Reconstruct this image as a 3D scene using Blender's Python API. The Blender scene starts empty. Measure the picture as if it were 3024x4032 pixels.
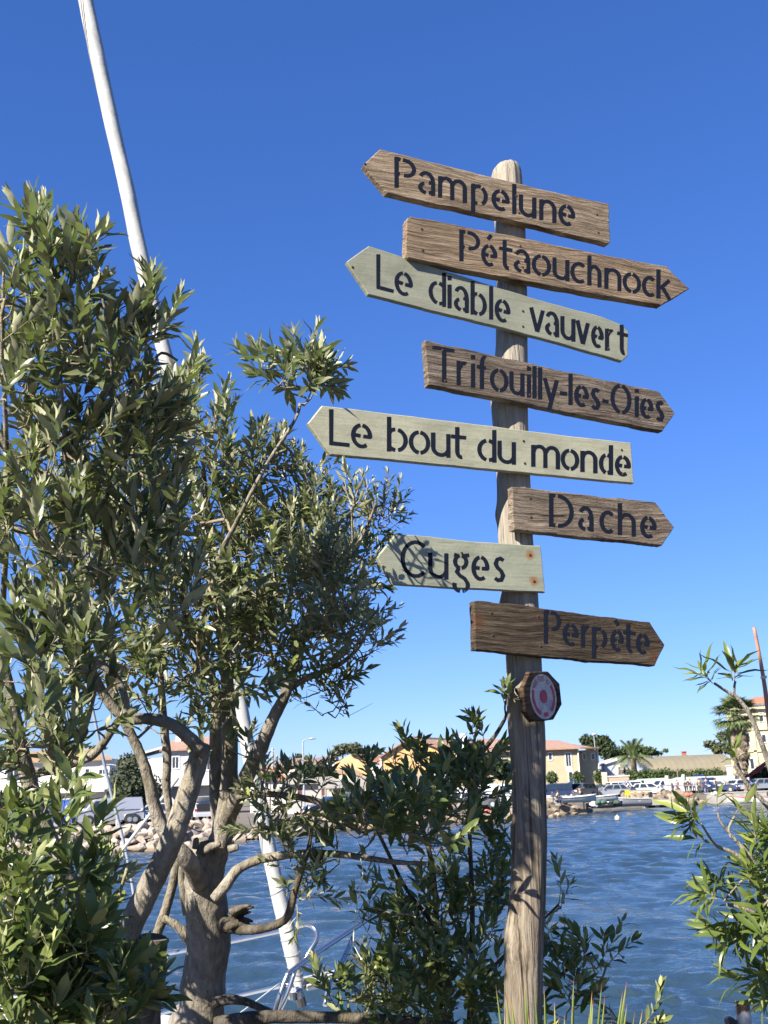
import bpy, bmesh, math, random
import numpy as np
from mathutils import Vector, Matrix, noise as mnoise

SC = bpy.context.scene
COL = SC.collection
R = math.radians
# ------------------------------------------------------------------ camera, light, exposure
F = 4300.0                      # focal length in pixels of the 3024 x 4032 photograph
PITCH, ROLL, EYE = R(14.3), R(2.2), 2.8
CAM = Vector((0, 0, EYE))
FW = Vector((0, math.cos(PITCH), math.sin(PITCH)))
_u0 = Vector((0, -math.sin(PITCH), math.cos(PITCH)))
_r0 = Vector((1, 0, 0))
RT = math.cos(ROLL) * _r0 - math.sin(ROLL) * _u0
UP = math.cos(ROLL) * _u0 + math.sin(ROLL) * _r0
cam = bpy.data.cameras.new('camera')
cam_o = bpy.data.objects.new('camera', cam)
COL.objects.link(cam_o)
cam.sensor_fit = 'VERTICAL'
cam.sensor_height = 24.0
cam.lens = 24.0 * F / 4032.0
cam.clip_start = 0.05
cam.clip_end = 6000
cam.dof.use_dof = True
cam.dof.focus_distance = 3.45
cam.dof.aperture_fstop = cam.lens / 2.6
m3 = Matrix((RT, UP, -FW)).transposed()
cam_o.matrix_world = Matrix.Translation(CAM) @ m3.to_4x4()
SC.camera = cam_o

SUN_EL = R(36)
SUN_H = Vector((-0.67, -0.745)).normalized()
SUN = Vector((SUN_H.x * math.cos(SUN_EL), SUN_H.y * math.cos(SUN_EL), math.sin(SUN_EL)))
W_ = bpy.data.worlds.new("World")
SC.world = W_
W_.use_nodes = True
nt = W_.node_tree
bg = nt.nodes['Background']
sky = nt.nodes.new('ShaderNodeTexSky')
sky.sky_type = 'NISHITA'
sky.sun_disc = False
sky.sun_elevation = SUN_EL
sky.sun_rotation = math.atan2(SUN_H.x, SUN_H.y)
sky.altitude = 0
sky.air_density = 1.0
sky.dust_density = 0.0
sky.ozone_density = 3.5
hs = nt.nodes.new('ShaderNodeHueSaturation')
hs.inputs['Saturation'].default_value = 1.19
hs.inputs['Value'].default_value = 1.0
nt.links.new(sky.outputs[0], hs.inputs['Color'])
tint = nt.nodes.new('ShaderNodeMix'); tint.data_type = 'RGBA'; tint.blend_type = 'MULTIPLY'
tint.inputs[0].default_value = 1.0
tint.inputs[7].default_value = (0.69, 0.94, 1.80, 1.0)
nt.links.new(hs.outputs[0], tint.inputs[6])
gm = nt.nodes.new('ShaderNodeGamma'); gm.inputs[1].default_value = 0.8
nt.links.new(tint.outputs[2], gm.inputs[0])
nt.links.new(gm.outputs[0], bg.inputs[0])
bg.inputs[1].default_value = 0.056
sl = bpy.data.lights.new('sun', 'SUN')
sl.energy = 5.0
sl.angle = R(0.55)
sl.color = (1.0, 0.93, 0.82)
so = bpy.data.objects.new('sun', sl)
so.rotation_euler = SUN.to_track_quat('Z', 'Y').to_euler()
COL.objects.link(so)
SC.view_settings.view_transform = 'Standard'
SC.view_settings.look = 'None'
SC.view_settings.exposure = 1.52
SC.view_settings.gamma = 1.0
SC.view_settings.use_curve_mapping = False
SC.cycles.max_bounces = 6
SC.cycles.transparent_max_bounces = 6

# ------------------------------------------------------------------ pixel -> world helpers
def ray(x, y):
    x, y = float(x), float(y)
    return FW + (x - 1512) / F * RT - (y - 2016) / F * UP
def P(x, y, d):                 # a point at depth d (metres along the optical axis)
    return CAM + ray(x, y) * float(d)
def PY(x, y, Y):                # a point in the vertical plane at distance Y
    r = ray(x, y)
    return CAM + r * (Y / r.y)
def GP(x, y, z):                # a point on the horizontal plane z
    r = ray(x, y)
    return CAM + r * ((z - EYE) / r.z)
def GX(px, Y, z):               # world x of pixel column px at distance Y and height z
    t = (px - 1512) / F
    k = t * (Y * FW.y + (z - EYE) * FW.z) - (Y * RT.y + (z - EYE) * RT.z)
    return k / (RT.x - t * FW.x)
def PROJ(p):
    v = Vector(p) - CAM
    return 1512 + F * v.dot(RT) / v.dot(FW), 2016 - F * v.dot(UP) / v.dot(FW), v.dot(FW)

# ------------------------------------------------------------------ object helpers
WM = {}
def link(name, data, parent=None, M=None, kind=None, label=None):
    o = bpy.data.objects.new(name, data)
    COL.objects.link(o)
    M = M or Matrix.Identity(4)
    WM[o.name] = M
    if parent is not None:
        o.parent = parent
        o.matrix_basis = WM[parent.name].inverted() @ M
    else:
        o.matrix_basis = M
    if kind: o['kind'] = kind
    if label: o['label'] = label
    return o
def tag(o, label=None, cat=None, group=None, kind=None):
    if label: o['label'] = label
    if cat: o['category'] = cat
    if group: o['group'] = group
    if kind: o['kind'] = kind
    return o
def empty(name, loc, label, cat, group=None, rz=0.0):
    M = Matrix.Translation(Vector(loc)) @ Matrix.Rotation(rz, 4, 'Z')
    o = link(name, None, None, M)
    o.empty_display_size = 0.2
    return tag(o, label, cat, group)
def copy_tree(o, parent=None):
    c = o.copy()
    COL.objects.link(c)
    if parent is not None:
        c.parent = parent
    for ch in o.children:
        copy_tree(ch, c)
    return c
def dup(o, loc, rz=0.0, label=None, scale=None, group=None):
    c = copy_tree(o)
    M = Matrix.Translation(Vector(loc)) @ Matrix.Rotation(rz, 4, 'Z')
    if scale: M = M @ Matrix.Scale(scale, 4)
    c.matrix_basis = M
    WM[c.name] = M
    if label: c['label'] = label
    if group: c['group'] = group
    return c

class MB:
    def __init__(s): s.v = []; s.f = []
    def add(s, v, f):
        n = len(s.v); s.v += [tuple(p) for p in v]; s.f += [tuple(i + n for i in q) for q in f]
        return s
    def box(s, x0, x1, y0, y1, z0, z1):
        return s.add([(x0,y0,z0),(x1,y0,z0),(x1,y1,z0),(x0,y1,z0),(x0,y0,z1),(x1,y0,z1),(x1,y1,z1),(x0,y1,z1)],
                     [(0,3,2,1),(4,5,6,7),(0,1,5,4),(1,2,6,5),(2,3,7,6),(3,0,4,7)])
    def cbox(s, c, d, rz=0.0):
        c = Vector(c); m = Matrix.Rotation(rz, 3, 'Z')
        vs = []
        for z in (-.5, .5):
            for x, y in ((-.5,-.5),(.5,-.5),(.5,.5),(-.5,.5)):
                vs.append(c + m @ Vector((x*d[0], y*d[1], z*d[2])))
        return s.add(vs, [(0,3,2,1),(4,5,6,7),(0,1,5,4),(1,2,6,5),(2,3,7,6),(3,0,4,7)])
    def prism(s, poly, y0, y1):            # poly in (x,z), counter-clockwise seen from -Y
        n = len(poly)
        v = [(x, y0, z) for x, z in poly] + [(x, y1, z) for x, z in poly]
        f = [tuple(range(n)), tuple(range(2*n-1, n-1, -1))] + [(i, i+n, (i+1) % n + n, (i+1) % n) for i in range(n)]
        return s.add(v, f)
    def tube(s, pts, rad, n=8, cap=True):
        pts = [Vector(p) for p in pts]
        if not hasattr(rad, '__len__'): rad = [rad] * len(pts)
        base = len(s.v); ref = None
        for i, p in enumerate(pts):
            t = (pts[min(i+1, len(pts)-1)] - pts[max(i-1, 0)])
            if t.length < 1e-9: t = Vector((0, 0, 1))
            t.normalize()
            if ref is None:
                ref = t.orthogonal().normalized()
            ref = (ref - t * ref.dot(t))
            ref = ref.normalized() if ref.length > 1e-6 else t.orthogonal().normalized()
            b = t.cross(ref)
            for k in range(n):
                a = 2 * math.pi * k / n
                s.v.append(tuple(p + (ref * math.cos(a) + b * math.sin(a)) * rad[i]))
        for i in range(len(pts) - 1):
            for k in range(n):
                a = base + i*n + k; b2 = base + i*n + (k+1) % n
                s.f.append((a, b2, b2 + n, a + n))
        if cap:
            s.f.append(tuple(base + k for k in range(n-1, -1, -1)))
            s.f.append(tuple(base + (len(pts)-1)*n + k for k in range(n)))
        return s
    def ball(s, c, r, n=8, m=6):
        c = Vector(c); rr = r if hasattr(r, '__len__') else (r, r, r)
        base = len(s.v)
        s.v.append(tuple(c - Vector((0,0,rr[2]))))
        for i in range(1, m):
            ph = -math.pi/2 + math.pi*i/m
            for k in range(n):
                a = 2*math.pi*k/n
                s.v.append((c.x+rr[0]*math.cos(ph)*math.cos(a), c.y+rr[1]*math.cos(ph)*math.sin(a), c.z+rr[2]*math.sin(ph)))
        s.v.append(tuple(c + Vector((0,0,rr[2]))))
        top = len(s.v)-1
        for k in range(n):
            s.f.append((base, base+1+(k+1)%n, base+1+k))
            s.f.append((top, base+1+(m-2)*n+k, base+1+(m-2)*n+(k+1)%n))
        for i in range(m-2):
            for k in range(n):
                a = base+1+i*n+k; b = base+1+i*n+(k+1)%n
                s.f.append((a, b, b+n, a+n))
        return s
    def mesh(s, name, mat=None, smooth=False, M=None):
        me = bpy.data.meshes.new(name)
        v = s.v
        if M is not None:
            inv = M.inverted()
            v = [tuple(inv @ Vector(p)) for p in v]
        me.from_pydata(v, [], s.f)
        if mat: me.materials.append(mat)
        if smooth: me.polygons.foreach_set('use_smooth', [True] * len(me.polygons))
        me.update()
        return me
    # world: vertices are in world space; else they are in the frame M of the new object
    def build(s, name, mat, parent=None, M=None, smooth=False, world=True, kind=None, label=None):
        if M is None:
            M = WM[parent.name] if parent is not None else Matrix.Identity(4)
        me = s.mesh(name, mat, smooth, M if world else None)
        return link(name, me, parent, M, kind, label)

# ------------------------------------------------------------------ materials
class N:
    def __init__(s, name):
        s.m = bpy.data.materials.new(name); s.m.use_nodes = True
        s.t = s.m.node_tree; s.b = s.t.nodes['Principled BSDF']; s.out = s.t.nodes['Material Output']
    def n(s, typ, **kw):
        x = s.t.nodes.new('ShaderNode' + typ)
        for k, v in kw.items(): setattr(x, k, v)
        return x
    def l(s, a, b): s.t.links.new(a, b)
    def val(s, sock, v):
        if isinstance(v, (int, float)): sock.default_value = v
        elif isinstance(v, tuple): sock.default_value = (v + (1.0,))[:4] if len(sock.default_value) == 4 else v[:3]
        else: s.l(v, sock)
    def coord(s, scale=(1,1,1), kind='Object', rot=(0,0,0), loc=(0,0,0)):
        c = s.n('TexCoord'); mp = s.n('Mapping')
        s.l(c.outputs[kind], mp.inputs[0]); mp.inputs['Scale'].default_value = scale
        mp.inputs['Rotation'].default_value = rot; mp.inputs['Location'].default_value = loc
        return mp.outputs[0]
    def noise(s, vec, scale, detail=4, rough=0.55, dist=0.0):
        x = s.n('TexNoise'); s.l(vec, x.inputs['Vector'])
        x.inputs['Scale'].default_value = scale; x.inputs['Detail'].default_value = detail
        x.inputs['Roughness'].default_value = rough; x.inputs['Distortion'].default_value = dist
        return x.outputs['Fac']
    def ramp(s, fac, stops):
        x = s.n('ValToRGB'); s.l(fac, x.inputs[0]); e = x.color_ramp.elements
        while len(e) < len(stops): e.new(0.5)
        for q, (p, c) in zip(e, stops):
            q.position = p; q.color = (c + (1.0,))[:4] if isinstance(c, tuple) else (c, c, c, 1)
        return x.outputs[0]
    def mix(s, fac, a, b, mode='MIX'):
        x = s.n('Mix', data_type='RGBA', blend_type=mode)
        s.val(x.inputs[0], fac); s.val(x.inputs[6], a); s.val(x.inputs[7], b)
        return x.outputs[2]
    def math(s, op, a, b=0.0, c=0.0):
        x = s.n('Math', operation=op); s.val(x.inputs[0], a); s.val(x.inputs[1], b); s.val(x.inputs[2], c)
        return x.outputs[0]
    def bump(s, h, strength=0.3, dist=0.01, prev=None):
        x = s.n('Bump'); s.l(h, x.inputs['Height']); x.inputs['Strength'].default_value = strength
        x.inputs['Distance'].default_value = dist
        if prev is not None: s.l(prev, x.inputs['Normal'])
        return x.outputs[0]
    def fin(s, color=None, rough=0.7, normal=None, metal=0.0, spec=None):
        if color is not None: s.val(s.b.inputs['Base Color'], color)
        s.val(s.b.inputs['Roughness'], rough); s.val(s.b.inputs['Metallic'], metal)
        if normal is not None: s.l(normal, s.b.inputs['Normal'])
        if spec is not None: s.b.inputs['Specular IOR Level'].default_value = spec
        return s.m
MATS = {}
def plain(name, col, rough=0.6, metal=0.0, var=0.12, scale=3.0, spec=None):
    if name in MATS: return MATS[name]
    k = N(name)
    v = k.coord()
    f = k.noise(v, scale, 4)
    lo = tuple(c * (1 - var) for c in col); hi = tuple(min(1, c * (1 + var)) for c in col)
    MATS[name] = k.fin(k.ramp(f, [(0.3, lo), (0.7, hi)]), rough, None, metal, spec)
    return MATS[name]

def wood_mat(name, c0, c1, c2, seed, ridge=1.0, knots=None, stains=()):
    """weathered board: grain runs along local X; stains = (x, z, radius) in the board's own plane"""
    k = N(name)
    v = k.coord((1, 1, 1), loc=(seed * 3.1, 0, seed * 1.7))
    warp = k.noise(v, 3.2, 2)
    vm = k.n('VectorMath', operation='MULTIPLY_ADD')
    k.l(v, vm.inputs[0]); vm.inputs[1].default_value = (1.5, 8, 34)
    cmb = k.n('CombineXYZ'); k.l(k.math('MULTIPLY', warp, 3.4), cmb.inputs[2]); k.l(cmb.outputs[0], vm.inputs[2])
    g1 = k.noise(vm.outputs[0], 2.4, 6, 0.68, 0.3)
    vm2 = k.n('VectorMath', operation='MULTIPLY_ADD')
    k.l(v, vm2.inputs[0]); vm2.inputs[1].default_value = (4, 20, 88); k.l(cmb.outputs[0], vm2.inputs[2])
    g2 = k.noise(vm2.outputs[0], 1.6, 4, 0.7)
    blot = k.noise(v, 9, 5, 0.6)
    col = k.ramp(g1, [(0.32, c0), (0.5, c1), (0.66, c2)])
    col = k.mix(0.75, col, k.ramp(g2, [(0.37, 0.22), (0.50, 0.85), (0.70, 1.15)]), 'MULTIPLY')
    col = k.mix(k.math('MULTIPLY', k.ramp(blot, [(0.42, 0.0), (0.7, 1.0)]), 0.5), col, (c0[0]*1.25, c0[1]*1.3, c0[2]*1.4))
    vm3 = k.n('VectorMath', operation='MULTIPLY_ADD'); k.l(v, vm3.inputs[0]); vm3.inputs[1].default_value = (2.2, 6, 46); k.l(cmb.outputs[0], vm3.inputs[2])
    spl = k.noise(vm3.outputs[0], 1.0, 3, 0.5)
    split = k.ramp(spl, [(0.285, 1.0), (0.325, 0.0)])
    col = k.mix(k.math('MULTIPLY', split, 0.85), col, (0.02, 0.014, 0.009))
    pt = k.noise(v, 3.1, 3, 0.5)
    col = k.mix(0.55, col, k.ramp(pt, [(0.35, (0.55, 0.56, 0.58)), (0.62, (1.0, 1.0, 1.0))]), 'MULTIPLY')
    for sx, sz, sr in stains:
        c = k.n('TexCoord'); d = k.n('VectorMath', operation='DISTANCE'); k.l(c.outputs['Object'], d.inputs[0])
        d.inputs[1].default_value = (sx, 0, sz)
        dd = k.math('ADD', d.outputs['Value'], k.math('MULTIPLY', k.math('SUBTRACT', blot, 0.5), sr * 1.3))
        f = k.ramp(k.math('DIVIDE', dd, sr), [(0.25, 0.85), (0.9, 0.0)])
        col = k.mix(k.math('MULTIPLY', f, 0.7), col, (0.10, 0.036, 0.012))
    h = k.math('ADD', k.math('MULTIPLY', g1, 0.6), k.math('MULTIPLY', g2, 0.5))
    h = k.math('SUBTRACT', h, k.math('MULTIPLY', split, 0.8))
    nrm = k.bump(h, 1.0 * ridge, 0.014)
    return k.fin(col, 0.85, nrm, spec=0.2)
def paint_mat(name, col, seed, stains=()):
    k = N(name)
    v = k.coord((1, 1, 1), loc=(seed * 2.3, 0, seed * 1.1))
    vm = k.n('VectorMath', operation='MULTIPLY'); k.l(v, vm.inputs[0]); vm.inputs[1].default_value = (2.0, 8, 60)
    g = k.noise(vm.outputs[0], 2.2, 5, 0.62)
    br = k.noise(v, 90, 3, 0.6)
    bl = k.noise(v, 7, 5, 0.6)
    c = k.ramp(bl, [(0.3, tuple(x * 0.86 for x in col)), (0.7, tuple(min(1, x * 1.08) for x in col))])
    crack = k.ramp(g, [(0.31, 1.0), (0.37, 0.0)])
    c = k.mix(k.math('MULTIPLY', crack, 0.75), c, (0.10, 0.085, 0.055))
    dm = k.n('VectorMath', operation='MULTIPLY'); k.l(v, dm.inputs[0]); dm.inputs[1].default_value = (3.5, 8, 14)
    c = k.mix(0.5, c, k.ramp(k.noise(dm.outputs[0], 2.0, 6, 0.7), [(0.32, (0.50, 0.50, 0.48)), (0.56, (1.0, 1.0, 1.0))]), 'MULTIPLY')
    sp = k.ramp(k.noise(v, 34, 3, 0.65), [(0.64, 0.0), (0.72, 0.8)])
    c = k.mix(sp, c, (0.20, 0.18, 0.13))
    for sx, sz, sr in stains:
        cc = k.n('TexCoord'); d = k.n('VectorMath', operation='DISTANCE'); k.l(cc.outputs['Object'], d.inputs[0])
        d.inputs[1].default_value = (sx, 0, sz)
        dd = k.math('ADD', d.outputs['Value'], k.math('MULTIPLY', k.math('SUBTRACT', bl, 0.5), sr * 0.8))
        f = k.ramp(k.math('DIVIDE', dd, sr), [(0.3, 0.9), (1.0, 0.0)])
        c = k.mix(f, c, (0.24, 0.10, 0.03))
    n1 = k.bump(br, 0.35, 0.0015)
    n1 = k.bump(g, 0.3, 0.003, n1)
    return k.fin(c, 0.6, n1, spec=0.35)

def bark_mat(name, lo, mid, hi, sc=1.0, vert=2.2):
    k = N(name)
    v = k.coord((1 * sc, 1 * sc, 1.0 / vert * sc))
    a = k.noise(v, 14, 6, 0.62, 0.4); b = k.noise(v, 60, 5, 0.65); c2 = k.noise(v, 4, 3)
    col = k.ramp(a, [(0.28, lo), (0.5, mid), (0.72, hi)])
    col = k.mix(k.math('MULTIPLY', k.ramp(c2, [(0.45, 0.0), (0.65, 1.0)]), 0.45), col, (mid[0]*0.85, mid[1]*0.8, mid[2]*0.45))
    f3 = k.noise(v, 210, 4, 0.6)
    col = k.mix(0.6, col, k.ramp(b, [(0.34, 0.45), (0.58, 1.0)]), 'MULTIPLY')
    col = k.mix(k.ramp(f3, [(0.66, 0.0), (0.74, 0.6)]), col, (lo[0]*.8, lo[1]*.75, lo[2]*.7))
    n1 = k.bump(a, 0.9, 0.03); n1 = k.bump(b, 0.9, 0.012, n1); n1 = k.bump(f3, 0.7, 0.0025, n1)
    return k.fin(col, 0.85, n1, spec=0.25)

def leaf_mat(name, top, top2, under, under2, tr=0.2, rough=0.36):
    k = N(name)
    geo = k.n('NewGeometry'); at = k.n('Attribute', attribute_name='rnd'); oi = k.n('ObjectInfo')
    rn = k.math('FRACT', k.math('ADD', at.outputs['Fac'], oi.outputs['Random']))
    a = k.mix(rn, top, top2); b = k.mix(rn, under, under2)
    yl = k.ramp(k.math('FRACT', k.math('MULTIPLY', rn, 13.7)), [(0.93, 0.0), (0.96, 1.0)])
    a = k.mix(k.math('MULTIPLY', yl, 0.55), a, (0.30, 0.34, 0.08))
    c = k.mix(geo.outputs['Backfacing'], a, b)
    ns = k.noise(k.coord((1, 1, 1)), 60, 3)
    c = k.mix(0.35, c, k.ramp(ns, [(0.3, 0.55), (0.7, 1.0)]), 'MULTIPLY')
    k.fin(c, k.mix(geo.outputs['Backfacing'], (rough,)*3, (0.75,)*3), None, spec=0.45)
    t = k.n('BsdfTranslucent'); k.val(t.inputs['Color'], k.mix(0.5, a, (0.25, 0.40, 0.05)))
    mx = k.n('MixShader'); mx.inputs[0].default_value = tr
    k.l(k.b.outputs[0], mx.inputs[1]); k.l(t.outputs[0], mx.inputs[2]); k.l(mx.outputs[0], k.out.inputs['Surface'])
    return k.m

M_olive = leaf_mat('olive_leaf', (0.082, 0.100, 0.045), (0.175, 0.187, 0.095), (0.27, 0.275, 0.155), (0.46, 0.45, 0.28))
M_shrub = leaf_mat('shrub_leaf', (0.062, 0.092, 0.026), (0.14, 0.17, 0.05), (0.23, 0.25, 0.10), (0.38, 0.39, 0.18))
M_oleander = leaf_mat('oleander_leaf', (0.065, 0.10, 0.020), (0.14, 0.175, 0.035), (0.17, 0.20, 0.06), (0.22, 0.25, 0.08), 0.22)
M_bark = bark_mat('olive_bark', (0.095, 0.083, 0.065), (0.235, 0.208, 0.165), (0.38, 0.345, 0.285))  # slightly greyed and darkened, some crown shade put into the bark colour
M_darkbark = bark_mat('dark_bark', (0.04, 0.033, 0.025), (0.10, 0.085, 0.065), (0.2, 0.17, 0.13))
M_twig = bark_mat('twig_bark', (0.15, 0.12, 0.08), (0.27, 0.23, 0.15), (0.40, 0.35, 0.24))
M_greenstem = bark_mat('green_stem', (0.2, 0.2, 0.10), (0.32, 0.31, 0.17), (0.42, 0.38, 0.22))
# ------------------------------------------------------------------ water
def make_water():
    rng = np.random.RandomState(4)
    rows, cols = 620, 330
    r = 5.0 * (170.0 / 5.0) ** (np.linspace(0, 1, rows) ** 0.92)
    a = np.linspace(R(-31), R(31), cols)
    RR, AA = np.meshgrid(r, a, indexing='ij')
    X = RR * np.sin(AA); Y = RR * np.cos(AA)
    Z = np.zeros_like(X)
    dr = np.gradient(r)[:, None]
    patch = 0.78 + 0.62 * np.sin(X * 0.11 + 1.3 * np.sin(Y * 0.07)) * np.sin(Y * 0.16 + 0.8)
    for i in range(120):
        lam = 0.15 * (2.6 / 0.15) ** (rng.rand() ** 1.2)
        th = rng.normal(0.45, 0.62)
        kx, ky = math.sin(th) * 2 * math.pi / lam, math.cos(th) * 2 * math.pi / lam
        ph = rng.rand() * 6.28
        amp = 0.0066 * lam ** 0.60 * (0.5 + rng.rand())
        fade = np.clip((lam / np.maximum(dr, lam * .2) - 1.6) / 2.0, 0, 1)
        p = kx * X + ky * Y + ph + 0.5 * np.sin(X * .6 + Y * .45 + i)
        Z += amp * fade * (np.sin(p) + 0.22 * np.cos(2 * p)) * (patch if lam < 1.5 else 1)
    Z -= 0.01
    Z[0, :] -= 0.1; Z[-1, :] -= 0.1
    V = np.stack([X, Y, Z], -1).reshape(-1, 3)
    idx = np.arange(rows * cols).reshape(rows, cols)
    Fq = np.stack([idx[:-1, :-1], idx[:-1, 1:], idx[1:, 1:], idx[1:, :-1]], -1).reshape(-1, 4)
    base = len(V)
    V = np.vstack([V, [(-2600, -1200, -0.13), (2600, -1200, -0.13), (2600, 4000, -0.13), (-2600, 4000, -0.13)]])
    me = bpy.data.meshes.new('water')
    me.vertices.add(len(V)); me.vertices.foreach_set('co', V.ravel())
    nf = len(Fq) + 1
    me.loops.add(nf * 4); me.polygons.add(nf)
    li = np.concatenate([Fq[:, ::-1].ravel(), [base, base + 1, base + 2, base + 3]])
    me.loops.foreach_set('vertex_index', li.astype(np.int32))
    me.polygons.foreach_set('loop_start', np.arange(0, nf * 4, 4, dtype=np.int32))
    me.polygons.foreach_set('use_smooth', np.ones(nf, dtype=bool))
    me.update(calc_edges=True)
    k = N('water')
    v = k.coord((1, 1.6, 1), rot=(0, 0, R(18)))
    a1 = k.noise(v, 4.5, 4, 0.6, 0.5); a2 = k.noise(v, 1.1, 4, 0.6, 0.4); a3 = k.noise(k.coord((1, 2.2, 1)), 0.28, 3)
    n1 = k.bump(a2, 0.6, 0.11); n1 = k.bump(a1, 0.85, 0.05, n1)
    c = k.mix(a3, (0.016, 0.033, 0.048), (0.026, 0.050, 0.070))
    m = k.fin(c, 0.07, n1)
    k.b.inputs['IOR'].default_value = 1.333
    me.materials.append(m)
    link('water', me, kind='structure')
make_water()

# ------------------------------------------------------------------ ground
M_soil = plain('soil', (0.055, 0.045, 0.03), 0.95, var=0.3, scale=6)  # darkened so the colour holds the shade of the plants above
M_conc = plain('concrete', (0.27, 0.255, 0.225), 0.85, var=0.18, scale=2)
M_asph = plain('car_park', (0.135, 0.115, 0.088), 0.9, var=0.25, scale=0.7)
m = MB().box(-40, 40, -40, 4.9, -2.5, 1.2)
m.build('quay', plain('quay_stone', (0.14, 0.13, 0.11), 0.9), kind='structure')
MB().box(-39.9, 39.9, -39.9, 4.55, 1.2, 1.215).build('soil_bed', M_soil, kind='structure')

WL = [(-700, 3420), (-200, 3392), (100, 3374), (700, 3344), (1000, 3308), (1300, 3278), (1600, 3254), (1900, 3236), (2150, 3225),
      (2260, 3209), (2350, 3194), (2550, 3180), (2900, 3160), (3100, 3152), (3500, 3140)]
WLP = [GP(x, y, 0.0) for x, y in WL]
def bank_pt(px, back=0.0, z=0.0):
    """a point on the far waterline at pixel column px, moved back from the water"""
    for i in range(len(WL) - 1):
        if WL[i][0] <= px <= WL[i+1][0]:
            t = (px - WL[i][0]) / (WL[i+1][0] - WL[i][0])
            p = WLP[i].lerp(WLP[i+1], t)
            d = (WLP[i+1] - WLP[i]).normalized()
            n = Vector((-d.y, d.x, 0))
            return Vector((p.x, p.y, 0)) + n * back + Vector((0, 0, z))
def make_land():
    v = []; f = []
    pxs = list(range(-700, 3501, 35))
    for px in pxs:
        j = 0.25 * math.sin(px * 0.07) + 0.2 * math.sin(px * 0.031)
        a = bank_pt(px, -0.8 + j, -0.9); b = bank_pt(px, 2.2 + j, 0.75); c = bank_pt(px, 4.2 + j, 1.02)
        d = bank_pt(px, 7.0, 1.05)
        far = Vector((c.x * 12, c.y * 12 + 300, 1.05))
        v += [a, b, c, d, far]
    for i in range(len(pxs) - 1):
        for k in range(4):
            a = i*5 + k
            f.append((a, a+5, a+6, a+1))
    me = bpy.data.meshes.new('far_bank')
    me.from_pydata([tuple(p) for p in v], [], f)
    me.materials.append(M_asph)
    link('far_bank', me, kind='structure')
make_land()
# land far beyond, to the horizon
MB().box(-3000, 3000, 420, 5000, -1.5, 1.0).build('land', plain('far_land', (0.12, 0.14, 0.08), 0.9), kind='structure')

# ------------------------------------------------------------------ boulders of the far bank
def rock_mesh(seed):
    rnd = random.Random(seed)
    bm = bmesh.new()
    bmesh.ops.create_icosphere(bm, subdivisions=2, radius=0.5)
    planes = []
    for _ in range(8):
        n = Vector((rnd.gauss(0, 1), rnd.gauss(0, 1), rnd.gauss(0, 1))).normalized()
        planes.append((n, rnd.uniform(0.20, 0.36)))
    sc = (rnd.uniform(0.85, 1.25), rnd.uniform(0.8, 1.1), rnd.uniform(0.6, 0.95))
    for vtx in bm.verts:
        p = vtx.co.copy()
        for n, d in planes:
            e = p.dot(n) - d
            if e > 0: p -= n * e
        p += Vector((rnd.uniform(-1, 1), rnd.uniform(-1, 1), rnd.uniform(-1, 1))) * 0.012
        vtx.co = Vector((p.x*sc[0], p.y*sc[1], p.z*sc[2])) * 1.25
    me = bpy.data.meshes.new('boulder')
    bm.to_mesh(me); bm.free()
    return me
def rock_mat(name, cols):
    k = N(name)
    oi = k.n('ObjectInfo')
    v = k.coord((1, 1, 1))
    n1 = k.noise(v, 5, 6, 0.65)
    c = k.ramp(oi.outputs['Random'], [(i / (len(cols) - 1), tuple(q * .72 for q in cc)) for i, cc in enumerate(cols)])
    c = k.mix(0.6, c, k.ramp(n1, [(0.3, 0.45), (0.68, 1.0)]), 'MULTIPLY')
    geo = k.n('NewGeometry'); sp = k.n('SeparateXYZ'); k.l(geo.outputs['Position'], sp.inputs[0])
    wet = k.ramp(sp.outputs[2], [(0.08, 1.0), (0.24, 0.0)])
    c = k.mix(k.math('MULTIPLY', wet, 0.7), c, (0.10, 0.07, 0.03))
    return k.fin(c, 0.9, k.bump(n1, 0.7, 0.08), spec=0.2)
M_rk_l = rock_mat('pale_rock', [(0.52, 0.45, 0.38), (0.40, 0.32, 0.26), (0.60, 0.54, 0.48), (0.48, 0.36, 0.28), (0.55, 0.48, 0.40)])
M_rk_r = rock_mat('brown_rock', [(0.40, 0.31, 0.22), (0.30, 0.24, 0.17), (0.46, 0.37, 0.28), (0.38, 0.29, 0.20)])
RM = []
for s in range(10):
    ml = rock_mesh(s); ml.materials.append(M_rk_l if s % 2 == 0 else M_rk_r); RM.append(ml)
def rocks(px0, px1, step, size, rows, pale, label, group, seed):
    rnd = random.Random(seed)
    for r_ in range(rows):
        px = px0 + rnd.random() * step
        while px < px1:
            z = 0.12 + (1.12 - 0.12) * r_ / max(1, rows - 1) + rnd.uniform(-.1, .1)
            q = bank_pt(px, 0.1 + 3.6 * r_ / max(1, rows - 1) + rnd.uniform(-.3, .3), 0)
            s = size * rnd.uniform(0.7, 1.35)
            me = RM[rnd.randrange(5) * 2 + (0 if pale else 1)]
            o = bpy.data.objects.new('boulder', me); COL.objects.link(o)
            o.location = (q.x, q.y, z)
            o.rotation_euler = (rnd.uniform(-.5, .5), rnd.uniform(-.5, .5), rnd.uniform(0, 6.28))
            o.scale = (s, s, s)
            pre = 'wet ' if r_ == 0 else ('' if r_ < rows - 1 else 'dry '); post = ', at the waterline' if r_ == 0 else (', on top of the heap' if r_ == rows - 1 else ', in the middle of the heap')
            tag(o, pre + label + post, 'boulder', group)
            px += step * rnd.uniform(0.75, 1.25) * (1.0 if r_ < rows - 1 else 0.9)
rocks(40, 1060, 38, 0.76, 4, True, 'pale boulder of the bank below the vans',
      'pale boulders of the bank below the vans', 1)
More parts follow.
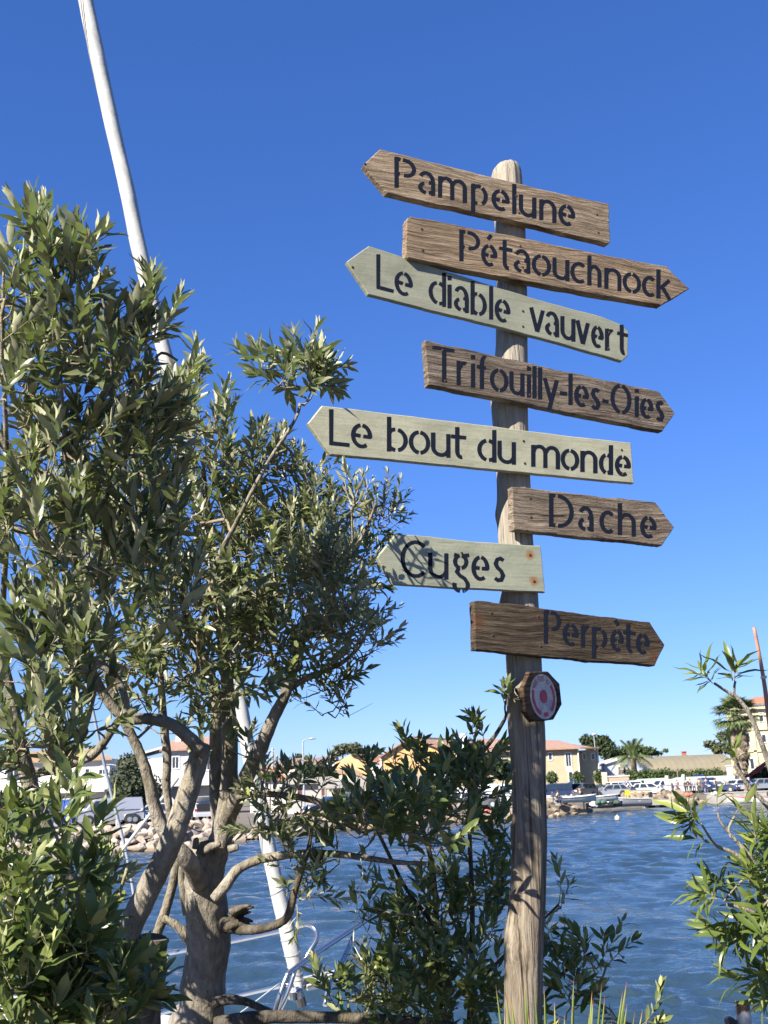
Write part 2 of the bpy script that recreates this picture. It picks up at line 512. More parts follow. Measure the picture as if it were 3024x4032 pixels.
rocks(1340, 2345, 30, 0.86, 4, False, 'brown boulder of the bank beside the signpost',
      'brown boulders of the bank below the white boats', 2)
rocks(2545, 2790, 24, 1.15, 4, False, 'tan boulder of the bank under the people',
      'tan boulders of the bank under the people', 3)

# ------------------------------------------------------------------ buildings of the far shore
def tile_mat(name, a, b, sc=3.2):
    k = N(name)
    v = k.coord()
    w = k.n('TexWave', wave_type='BANDS', bands_direction='X'); k.l(v, w.inputs[0]); w.inputs['Scale'].default_value = sc
    w.inputs['Distortion'].default_value = 0.6
    n1 = k.noise(v, 2.6, 6, 0.7); n2 = k.noise(v, 12, 3)
    a = tuple(q * .76 for q in a); b = tuple(q * .76 for q in b)
    c = k.ramp(n1, [(0.3, a), (0.72, b)])
    c = k.mix(0.4, c, k.ramp(n2, [(0.35, 0.55), (0.6, 1.0)]), 'MULTIPLY')
    return k.fin(c, 0.85, k.bump(w.outputs[1], 0.6, 0.12))
T_salm = tile_mat('salmon_tiles', (0.46, 0.26, 0.18), (0.62, 0.40, 0.29))
T_oran = tile_mat('orange_tiles', (0.50, 0.22, 0.12), (0.62, 0.33, 0.20))
T_tan = tile_mat('tan_tiles', (0.45, 0.30, 0.16), (0.62, 0.42, 0.24))
T_brwn = tile_mat('brown_tiles', (0.32, 0.22, 0.17), (0.52, 0.36, 0.28))
def wallm(name, col, var=0.08):
    return plain(name, tuple(c * .74 for c in col), 0.85, var=var, scale=0.8)
M_white = wallm('white_render', (0.72, 0.71, 0.68)); M_yel = wallm('yellow_render', (0.46, 0.41, 0.27))
M_cream = wallm('cream_render', (0.68, 0.60, 0.40), 0.12); M_och = wallm('ochre_render', (0.66, 0.44, 0.23))
M_grey = wallm('grey_render', (0.42, 0.41, 0.39)); M_pink = wallm('pink_render', (0.62, 0.46, 0.37))
M_blue = wallm('pale_blue_render', (0.42, 0.50, 0.66)); M_tan = wallm('tan_render', (0.48, 0.36, 0.25))
M_pyel = wallm('pale_yellow_render', (0.72, 0.66, 0.42)); M_grwh = wallm('grey_white_render', (0.52, 0.52, 0.53))
M_pane = plain('window_pane', (0.03, 0.035, 0.045), 0.08, var=0.3, spec=0.6)
M_shut = plain('white_frame', (0.58, 0.58, 0.57), 0.6, var=0.03)
M_dkdoor = plain('dark_red_door', (0.10, 0.03, 0.03), 0.6)
M_bldoor = plain('blue_grey_door', (0.42, 0.47, 0.58), 0.6)
M_lkhaki = None

class Bld:
    """a building whose front wall stands in the vertical plane Y = Y0; pixels of the photograph give its edges"""
    def __init__(s, name, Y0, label, px, cat='building'):
        s.Y0 = Y0
        s.o = empty(name, (GX(px, Y0, 1.05), Y0, 1.05), label, cat)
    def x(s, px, z=3.0): return GX(px, s.Y0, z)
    def z(s, px, py): return PY(px, py, s.Y0).z
    def wall(s, pl, pr, ptop, depth, mat, y_off=0.0, name='wall', zb=0.6):
        z = s.z((pl + pr) / 2, ptop)
        x0, x1 = s.x(pl), s.x(pr)
        MB().box(x0, x1, s.Y0 + y_off, s.Y0 + y_off + depth, zb, z).build(name, mat, s.o)
        return x0, x1, z
    def gable_wall(s, pl, pr, apex, pe_l, pe_r, depth, mat, y_off=0.0):
        poly = [(s.x(pl), 0.6), (s.x(pr), 0.6), (s.x(pr), s.z(pr, pe_r)), (s.x(apex[0], 6), s.z(*apex)), (s.x(pl), s.z(pl, pe_l))]
        MB().prism(poly, s.Y0 + y_off, s.Y0 + y_off + depth).build('wall', mat, s.o)
        return poly
    def win(s, x0, y0, x1, y1, mat=None, frame=M_shut, y_off=0.0, name='window', rev=0.16, mull=True):
        X0, X1 = s.x(x0), s.x(x1); Z1, Z0 = s.z((x0+x1)/2, y0), s.z((x0+x1)/2, y1)
        t = min(0.1, (X1 - X0) * 0.16)
        yf = s.Y0 + y_off
        m_ = MB()
        m_.box(X0 - .02, X0 + t, yf - .07, yf + .02, Z0, Z1); m_.box(X1 - t, X1 + .02, yf - .07, yf + .02, Z0, Z1)
        m_.box(X0 + t, X1 - t, yf - .07, yf + .02, Z1 - t, Z1 + .02); m_.box(X0 + t, X1 - t, yf - .09, yf + .02, Z0 - .03, Z0 + t)
        if mull and X1 - X0 > 0.7: m_.box((X0+X1)/2 - .03, (X0+X1)/2 + .03, yf - .06, yf + .02, Z0 + t, Z1 - t)
        w = m_.build(name, frame, s.o)
        MB().box(X0 + t*.9, X1 - t*.9, yf - .03, yf + .015, Z0 + t*.9, Z1 - t*.9).build('pane', mat or M_pane, w)
        return w
def roof_slab(o, pts, mat, th=0.18, name='roof'):
    """a sloping slab: four corners, front-left, front-right, back-right, back-left"""
    pts = [Vector(p) for p in pts]
    n = len(pts)
    lo = [p - Vector((0, 0, th)) for p in pts]
    m_ = MB().add(pts + lo, [tuple(range(n)), tuple(range(2*n-1, n-1, -1))] + [(i, i+n, (i+1) % n + n, (i+1) % n) for i in range(n)])
    return m_.build(name, mat, o)

# 1 white terrace with balcony, far left
b = Bld('terraced_house', 112, 'long white terrace with tan tiled roof and white balcony behind the blue van', 150)
x0, x1, ze = b.wall(-160, 428, 2997, 9, M_white)
zr = b.z(150, 2948)
roof_slab(b.o, [(x0 - .4, 111.4, ze), (x1 + .4, 111.4, ze), (x1 - 3.0, 117, zr), (x0 + 1, 117, zr)], T_tan)
for q in [(20, 3022, 78, 3078), (136, 3034, 152, 3080), (258, 3030, 276, 3078), (384, 3026, 420, 3052), (330, 3025, 352, 3078)]:
    b.win(*q)
zs = b.z(200, 3116)
MB().box(b.x(-120), b.x(426), 110.4, 111.98, zs - .22, zs).build('balcony', M_white, b.o)
zt = b.z(200, 3078)
bal = MB().box(b.x(24), b.x(330), 110.42, 110.52, zt - .1, zt)
bal.build('railing', M_white, b.o)
xx = b.x(24); nb = 0
while xx < b.x(330):
    MB().tube([(xx, 110.47, zs), (xx, 110.47, zs + .25), (xx, 110.47, zs + .6), (xx, 110.47, zt - .1)], [.035, .075, .04, .04], 6).build('baluster', M_white, b.o)
    xx += 0.24; nb += 1
arc = [(b.x(352) + 2.2 + 1.9 * math.cos(a), 110.47, zs + 1.0 + 1.35 * math.sin(a)) for a in np.linspace(0, math.pi, 12)]
MB().tube(arc, 0.03, 5).build('arch', M_white, b.o)
for q in [(60, 3124, 120, 3200), (300, 3128, 330, 3200)]: b.win(*q)

# 2 white and grey house with salmon roof
b = Bld('villa', 122, 'white and grey villa with salmon tiled roof behind the leaning olive trunk', 700)
x0, x1, ze = b.wall(430, 646, 2985, 10, M_white, 2.0)
roof_slab(b.o, [(x0 - .3, 123.4, b.z(440, 2995)), (x1, 123.4, b.z(640, 2932)), (x1, 131, b.z(640, 2925)), (x0 - .3, 131, b.z(440, 2985))], M_white, .2)
x0, x1, ze = b.wall(648, 872, 2948, 10, M_grwh)
roof_slab(b.o, [(x0 - .5, 121.4, ze), (x1 + .5, 121.4, ze), (x1 - .8, 126.5, b.z(800, 2896)), (x0 + .6, 126.5, b.z(700, 2893))], T_salm)
for q in [(674, 2977, 706, 3028), (797, 2976, 832, 3034)]: b.win(*q)
MB().box(b.x(640), b.x(885), 119.6, 121.98, b.z(760, 3076) - .5, b.z(760, 3076)).build('balcony', M_grwh, b.o)
MB().box(b.x(672), b.x(692), 124.6, 125.6, b.z(680, 2905) - 1, b.z(680, 2872)).build('chimney', M_white, b.o)

# 3 low house with bright orange roof
b = Bld('cottage', 118, 'low cottage with bright orange tiled roof left of the street lamp', 1070)
x0, x1, ze = b.wall(985, 1128, 3066, 7, M_white)
roof_slab(b.o, [(x0 - .2, 117.6, ze), (x1 + .3, 117.6, ze - .1), (x1 - 1.2, 121, b.z(1090, 3024)), (x0 + .3, 121, b.z(1020, 3028))], T_oran)
b.win(1040, 3080, 1062, 3110)
# 4 stepped row
b = Bld('stepped_houses', 150, 'brown roofed stepped houses with white gable between the utility pole and street lamp', 1110)
x0, x1, ze = b.wall(1018, 1146, 3018, 8, M_white)
roof_slab(b.o, [(x0 - .4, 149.5, b.z(1030, 3022)), (x1 + .1, 149.5, b.z(1140, 3012)), (b.x(1180), 158, b.z(1172, 2976)), (b.x(1104), 158, b.z(1108, 2984))], T_brwn)
b.win(1090, 3026, 1104, 3044)
b = Bld('pink_house', 146, 'pale pink house under a brown roof just right of the street lamp', 1200)
x0, x1, ze = b.wall(1142, 1214, 3012, 8, M_pink)
roof_slab(b.o, [(x0 - .3, 145.6, ze + .1), (x1 + 1.5, 145.6, ze + .25), (b.x(1312), 157, b.z(1308, 2963)), (b.x(1232), 157, b.z(1238, 2972))], T_brwn)
MB().prism([(b.x(1212), .6), (b.x(1315), .6), (b.x(1315), b.z(1314, 2966)), (b.x(1212), b.z(1212, 3016))], 152.5, 160).build('side_wall', M_tan, b.o)
b.win(1160, 3022, 1176, 3044)
# 5 ochre gable
b = Bld('ochre_house', 140, 'plain ochre gabled house with orange roof and blue grey door', 1400)
b.gable_wall(1322, 1468, (1386, 2970), 3002, 3000, 8, M_och)
roof_slab(b.o, [(b.x(1386), 139.6, b.z(1386, 2968)), (b.x(1505), 139.6, b.z(1505, 3003)), (b.x(1512), 148, b.z(1512, 2968)), (b.x(1390), 148, b.z(1390, 2966))], T_oran)
x0, x1, ze = b.wall(1468.5, 1504, 3001, 6, M_white)
b.win(1480, 3006, 1502, 3050, M_bldoor)
# 5b little tiled lean-to
b = Bld('garden_house', 128, 'small tan roofed garden house with white pipe before the ochre house', 1350)
x0, x1, ze = b.wall(1240, 1424, 3053, 5, M_white)
roof_slab(b.o, [(x0 + 1.6, 127.7, ze), (x1 + .5, 127.7, ze), (b.x(1396), 132, b.z(1390, 3027)), (b.x(1292), 132, b.z(1300, 3028))], T_tan)
MB().tube([(b.x(1320), 127.2, 1), (b.x(1318), 127.2, b.z(1318, 3008))], 0.16, 8).build('pipe', M_white, b.o)
MB().ball((b.x(1292), 127.2, b.z(1292, 3010)), .36).build('dish', M_white, b.o)
b.win(1260, 3060, 1276, 3080)
# 6 big stone gable
kk = N('stone_blocks'); vv = kk.coord((1, 1, 1), rot=(R(90), 0, 0))
bt = kk.n('TexBrick'); kk.l(vv, bt.inputs[0]); bt.inputs['Scale'].default_value = 1.0
bt.inputs['Brick Width'].default_value = 1.1; bt.inputs['Row Height'].default_value = 0.42; bt.inputs['Mortar Size'].default_value = 0.035
bt.inputs['Color1'].default_value = (0.60, 0.35, 0.13, 1); bt.inputs['Color2'].default_value = (0.50, 0.26, 0.09, 1)
bt.inputs['Mortar'].default_value = (0.60, 0.45, 0.27, 1)
cc = kk.mix(0.5, bt.outputs[0], kk.ramp(kk.noise(vv, 0.9, 4), [(0.3, 0.7), (0.7, 1.0)]), 'MULTIPLY')
M_stone = kk.fin(cc, 0.9, kk.bump(bt.outputs[1], 0.25, 0.03))
b = Bld('stone_house', 130, 'large orange stone gabled house with salmon roof and two white chimneys', 1620)
b.gable_wall(1504, 1762, (1623, 2905), 2974, 2955, 14, M_stone)
ax, az = b.x(1623, 6), b.z(1623, 2900)
roof_slab(b.o, [(ax, 129.5, az), (b.x(1765), 129.5, b.z(1765, 2953)), (b.x(1935), 144, b.z(1900, 2946)), (b.x(1915), 144, b.z(1900, 2893))], T_salm)
roof_slab(b.o, [(b.x(1499), 129.5, b.z(1499, 2977)), (ax, 129.5, az), (ax + 1, 144.5, az), (b.x(1499), 144.5, b.z(1499, 2977))], T_salm)
MB().prism([(b.x(1763), .6), (b.x(1900), .6), (b.x(1900), b.z(1900, 2950)), (b.x(1763), b.z(1763, 2957))], 131.5, 143).build('side_wall', M_yel, b.o)
for q, nm in ((1731, 2910), (1841, 2882)):
    c_ = MB().box(b.x(q - 11), b.x(q + 11), 134, 134.7, b.z(q, 2955), b.z(q, nm))
    c_.box(b.x(q - 14), b.x(q + 14), 133.95, 134.75, b.z(q, nm + 5), b.z(q, nm + 2))
    c_.build('chimney', M_white, b.o)
MB().box(b.x(1499), b.x(1507), 129.8, 129.99, .6, b.z(1503, 2978)).build('quoin', M_white, b.o)
# 7 long low garage block
b = Bld('garage_row', 106, 'long low grey garage block with dark red doors and concrete parapet', 1300)
x0, x1, ze = b.wall(1120, 1335, 3062, 8, M_grey, 1.5)
MB().box(x0 - .2, x1, 106.9, 107.49, ze - .55, ze + .05).build('parapet', M_conc, b.o)
x2, x3, z2 = b.wall(1336, 1402, 3052, 8, M_pyel, .8)
x2, x3, z2 = b.wall(1403, 1770, 3052, 8, M_conc)
for q in [(1163, 3098, 1189, 3136), (1259, 3096, 1278, 3136)]: b.win(*q, M_dkdoor, M_grey, 1.5, 'door')
for q in [(1499, 3086, 1521, 3116), (1446, 3086, 1462, 3116)]: b.win(*q)
zc = b.z(1335, 3080)
roof_slab(b.o, [(b.x(1262), 103, zc - .35), (b.x(1412), 103, zc - .35), (b.x(1396), 106.7, zc + .25), (b.x(1276), 106.7, zc + .25)], M_conc, .2, 'awning')
for q in (1308, 1360, 1402): MB().box(b.x(q) - .12, b.x(q) + .12, 103.3, 103.6, .8, zc - .5).build('pillar', M_pyel, b.o)
# 8 yellow house right of the post
b = Bld('yellow_house', 150, 'two storey yellow house with salmon tiled roof right of the post', 2240)
x0, x1, ze = b.wall(1905, 2286, 2951, 12, M_yel)
b.wall(2286.2, 2372, 2951, 9, M_yel, 2.2, 'side_wing')
roof_slab(b.o, [(x0, 149.2, ze), (b.x(2292), 149.2, ze), (b.x(2240), 156.5, b.z(2240, 2906)), (x0, 156.5, b.z(1920, 2898))], T_salm)
roof_slab(b.o, [(b.x(2290), 149.2, ze), (b.x(2380), 151.4, ze + .05), (b.x(2380), 160, ze + .1), (b.x(2240), 156.5, b.z(2240, 2906))], T_salm)
for q in [(2165, 2962, 2183, 2994), (2232, 2962, 2257, 3020), (2239, 3037, 2259, 3094), (2176, 3038, 2190, 3060), (2030, 2962, 2046, 2994)]:
    b.win(*q)
for q in [(2312, 2962, 2326, 2990), (2346, 2962, 2362, 2990)]: b.win(*q, y_off=2.2)
MB().box(b.x(2232), b.x(2258), 149.93, 149.99, b.z(2245, 3037), b.z(2245, 3021)).build('lintel', M_white, b.o)
MB().tube([(b.x(2284), 149.8, 1), (b.x(2284), 149.8, ze)], .1, 6).build('downpipe', M_white, b.o)
MB().tube([(b.x(2373), 152.0, 1), (b.x(2373), 152.0, ze)], .1, 6).build('downpipe', M_white, b.o)
# 9 pale blue house
b = Bld('blue_house', 160, 'pale blue house with low white gable left of the feathery palm', 2420)
b.gable_wall(2384, 2560, (2466, 2982), 3005, 3010, 8, M_blue)
roof_slab(b.o, [(b.x(2380), 159.6, b.z(2380, 3005)), (b.x(2466), 159.6, b.z(2466, 2979)), (b.x(2466), 168, b.z(2466, 2977)), (b.x(2380), 168, b.z(2380, 3003))], M_white, .2)
x0, x1, ze = b.wall(2425, 2468, 3012, 1, M_white, -1.2, 'porch')
for q in [(2430, 3018, 2441, 3050), (2450, 3018, 2461, 3050)]: b.win(*q, y_off=-1.2)
# 10 barrel roofed hangar
kk = N('khaki_sheet'); vv = kk.coord()
ww = kk.n('TexWave', wave_type='BANDS', bands_direction='X'); kk.l(vv, ww.inputs[0]); ww.inputs['Scale'].default_value = 0.35; ww.inputs['Distortion'].default_value = 2.5
cc = kk.mix(kk.ramp(ww.outputs[1], [(0.0, 0.0), (1.0, 1.0)]), (0.175, 0.155, 0.105), (0.195, 0.17, 0.115))
M_khaki = kk.fin(kk.mix(.5, cc, kk.ramp(kk.noise(vv, .5, 5), [(.3, .7), (.7, 1.0)]), 'MULTIPLY'), 0.85, kk.bump(ww.outputs[1], 0.15, 0.06))
b = Bld('hangar', 165, 'long hangar with khaki barrel roof behind the hedge', 2680)
x0, x1 = b.x(2462), b.x(2895)
zt_, zb_ = b.z(2680, 2971), b.z(2680, 3052)
m_ = MB(); nseg = 14; prof = []
for i in range(nseg + 1):
    a = math.pi * i / nseg
    prof.append((165 + 7 - 7 * math.cos(a), zb_ + (zt_ - zb_) * math.sin(a) ** .8))
for i in range(nseg):
    (ya, za), (yb, zb2) = prof[i], prof[i+1]
    m_.add([(x0, ya, za), (x1, ya, za), (x1, yb, zb2), (x0, yb, zb2)], [(0, 1, 2, 3)])
m_.add([(x0, y_, z_) for y_, z_ in prof], [tuple(range(nseg, -1, -1))]); m_.add([(x1, y_, z_) for y_, z_ in prof], [tuple(range(nseg + 1))])
m_.build('roof', M_khaki, b.o, smooth=False)
MB().box(x0, x1, 165.1, 178.8, .6, zb_ + .01).build('wall', M_tan, b.o)
M_brick = plain('red_brick', (0.30, 0.10, 0.07), 0.9, var=.3)
c_ = MB().box(b.x(2744), b.x(2758), 171.4, 172.4, zt_ - .4, b.z(2750, 2954)); c_.build('chimney', M_brick, b.o)
MB().box(b.x(2741), b.x(2761), 171.2, 172.6, b.z(2750, 2953), b.z(2750, 2950)).build('chimney_cap', M_conc, b.o)
# 11 mansion on the right
b = Bld('mansion', 150, 'tall cream three storey mansion with red tiled roof behind the fan palm', 2950)
x0, x1, ze = b.wall(2926, 3320, 2772, 4.5, M_cream)
roof_slab(b.o, [(x0 - .5, 149.2, ze + .15), (x1 + 2, 149.2, ze + .6), (x1 + 2, 157, b.z(3150, 2702)), (b.x(3040), 153, b.z(3010, 2737))], T_oran)
for zc_, h_, pr_ in ((ze - .25, .5, .55), (ze - 1.25, .22, .2), (b.z(2960, 2871), .28, .22), (b.z(2960, 2958), .22, .15)):
    MB().box(x0 - pr_, x1, 150 - pr_, 149.97, zc_ - h_/2, zc_ + h_/2).build('cornice', M_cream, b.o)
for i in range(44):
    MB().box(x0 - .4 + i * .34, x0 - .22 + i * .34, 149.28, 149.44, ze - .05, ze + .12).build('corbel', M_white, b.o)
for q in [(2941, 2812, 2957, 2848), (3014, 2804, 3034, 2842), (2949, 2908, 2967, 2942), (3015, 2890, 3035, 2924), (2957, 2984, 2976, 3030), (3026, 2975, 3044, 3012),
          (3090, 2800, 3110, 2838), (3090, 2890, 3110, 2924)]:
    b.win(*q)
for q in (2934, 2984, 3056):
    MB().box(b.x(q) - .22, b.x(q) + .22, 149.85, 149.98, .6, ze - 1.4).build('pilaster', M_cream, b.o)
# gate pillars and low walls
for i, (q, yt, lb) in enumerate(((2871, 3017, 'left white gate pillar left of the fan palm foot'), (2931, 3013, 'right white gate pillar in front of the mansion'))):
    p0 = PY(q, yt, 146)
    g = empty('gate_pillar', (p0.x, 146, 1.05), lb, 'pillar')
    MB().cbox((p0.x, 146, (p0.z + 1)/2), (.62, .62, p0.z - 1)).build('shaft', M_white, g)
    MB().cbox((p0.x, 146, p0.z + .06), (.8, .8, .14)).build('cap', M_white, g)
q0 = GX(2378, 143, 2); q1 = GX(2480, 143, 2)
w_ = empty('boundary_wall', (q0, 143, 1.05), 'low ochre boundary wall in front of the pale blue house', 'wall')
z_ = PY(2430, 3058, 143).z
MB().box(q0, q1, 143, 143.3, .9, z_).build('wall', M_tan, w_)
MB().box(q0 - .1, q1 + .1, 142.9, 143.4, z_, z_ + .12).build('coping', M_white, w_)
MB().box(q0 - .1, q0 + .5, 142.8, 143.4, .9, z_ + .6).build('pillar', M_pyel, w_)
# ------------------------------------------------------------------ lamps, poles and posts of the far shore
M_galv = plain('galvanised', (0.30, 0.34, 0.38), 0.5, 0.3, var=0.1)
M_pole = plain('pole_concrete', (0.3, 0.285, 0.26), 0.9)
M_wpost = plain('white_post', (0.56, 0.55, 0.52), 0.6, var=.05)
M_dwood = plain('dark_post', (0.10, 0.09, 0.07), 0.9)
def lamp(px, pyb, pyt, Y, arm, label, rad=0.09):
    a = PY(px, pyt, Y)
    g = empty('street_lamp', (a.x, Y, 1.05), label, 'street lamp')
    MB().tube([(a.x + .05, Y, 1.0), (a.x, Y, a.z)], [rad, rad * .7], 8).build('pole', M_galv, g)
    if abs(arm) > .5:
        MB().tube([(a.x, Y, a.z - .05), (a.x + arm * .2, Y, a.z + .08), (a.x + arm * .8, Y, a.z + .15)], rad * .55, 6).build('arm', M_galv, g)
    MB().ball((a.x + arm * .9, Y, a.z + .16), (max(.35, abs(arm) * .2), .16, .09)).build('lamp_head', M_galv if abs(arm) > .5 else M_wpost, g)
lamp(1192, 3128, 2917, 100, 0.95, 'tall grey street lamp with short arm above the garages')
lamp(2338, 3000, 2895, 158, 0.1, 'small white street lamp above the yellow house roof', .08)
def upole(px, pyt, Y, mat, label, arm):
    a = PY(px, pyt, Y)
    g = empty('utility_pole', (a.x, Y, 1.05), label, 'utility pole')
    MB().tube([(a.x, Y, 1.0), (a.x, Y, a.z)], [.2, .15], 8).build('pole', mat, g)
    if arm:
        MB().tube([(a.x - 1.9, Y - .2, a.z - .45), (a.x - .6, Y - .1, a.z - .25), (a.x + .2, Y - .1, a.z - .25)], .07, 5).build('crossarm', M_galv, g)
        for k_ in (-1.6, -1.0): MB().ball((a.x + k_, Y - .2, a.z - .2), .1, 6, 4).build('insulator', M_wpost, g)
    MB().ball((a.x, Y, a.z + .02), .17, 6, 4).build('pole_cap', M_galv, g)
upole(1073, 2950, 135, M_pole, 'pale concrete utility pole with side bracket above the orange cottage roof', True)
upole(1090, 2978, 138, M_dwood, 'short dark pole just right of the concrete utility pole', False)
def stub(px, pt, pb, Y, rad, mat, name, label, cat):
    a, c = PY(px, pt, Y), PY(px, pb, Y)
    g = empty(name, (a.x, Y, c.z), label, cat)
    MB().tube([(c.x, Y, c.z - .3), (a.x, Y, a.z - .04)], rad, 10).build('shaft', mat, g)
    MB().tube([(a.x, Y, a.z - .05), (a.x, Y, a.z)], [rad * 1.12, rad * .9], 10).build('cap', mat, g)
stub(382, 3196, 3246, 75, .05, M_wpost, 'bollard', 'thin white stake in front of the grey white van, left one', 'stake')
stub(460, 3192, 3252, 74, .06, M_wpost, 'bollard', 'thin white stake below the rear of the grey white van', 'stake')
stub(2625, 3054, 3080, 140, .22, M_wpost, 'bollard', 'stout white post left of the dark wooden post behind the vans', 'post')
stub(2690, 3050, 3080, 140, .2, M_wpost, 'bollard', 'stout white post right of the dark wooden post behind the vans', 'post')
stub(2668, 3034, 3080, 141, .1, M_dwood, 'wooden_post', 'thin dark wooden post between two white posts behind the vans', 'post')
# wooden landing at the left, concrete slab jetty at the right, stepped block
p0 = GP(20, 3310, .55); p1 = GP(158, 3300, .55)
g = empty('landing_stage', (p0.x, p0.y, .5), 'grey plank landing stage at the bank below the blue van', 'jetty')
n_ = 9
for i in range(n_):
    t = (i + .5) / n_
    c_ = p0.lerp(p1, t)
    MB().cbox((c_.x, c_.y + 1.0, .95 + .01 * (i % 3)), ((p1.x - p0.x) / n_ - .04, 2.0, .08)).build('plank', M_pole, g)
MB().box(p0.x, p1.x, p0.y + .1, p0.y + .35, .3, .9).build('beam', M_pole, g)
p0 = GP(2640, 3174, .35); p1 = GP(2775, 3170, .35)
g = empty('slab_jetty', (p0.x, p0.y, .3), 'pale concrete slab jetty under the boulders below the people', 'jetty')
MB().box(p0.x, p1.x, 119.5, 122.5, .25, .75).build('slab', M_conc, g)
for t in (.1, .5, .9): MB().box(p0.x + (p1.x-p0.x)*t - .2, p0.x + (p1.x-p0.x)*t + .2, 119.8, 120.2, -.5, .25).build('pile', M_conc, g)
p0 = PY(2486, 3115, 131); p1 = PY(2570, 3150, 131)
g = empty('mooring_block', ((p0.x+p1.x)/2, 131, 1.0), 'tan concrete block beside the yellow chair', 'concrete block')
MB().box(p0.x, p1.x, 131, 133, .6, p0.z).build('block', M_pyel, g)
MB().box(p0.x - .05, p1.x + .05, 130.95, 133.05, p0.z, p0.z + .1).build('cap', M_conc, g)
p0 = PY(2778, 3130, 128); p1 = PY(3060, 3130, 128)
g = empty('retaining_wall', ((p0.x), 128, .5), 'pale stone retaining wall right of the boulders above the red trimmed boat', 'wall')
MB().box(p0.x, p1.x + 30, 127.3, 127.7, -.6, 1.08).build('wall', M_conc, g)
MB().box(p0.x - .1, p1.x + 30, 127.25, 128.2, 1.08, 1.2).build('coping', M_pole, g)
# yellow buoy
p0 = GP(2431, 3226, 0)
g = empty('mooring_buoy', p0, 'small yellow white buoy floating off the boat slip', 'buoy')
MB().ball((p0.x, p0.y, .08), .2, 10, 8).build('float', plain('buoy', (.7, .6, .3), .5), g, smooth=True)
MB().tube([(p0.x, p0.y, .25), (p0.x, p0.y, .36)], .03, 6).build('ring', M_wpost, g)

# ------------------------------------------------------------------ trees and shrubs of the far shore
def fleaf(name, a, b, tr=.15):
    k = N(name); at = k.n('Attribute', attribute_name='rnd')
    c = k.mix(at.outputs['Fac'], a, b)
    k.fin(c, .7, None, spec=.25)
    t = k.n('BsdfTranslucent'); k.val(t.inputs['Color'], c); mx = k.n('MixShader'); mx.inputs[0].default_value = tr
    k.l(k.b.outputs[0], mx.inputs[1]); k.l(t.outputs[0], mx.inputs[2]); k.l(mx.outputs[0], k.out.inputs['Surface'])
    return k.m
FL = dict(dark=fleaf('dark_foliage', (.018, .035, .014), (.055, .075, .03)), mid=fleaf('mid_foliage', (.035, .06, .02), (.09, .12, .045)),
          olive=fleaf('grey_foliage', (.06, .075, .04), (.13, .14, .08)), gold=fleaf('golden_foliage', (.08, .10, .02), (.2, .22, .06)),
          round=fleaf('round_foliage', (.035, .05, .03), (.11, .125, .07)), dry=fleaf('dry_fronds', (.13, .10, .065), (.27, .225, .16)),
          palm=fleaf('palm_fronds', (.06, .09, .03), (.15, .19, .08)))
def set_rnd(me, vals):
    at = me.attributes.new('rnd', 'FLOAT', 'FACE'); at.data.foreach_set('value', np.asarray(vals, dtype=np.float32))
def clump_mesh(centers, n, size, seed, mat, flat=.5, up=0.0):
    """centers: list of (center, radii). Many small quads (leaf sprays) spread through the volume."""
    rng = np.random.RandomState(seed)
    vol = np.array([c[1][0]*c[1][1]*c[1][2] for c in centers]) ** .7; vol /= vol.sum()
    ci = rng.choice(len(centers), n, p=vol)
    C0 = np.array([tuple(c[0]) for c in centers])[ci]; RR = np.array([tuple(c[1]) for c in centers])[ci]
    d = rng.normal(size=(n, 3)); d /= np.linalg.norm(d, axis=1)[:, None]
    rad = rng.rand(n) ** .38
    pos = C0 + d * RR * rad[:, None] * (1 + .12 * rng.normal(size=(n, 1)))
    nrm = d * .5 + rng.normal(size=(n, 3)) * .7; nrm[:, 2] += up
    nrm /= np.linalg.norm(nrm, axis=1)[:, None]
    t = np.cross(nrm, rng.normal(size=(n, 3))); t /= np.linalg.norm(t, axis=1)[:, None]
    b_ = np.cross(nrm, t)
    s = size * (0.6 + .8 * rng.rand(n))[:, None]
    V = np.stack([pos - t*s, pos - b_*s*flat, pos + t*s, pos + b_*s*flat], 1).reshape(-1, 3)
    me = bpy.data.meshes.new('crown')
    me.from_pydata(V.tolist(), [], np.arange(4*n).reshape(-1, 4).tolist())
    me.materials.append(mat)
    set_rnd(me, np.clip(rng.rand(n) * .7 + .3 * rng.rand(n), 0, 1))
    return me
def bgtree(name, label, Y, blobs, n, size, mat, trunk=None, tr=.25, seed=0, cat='tree', group=None, thick=.8):
    """blobs: (px, py, rx, ry) in pixels at distance Y"""
    sc = Y / F * 1.03
    cs = []
    for px, py, rx, ry in blobs:
        c = PY(px, py, Y); cs.append((c + Vector((0, (hash((px, py)) % 7 - 3) * .1 * rx * sc, 0)), (rx * sc, rx * sc * thick, ry * sc)))
    b0 = cs[0][0]
    tx = trunk if trunk is not None else blobs[0][0]
    X = GX(tx, Y, 1.05)
    g = empty(name, (X, Y, 1.0), label, cat, group)
    crown = link('crown', clump_mesh(cs, n, size, seed, mat), g, WM[g.name]); crown.data.transform(WM[g.name].inverted())
    crown['kind'] = 'stuff'
    if tr > 0:
        m_ = MB(); m_.tube([(X, Y, .9), (X + .1, Y, (1 + b0.z) / 2), tuple(b0)], [tr, tr * .8, tr * .4], 7); m_.build('trunk', M_darkbark, g)
        rnd = random.Random(seed)
        for c, rr in cs[:7]:
            st = Vector((X + .1, Y, (1 + b0.z) / 2)).lerp(b0, rnd.random())
            mid = st.lerp(c, .5) + Vector((0, 0, -.1 * rr[2]))
            MB().tube([st, mid, c + Vector((0, 0, rr[2]*.3))], [tr * .5, tr * .35, tr * .12], 5).build('branch', M_darkbark, g)
    return g
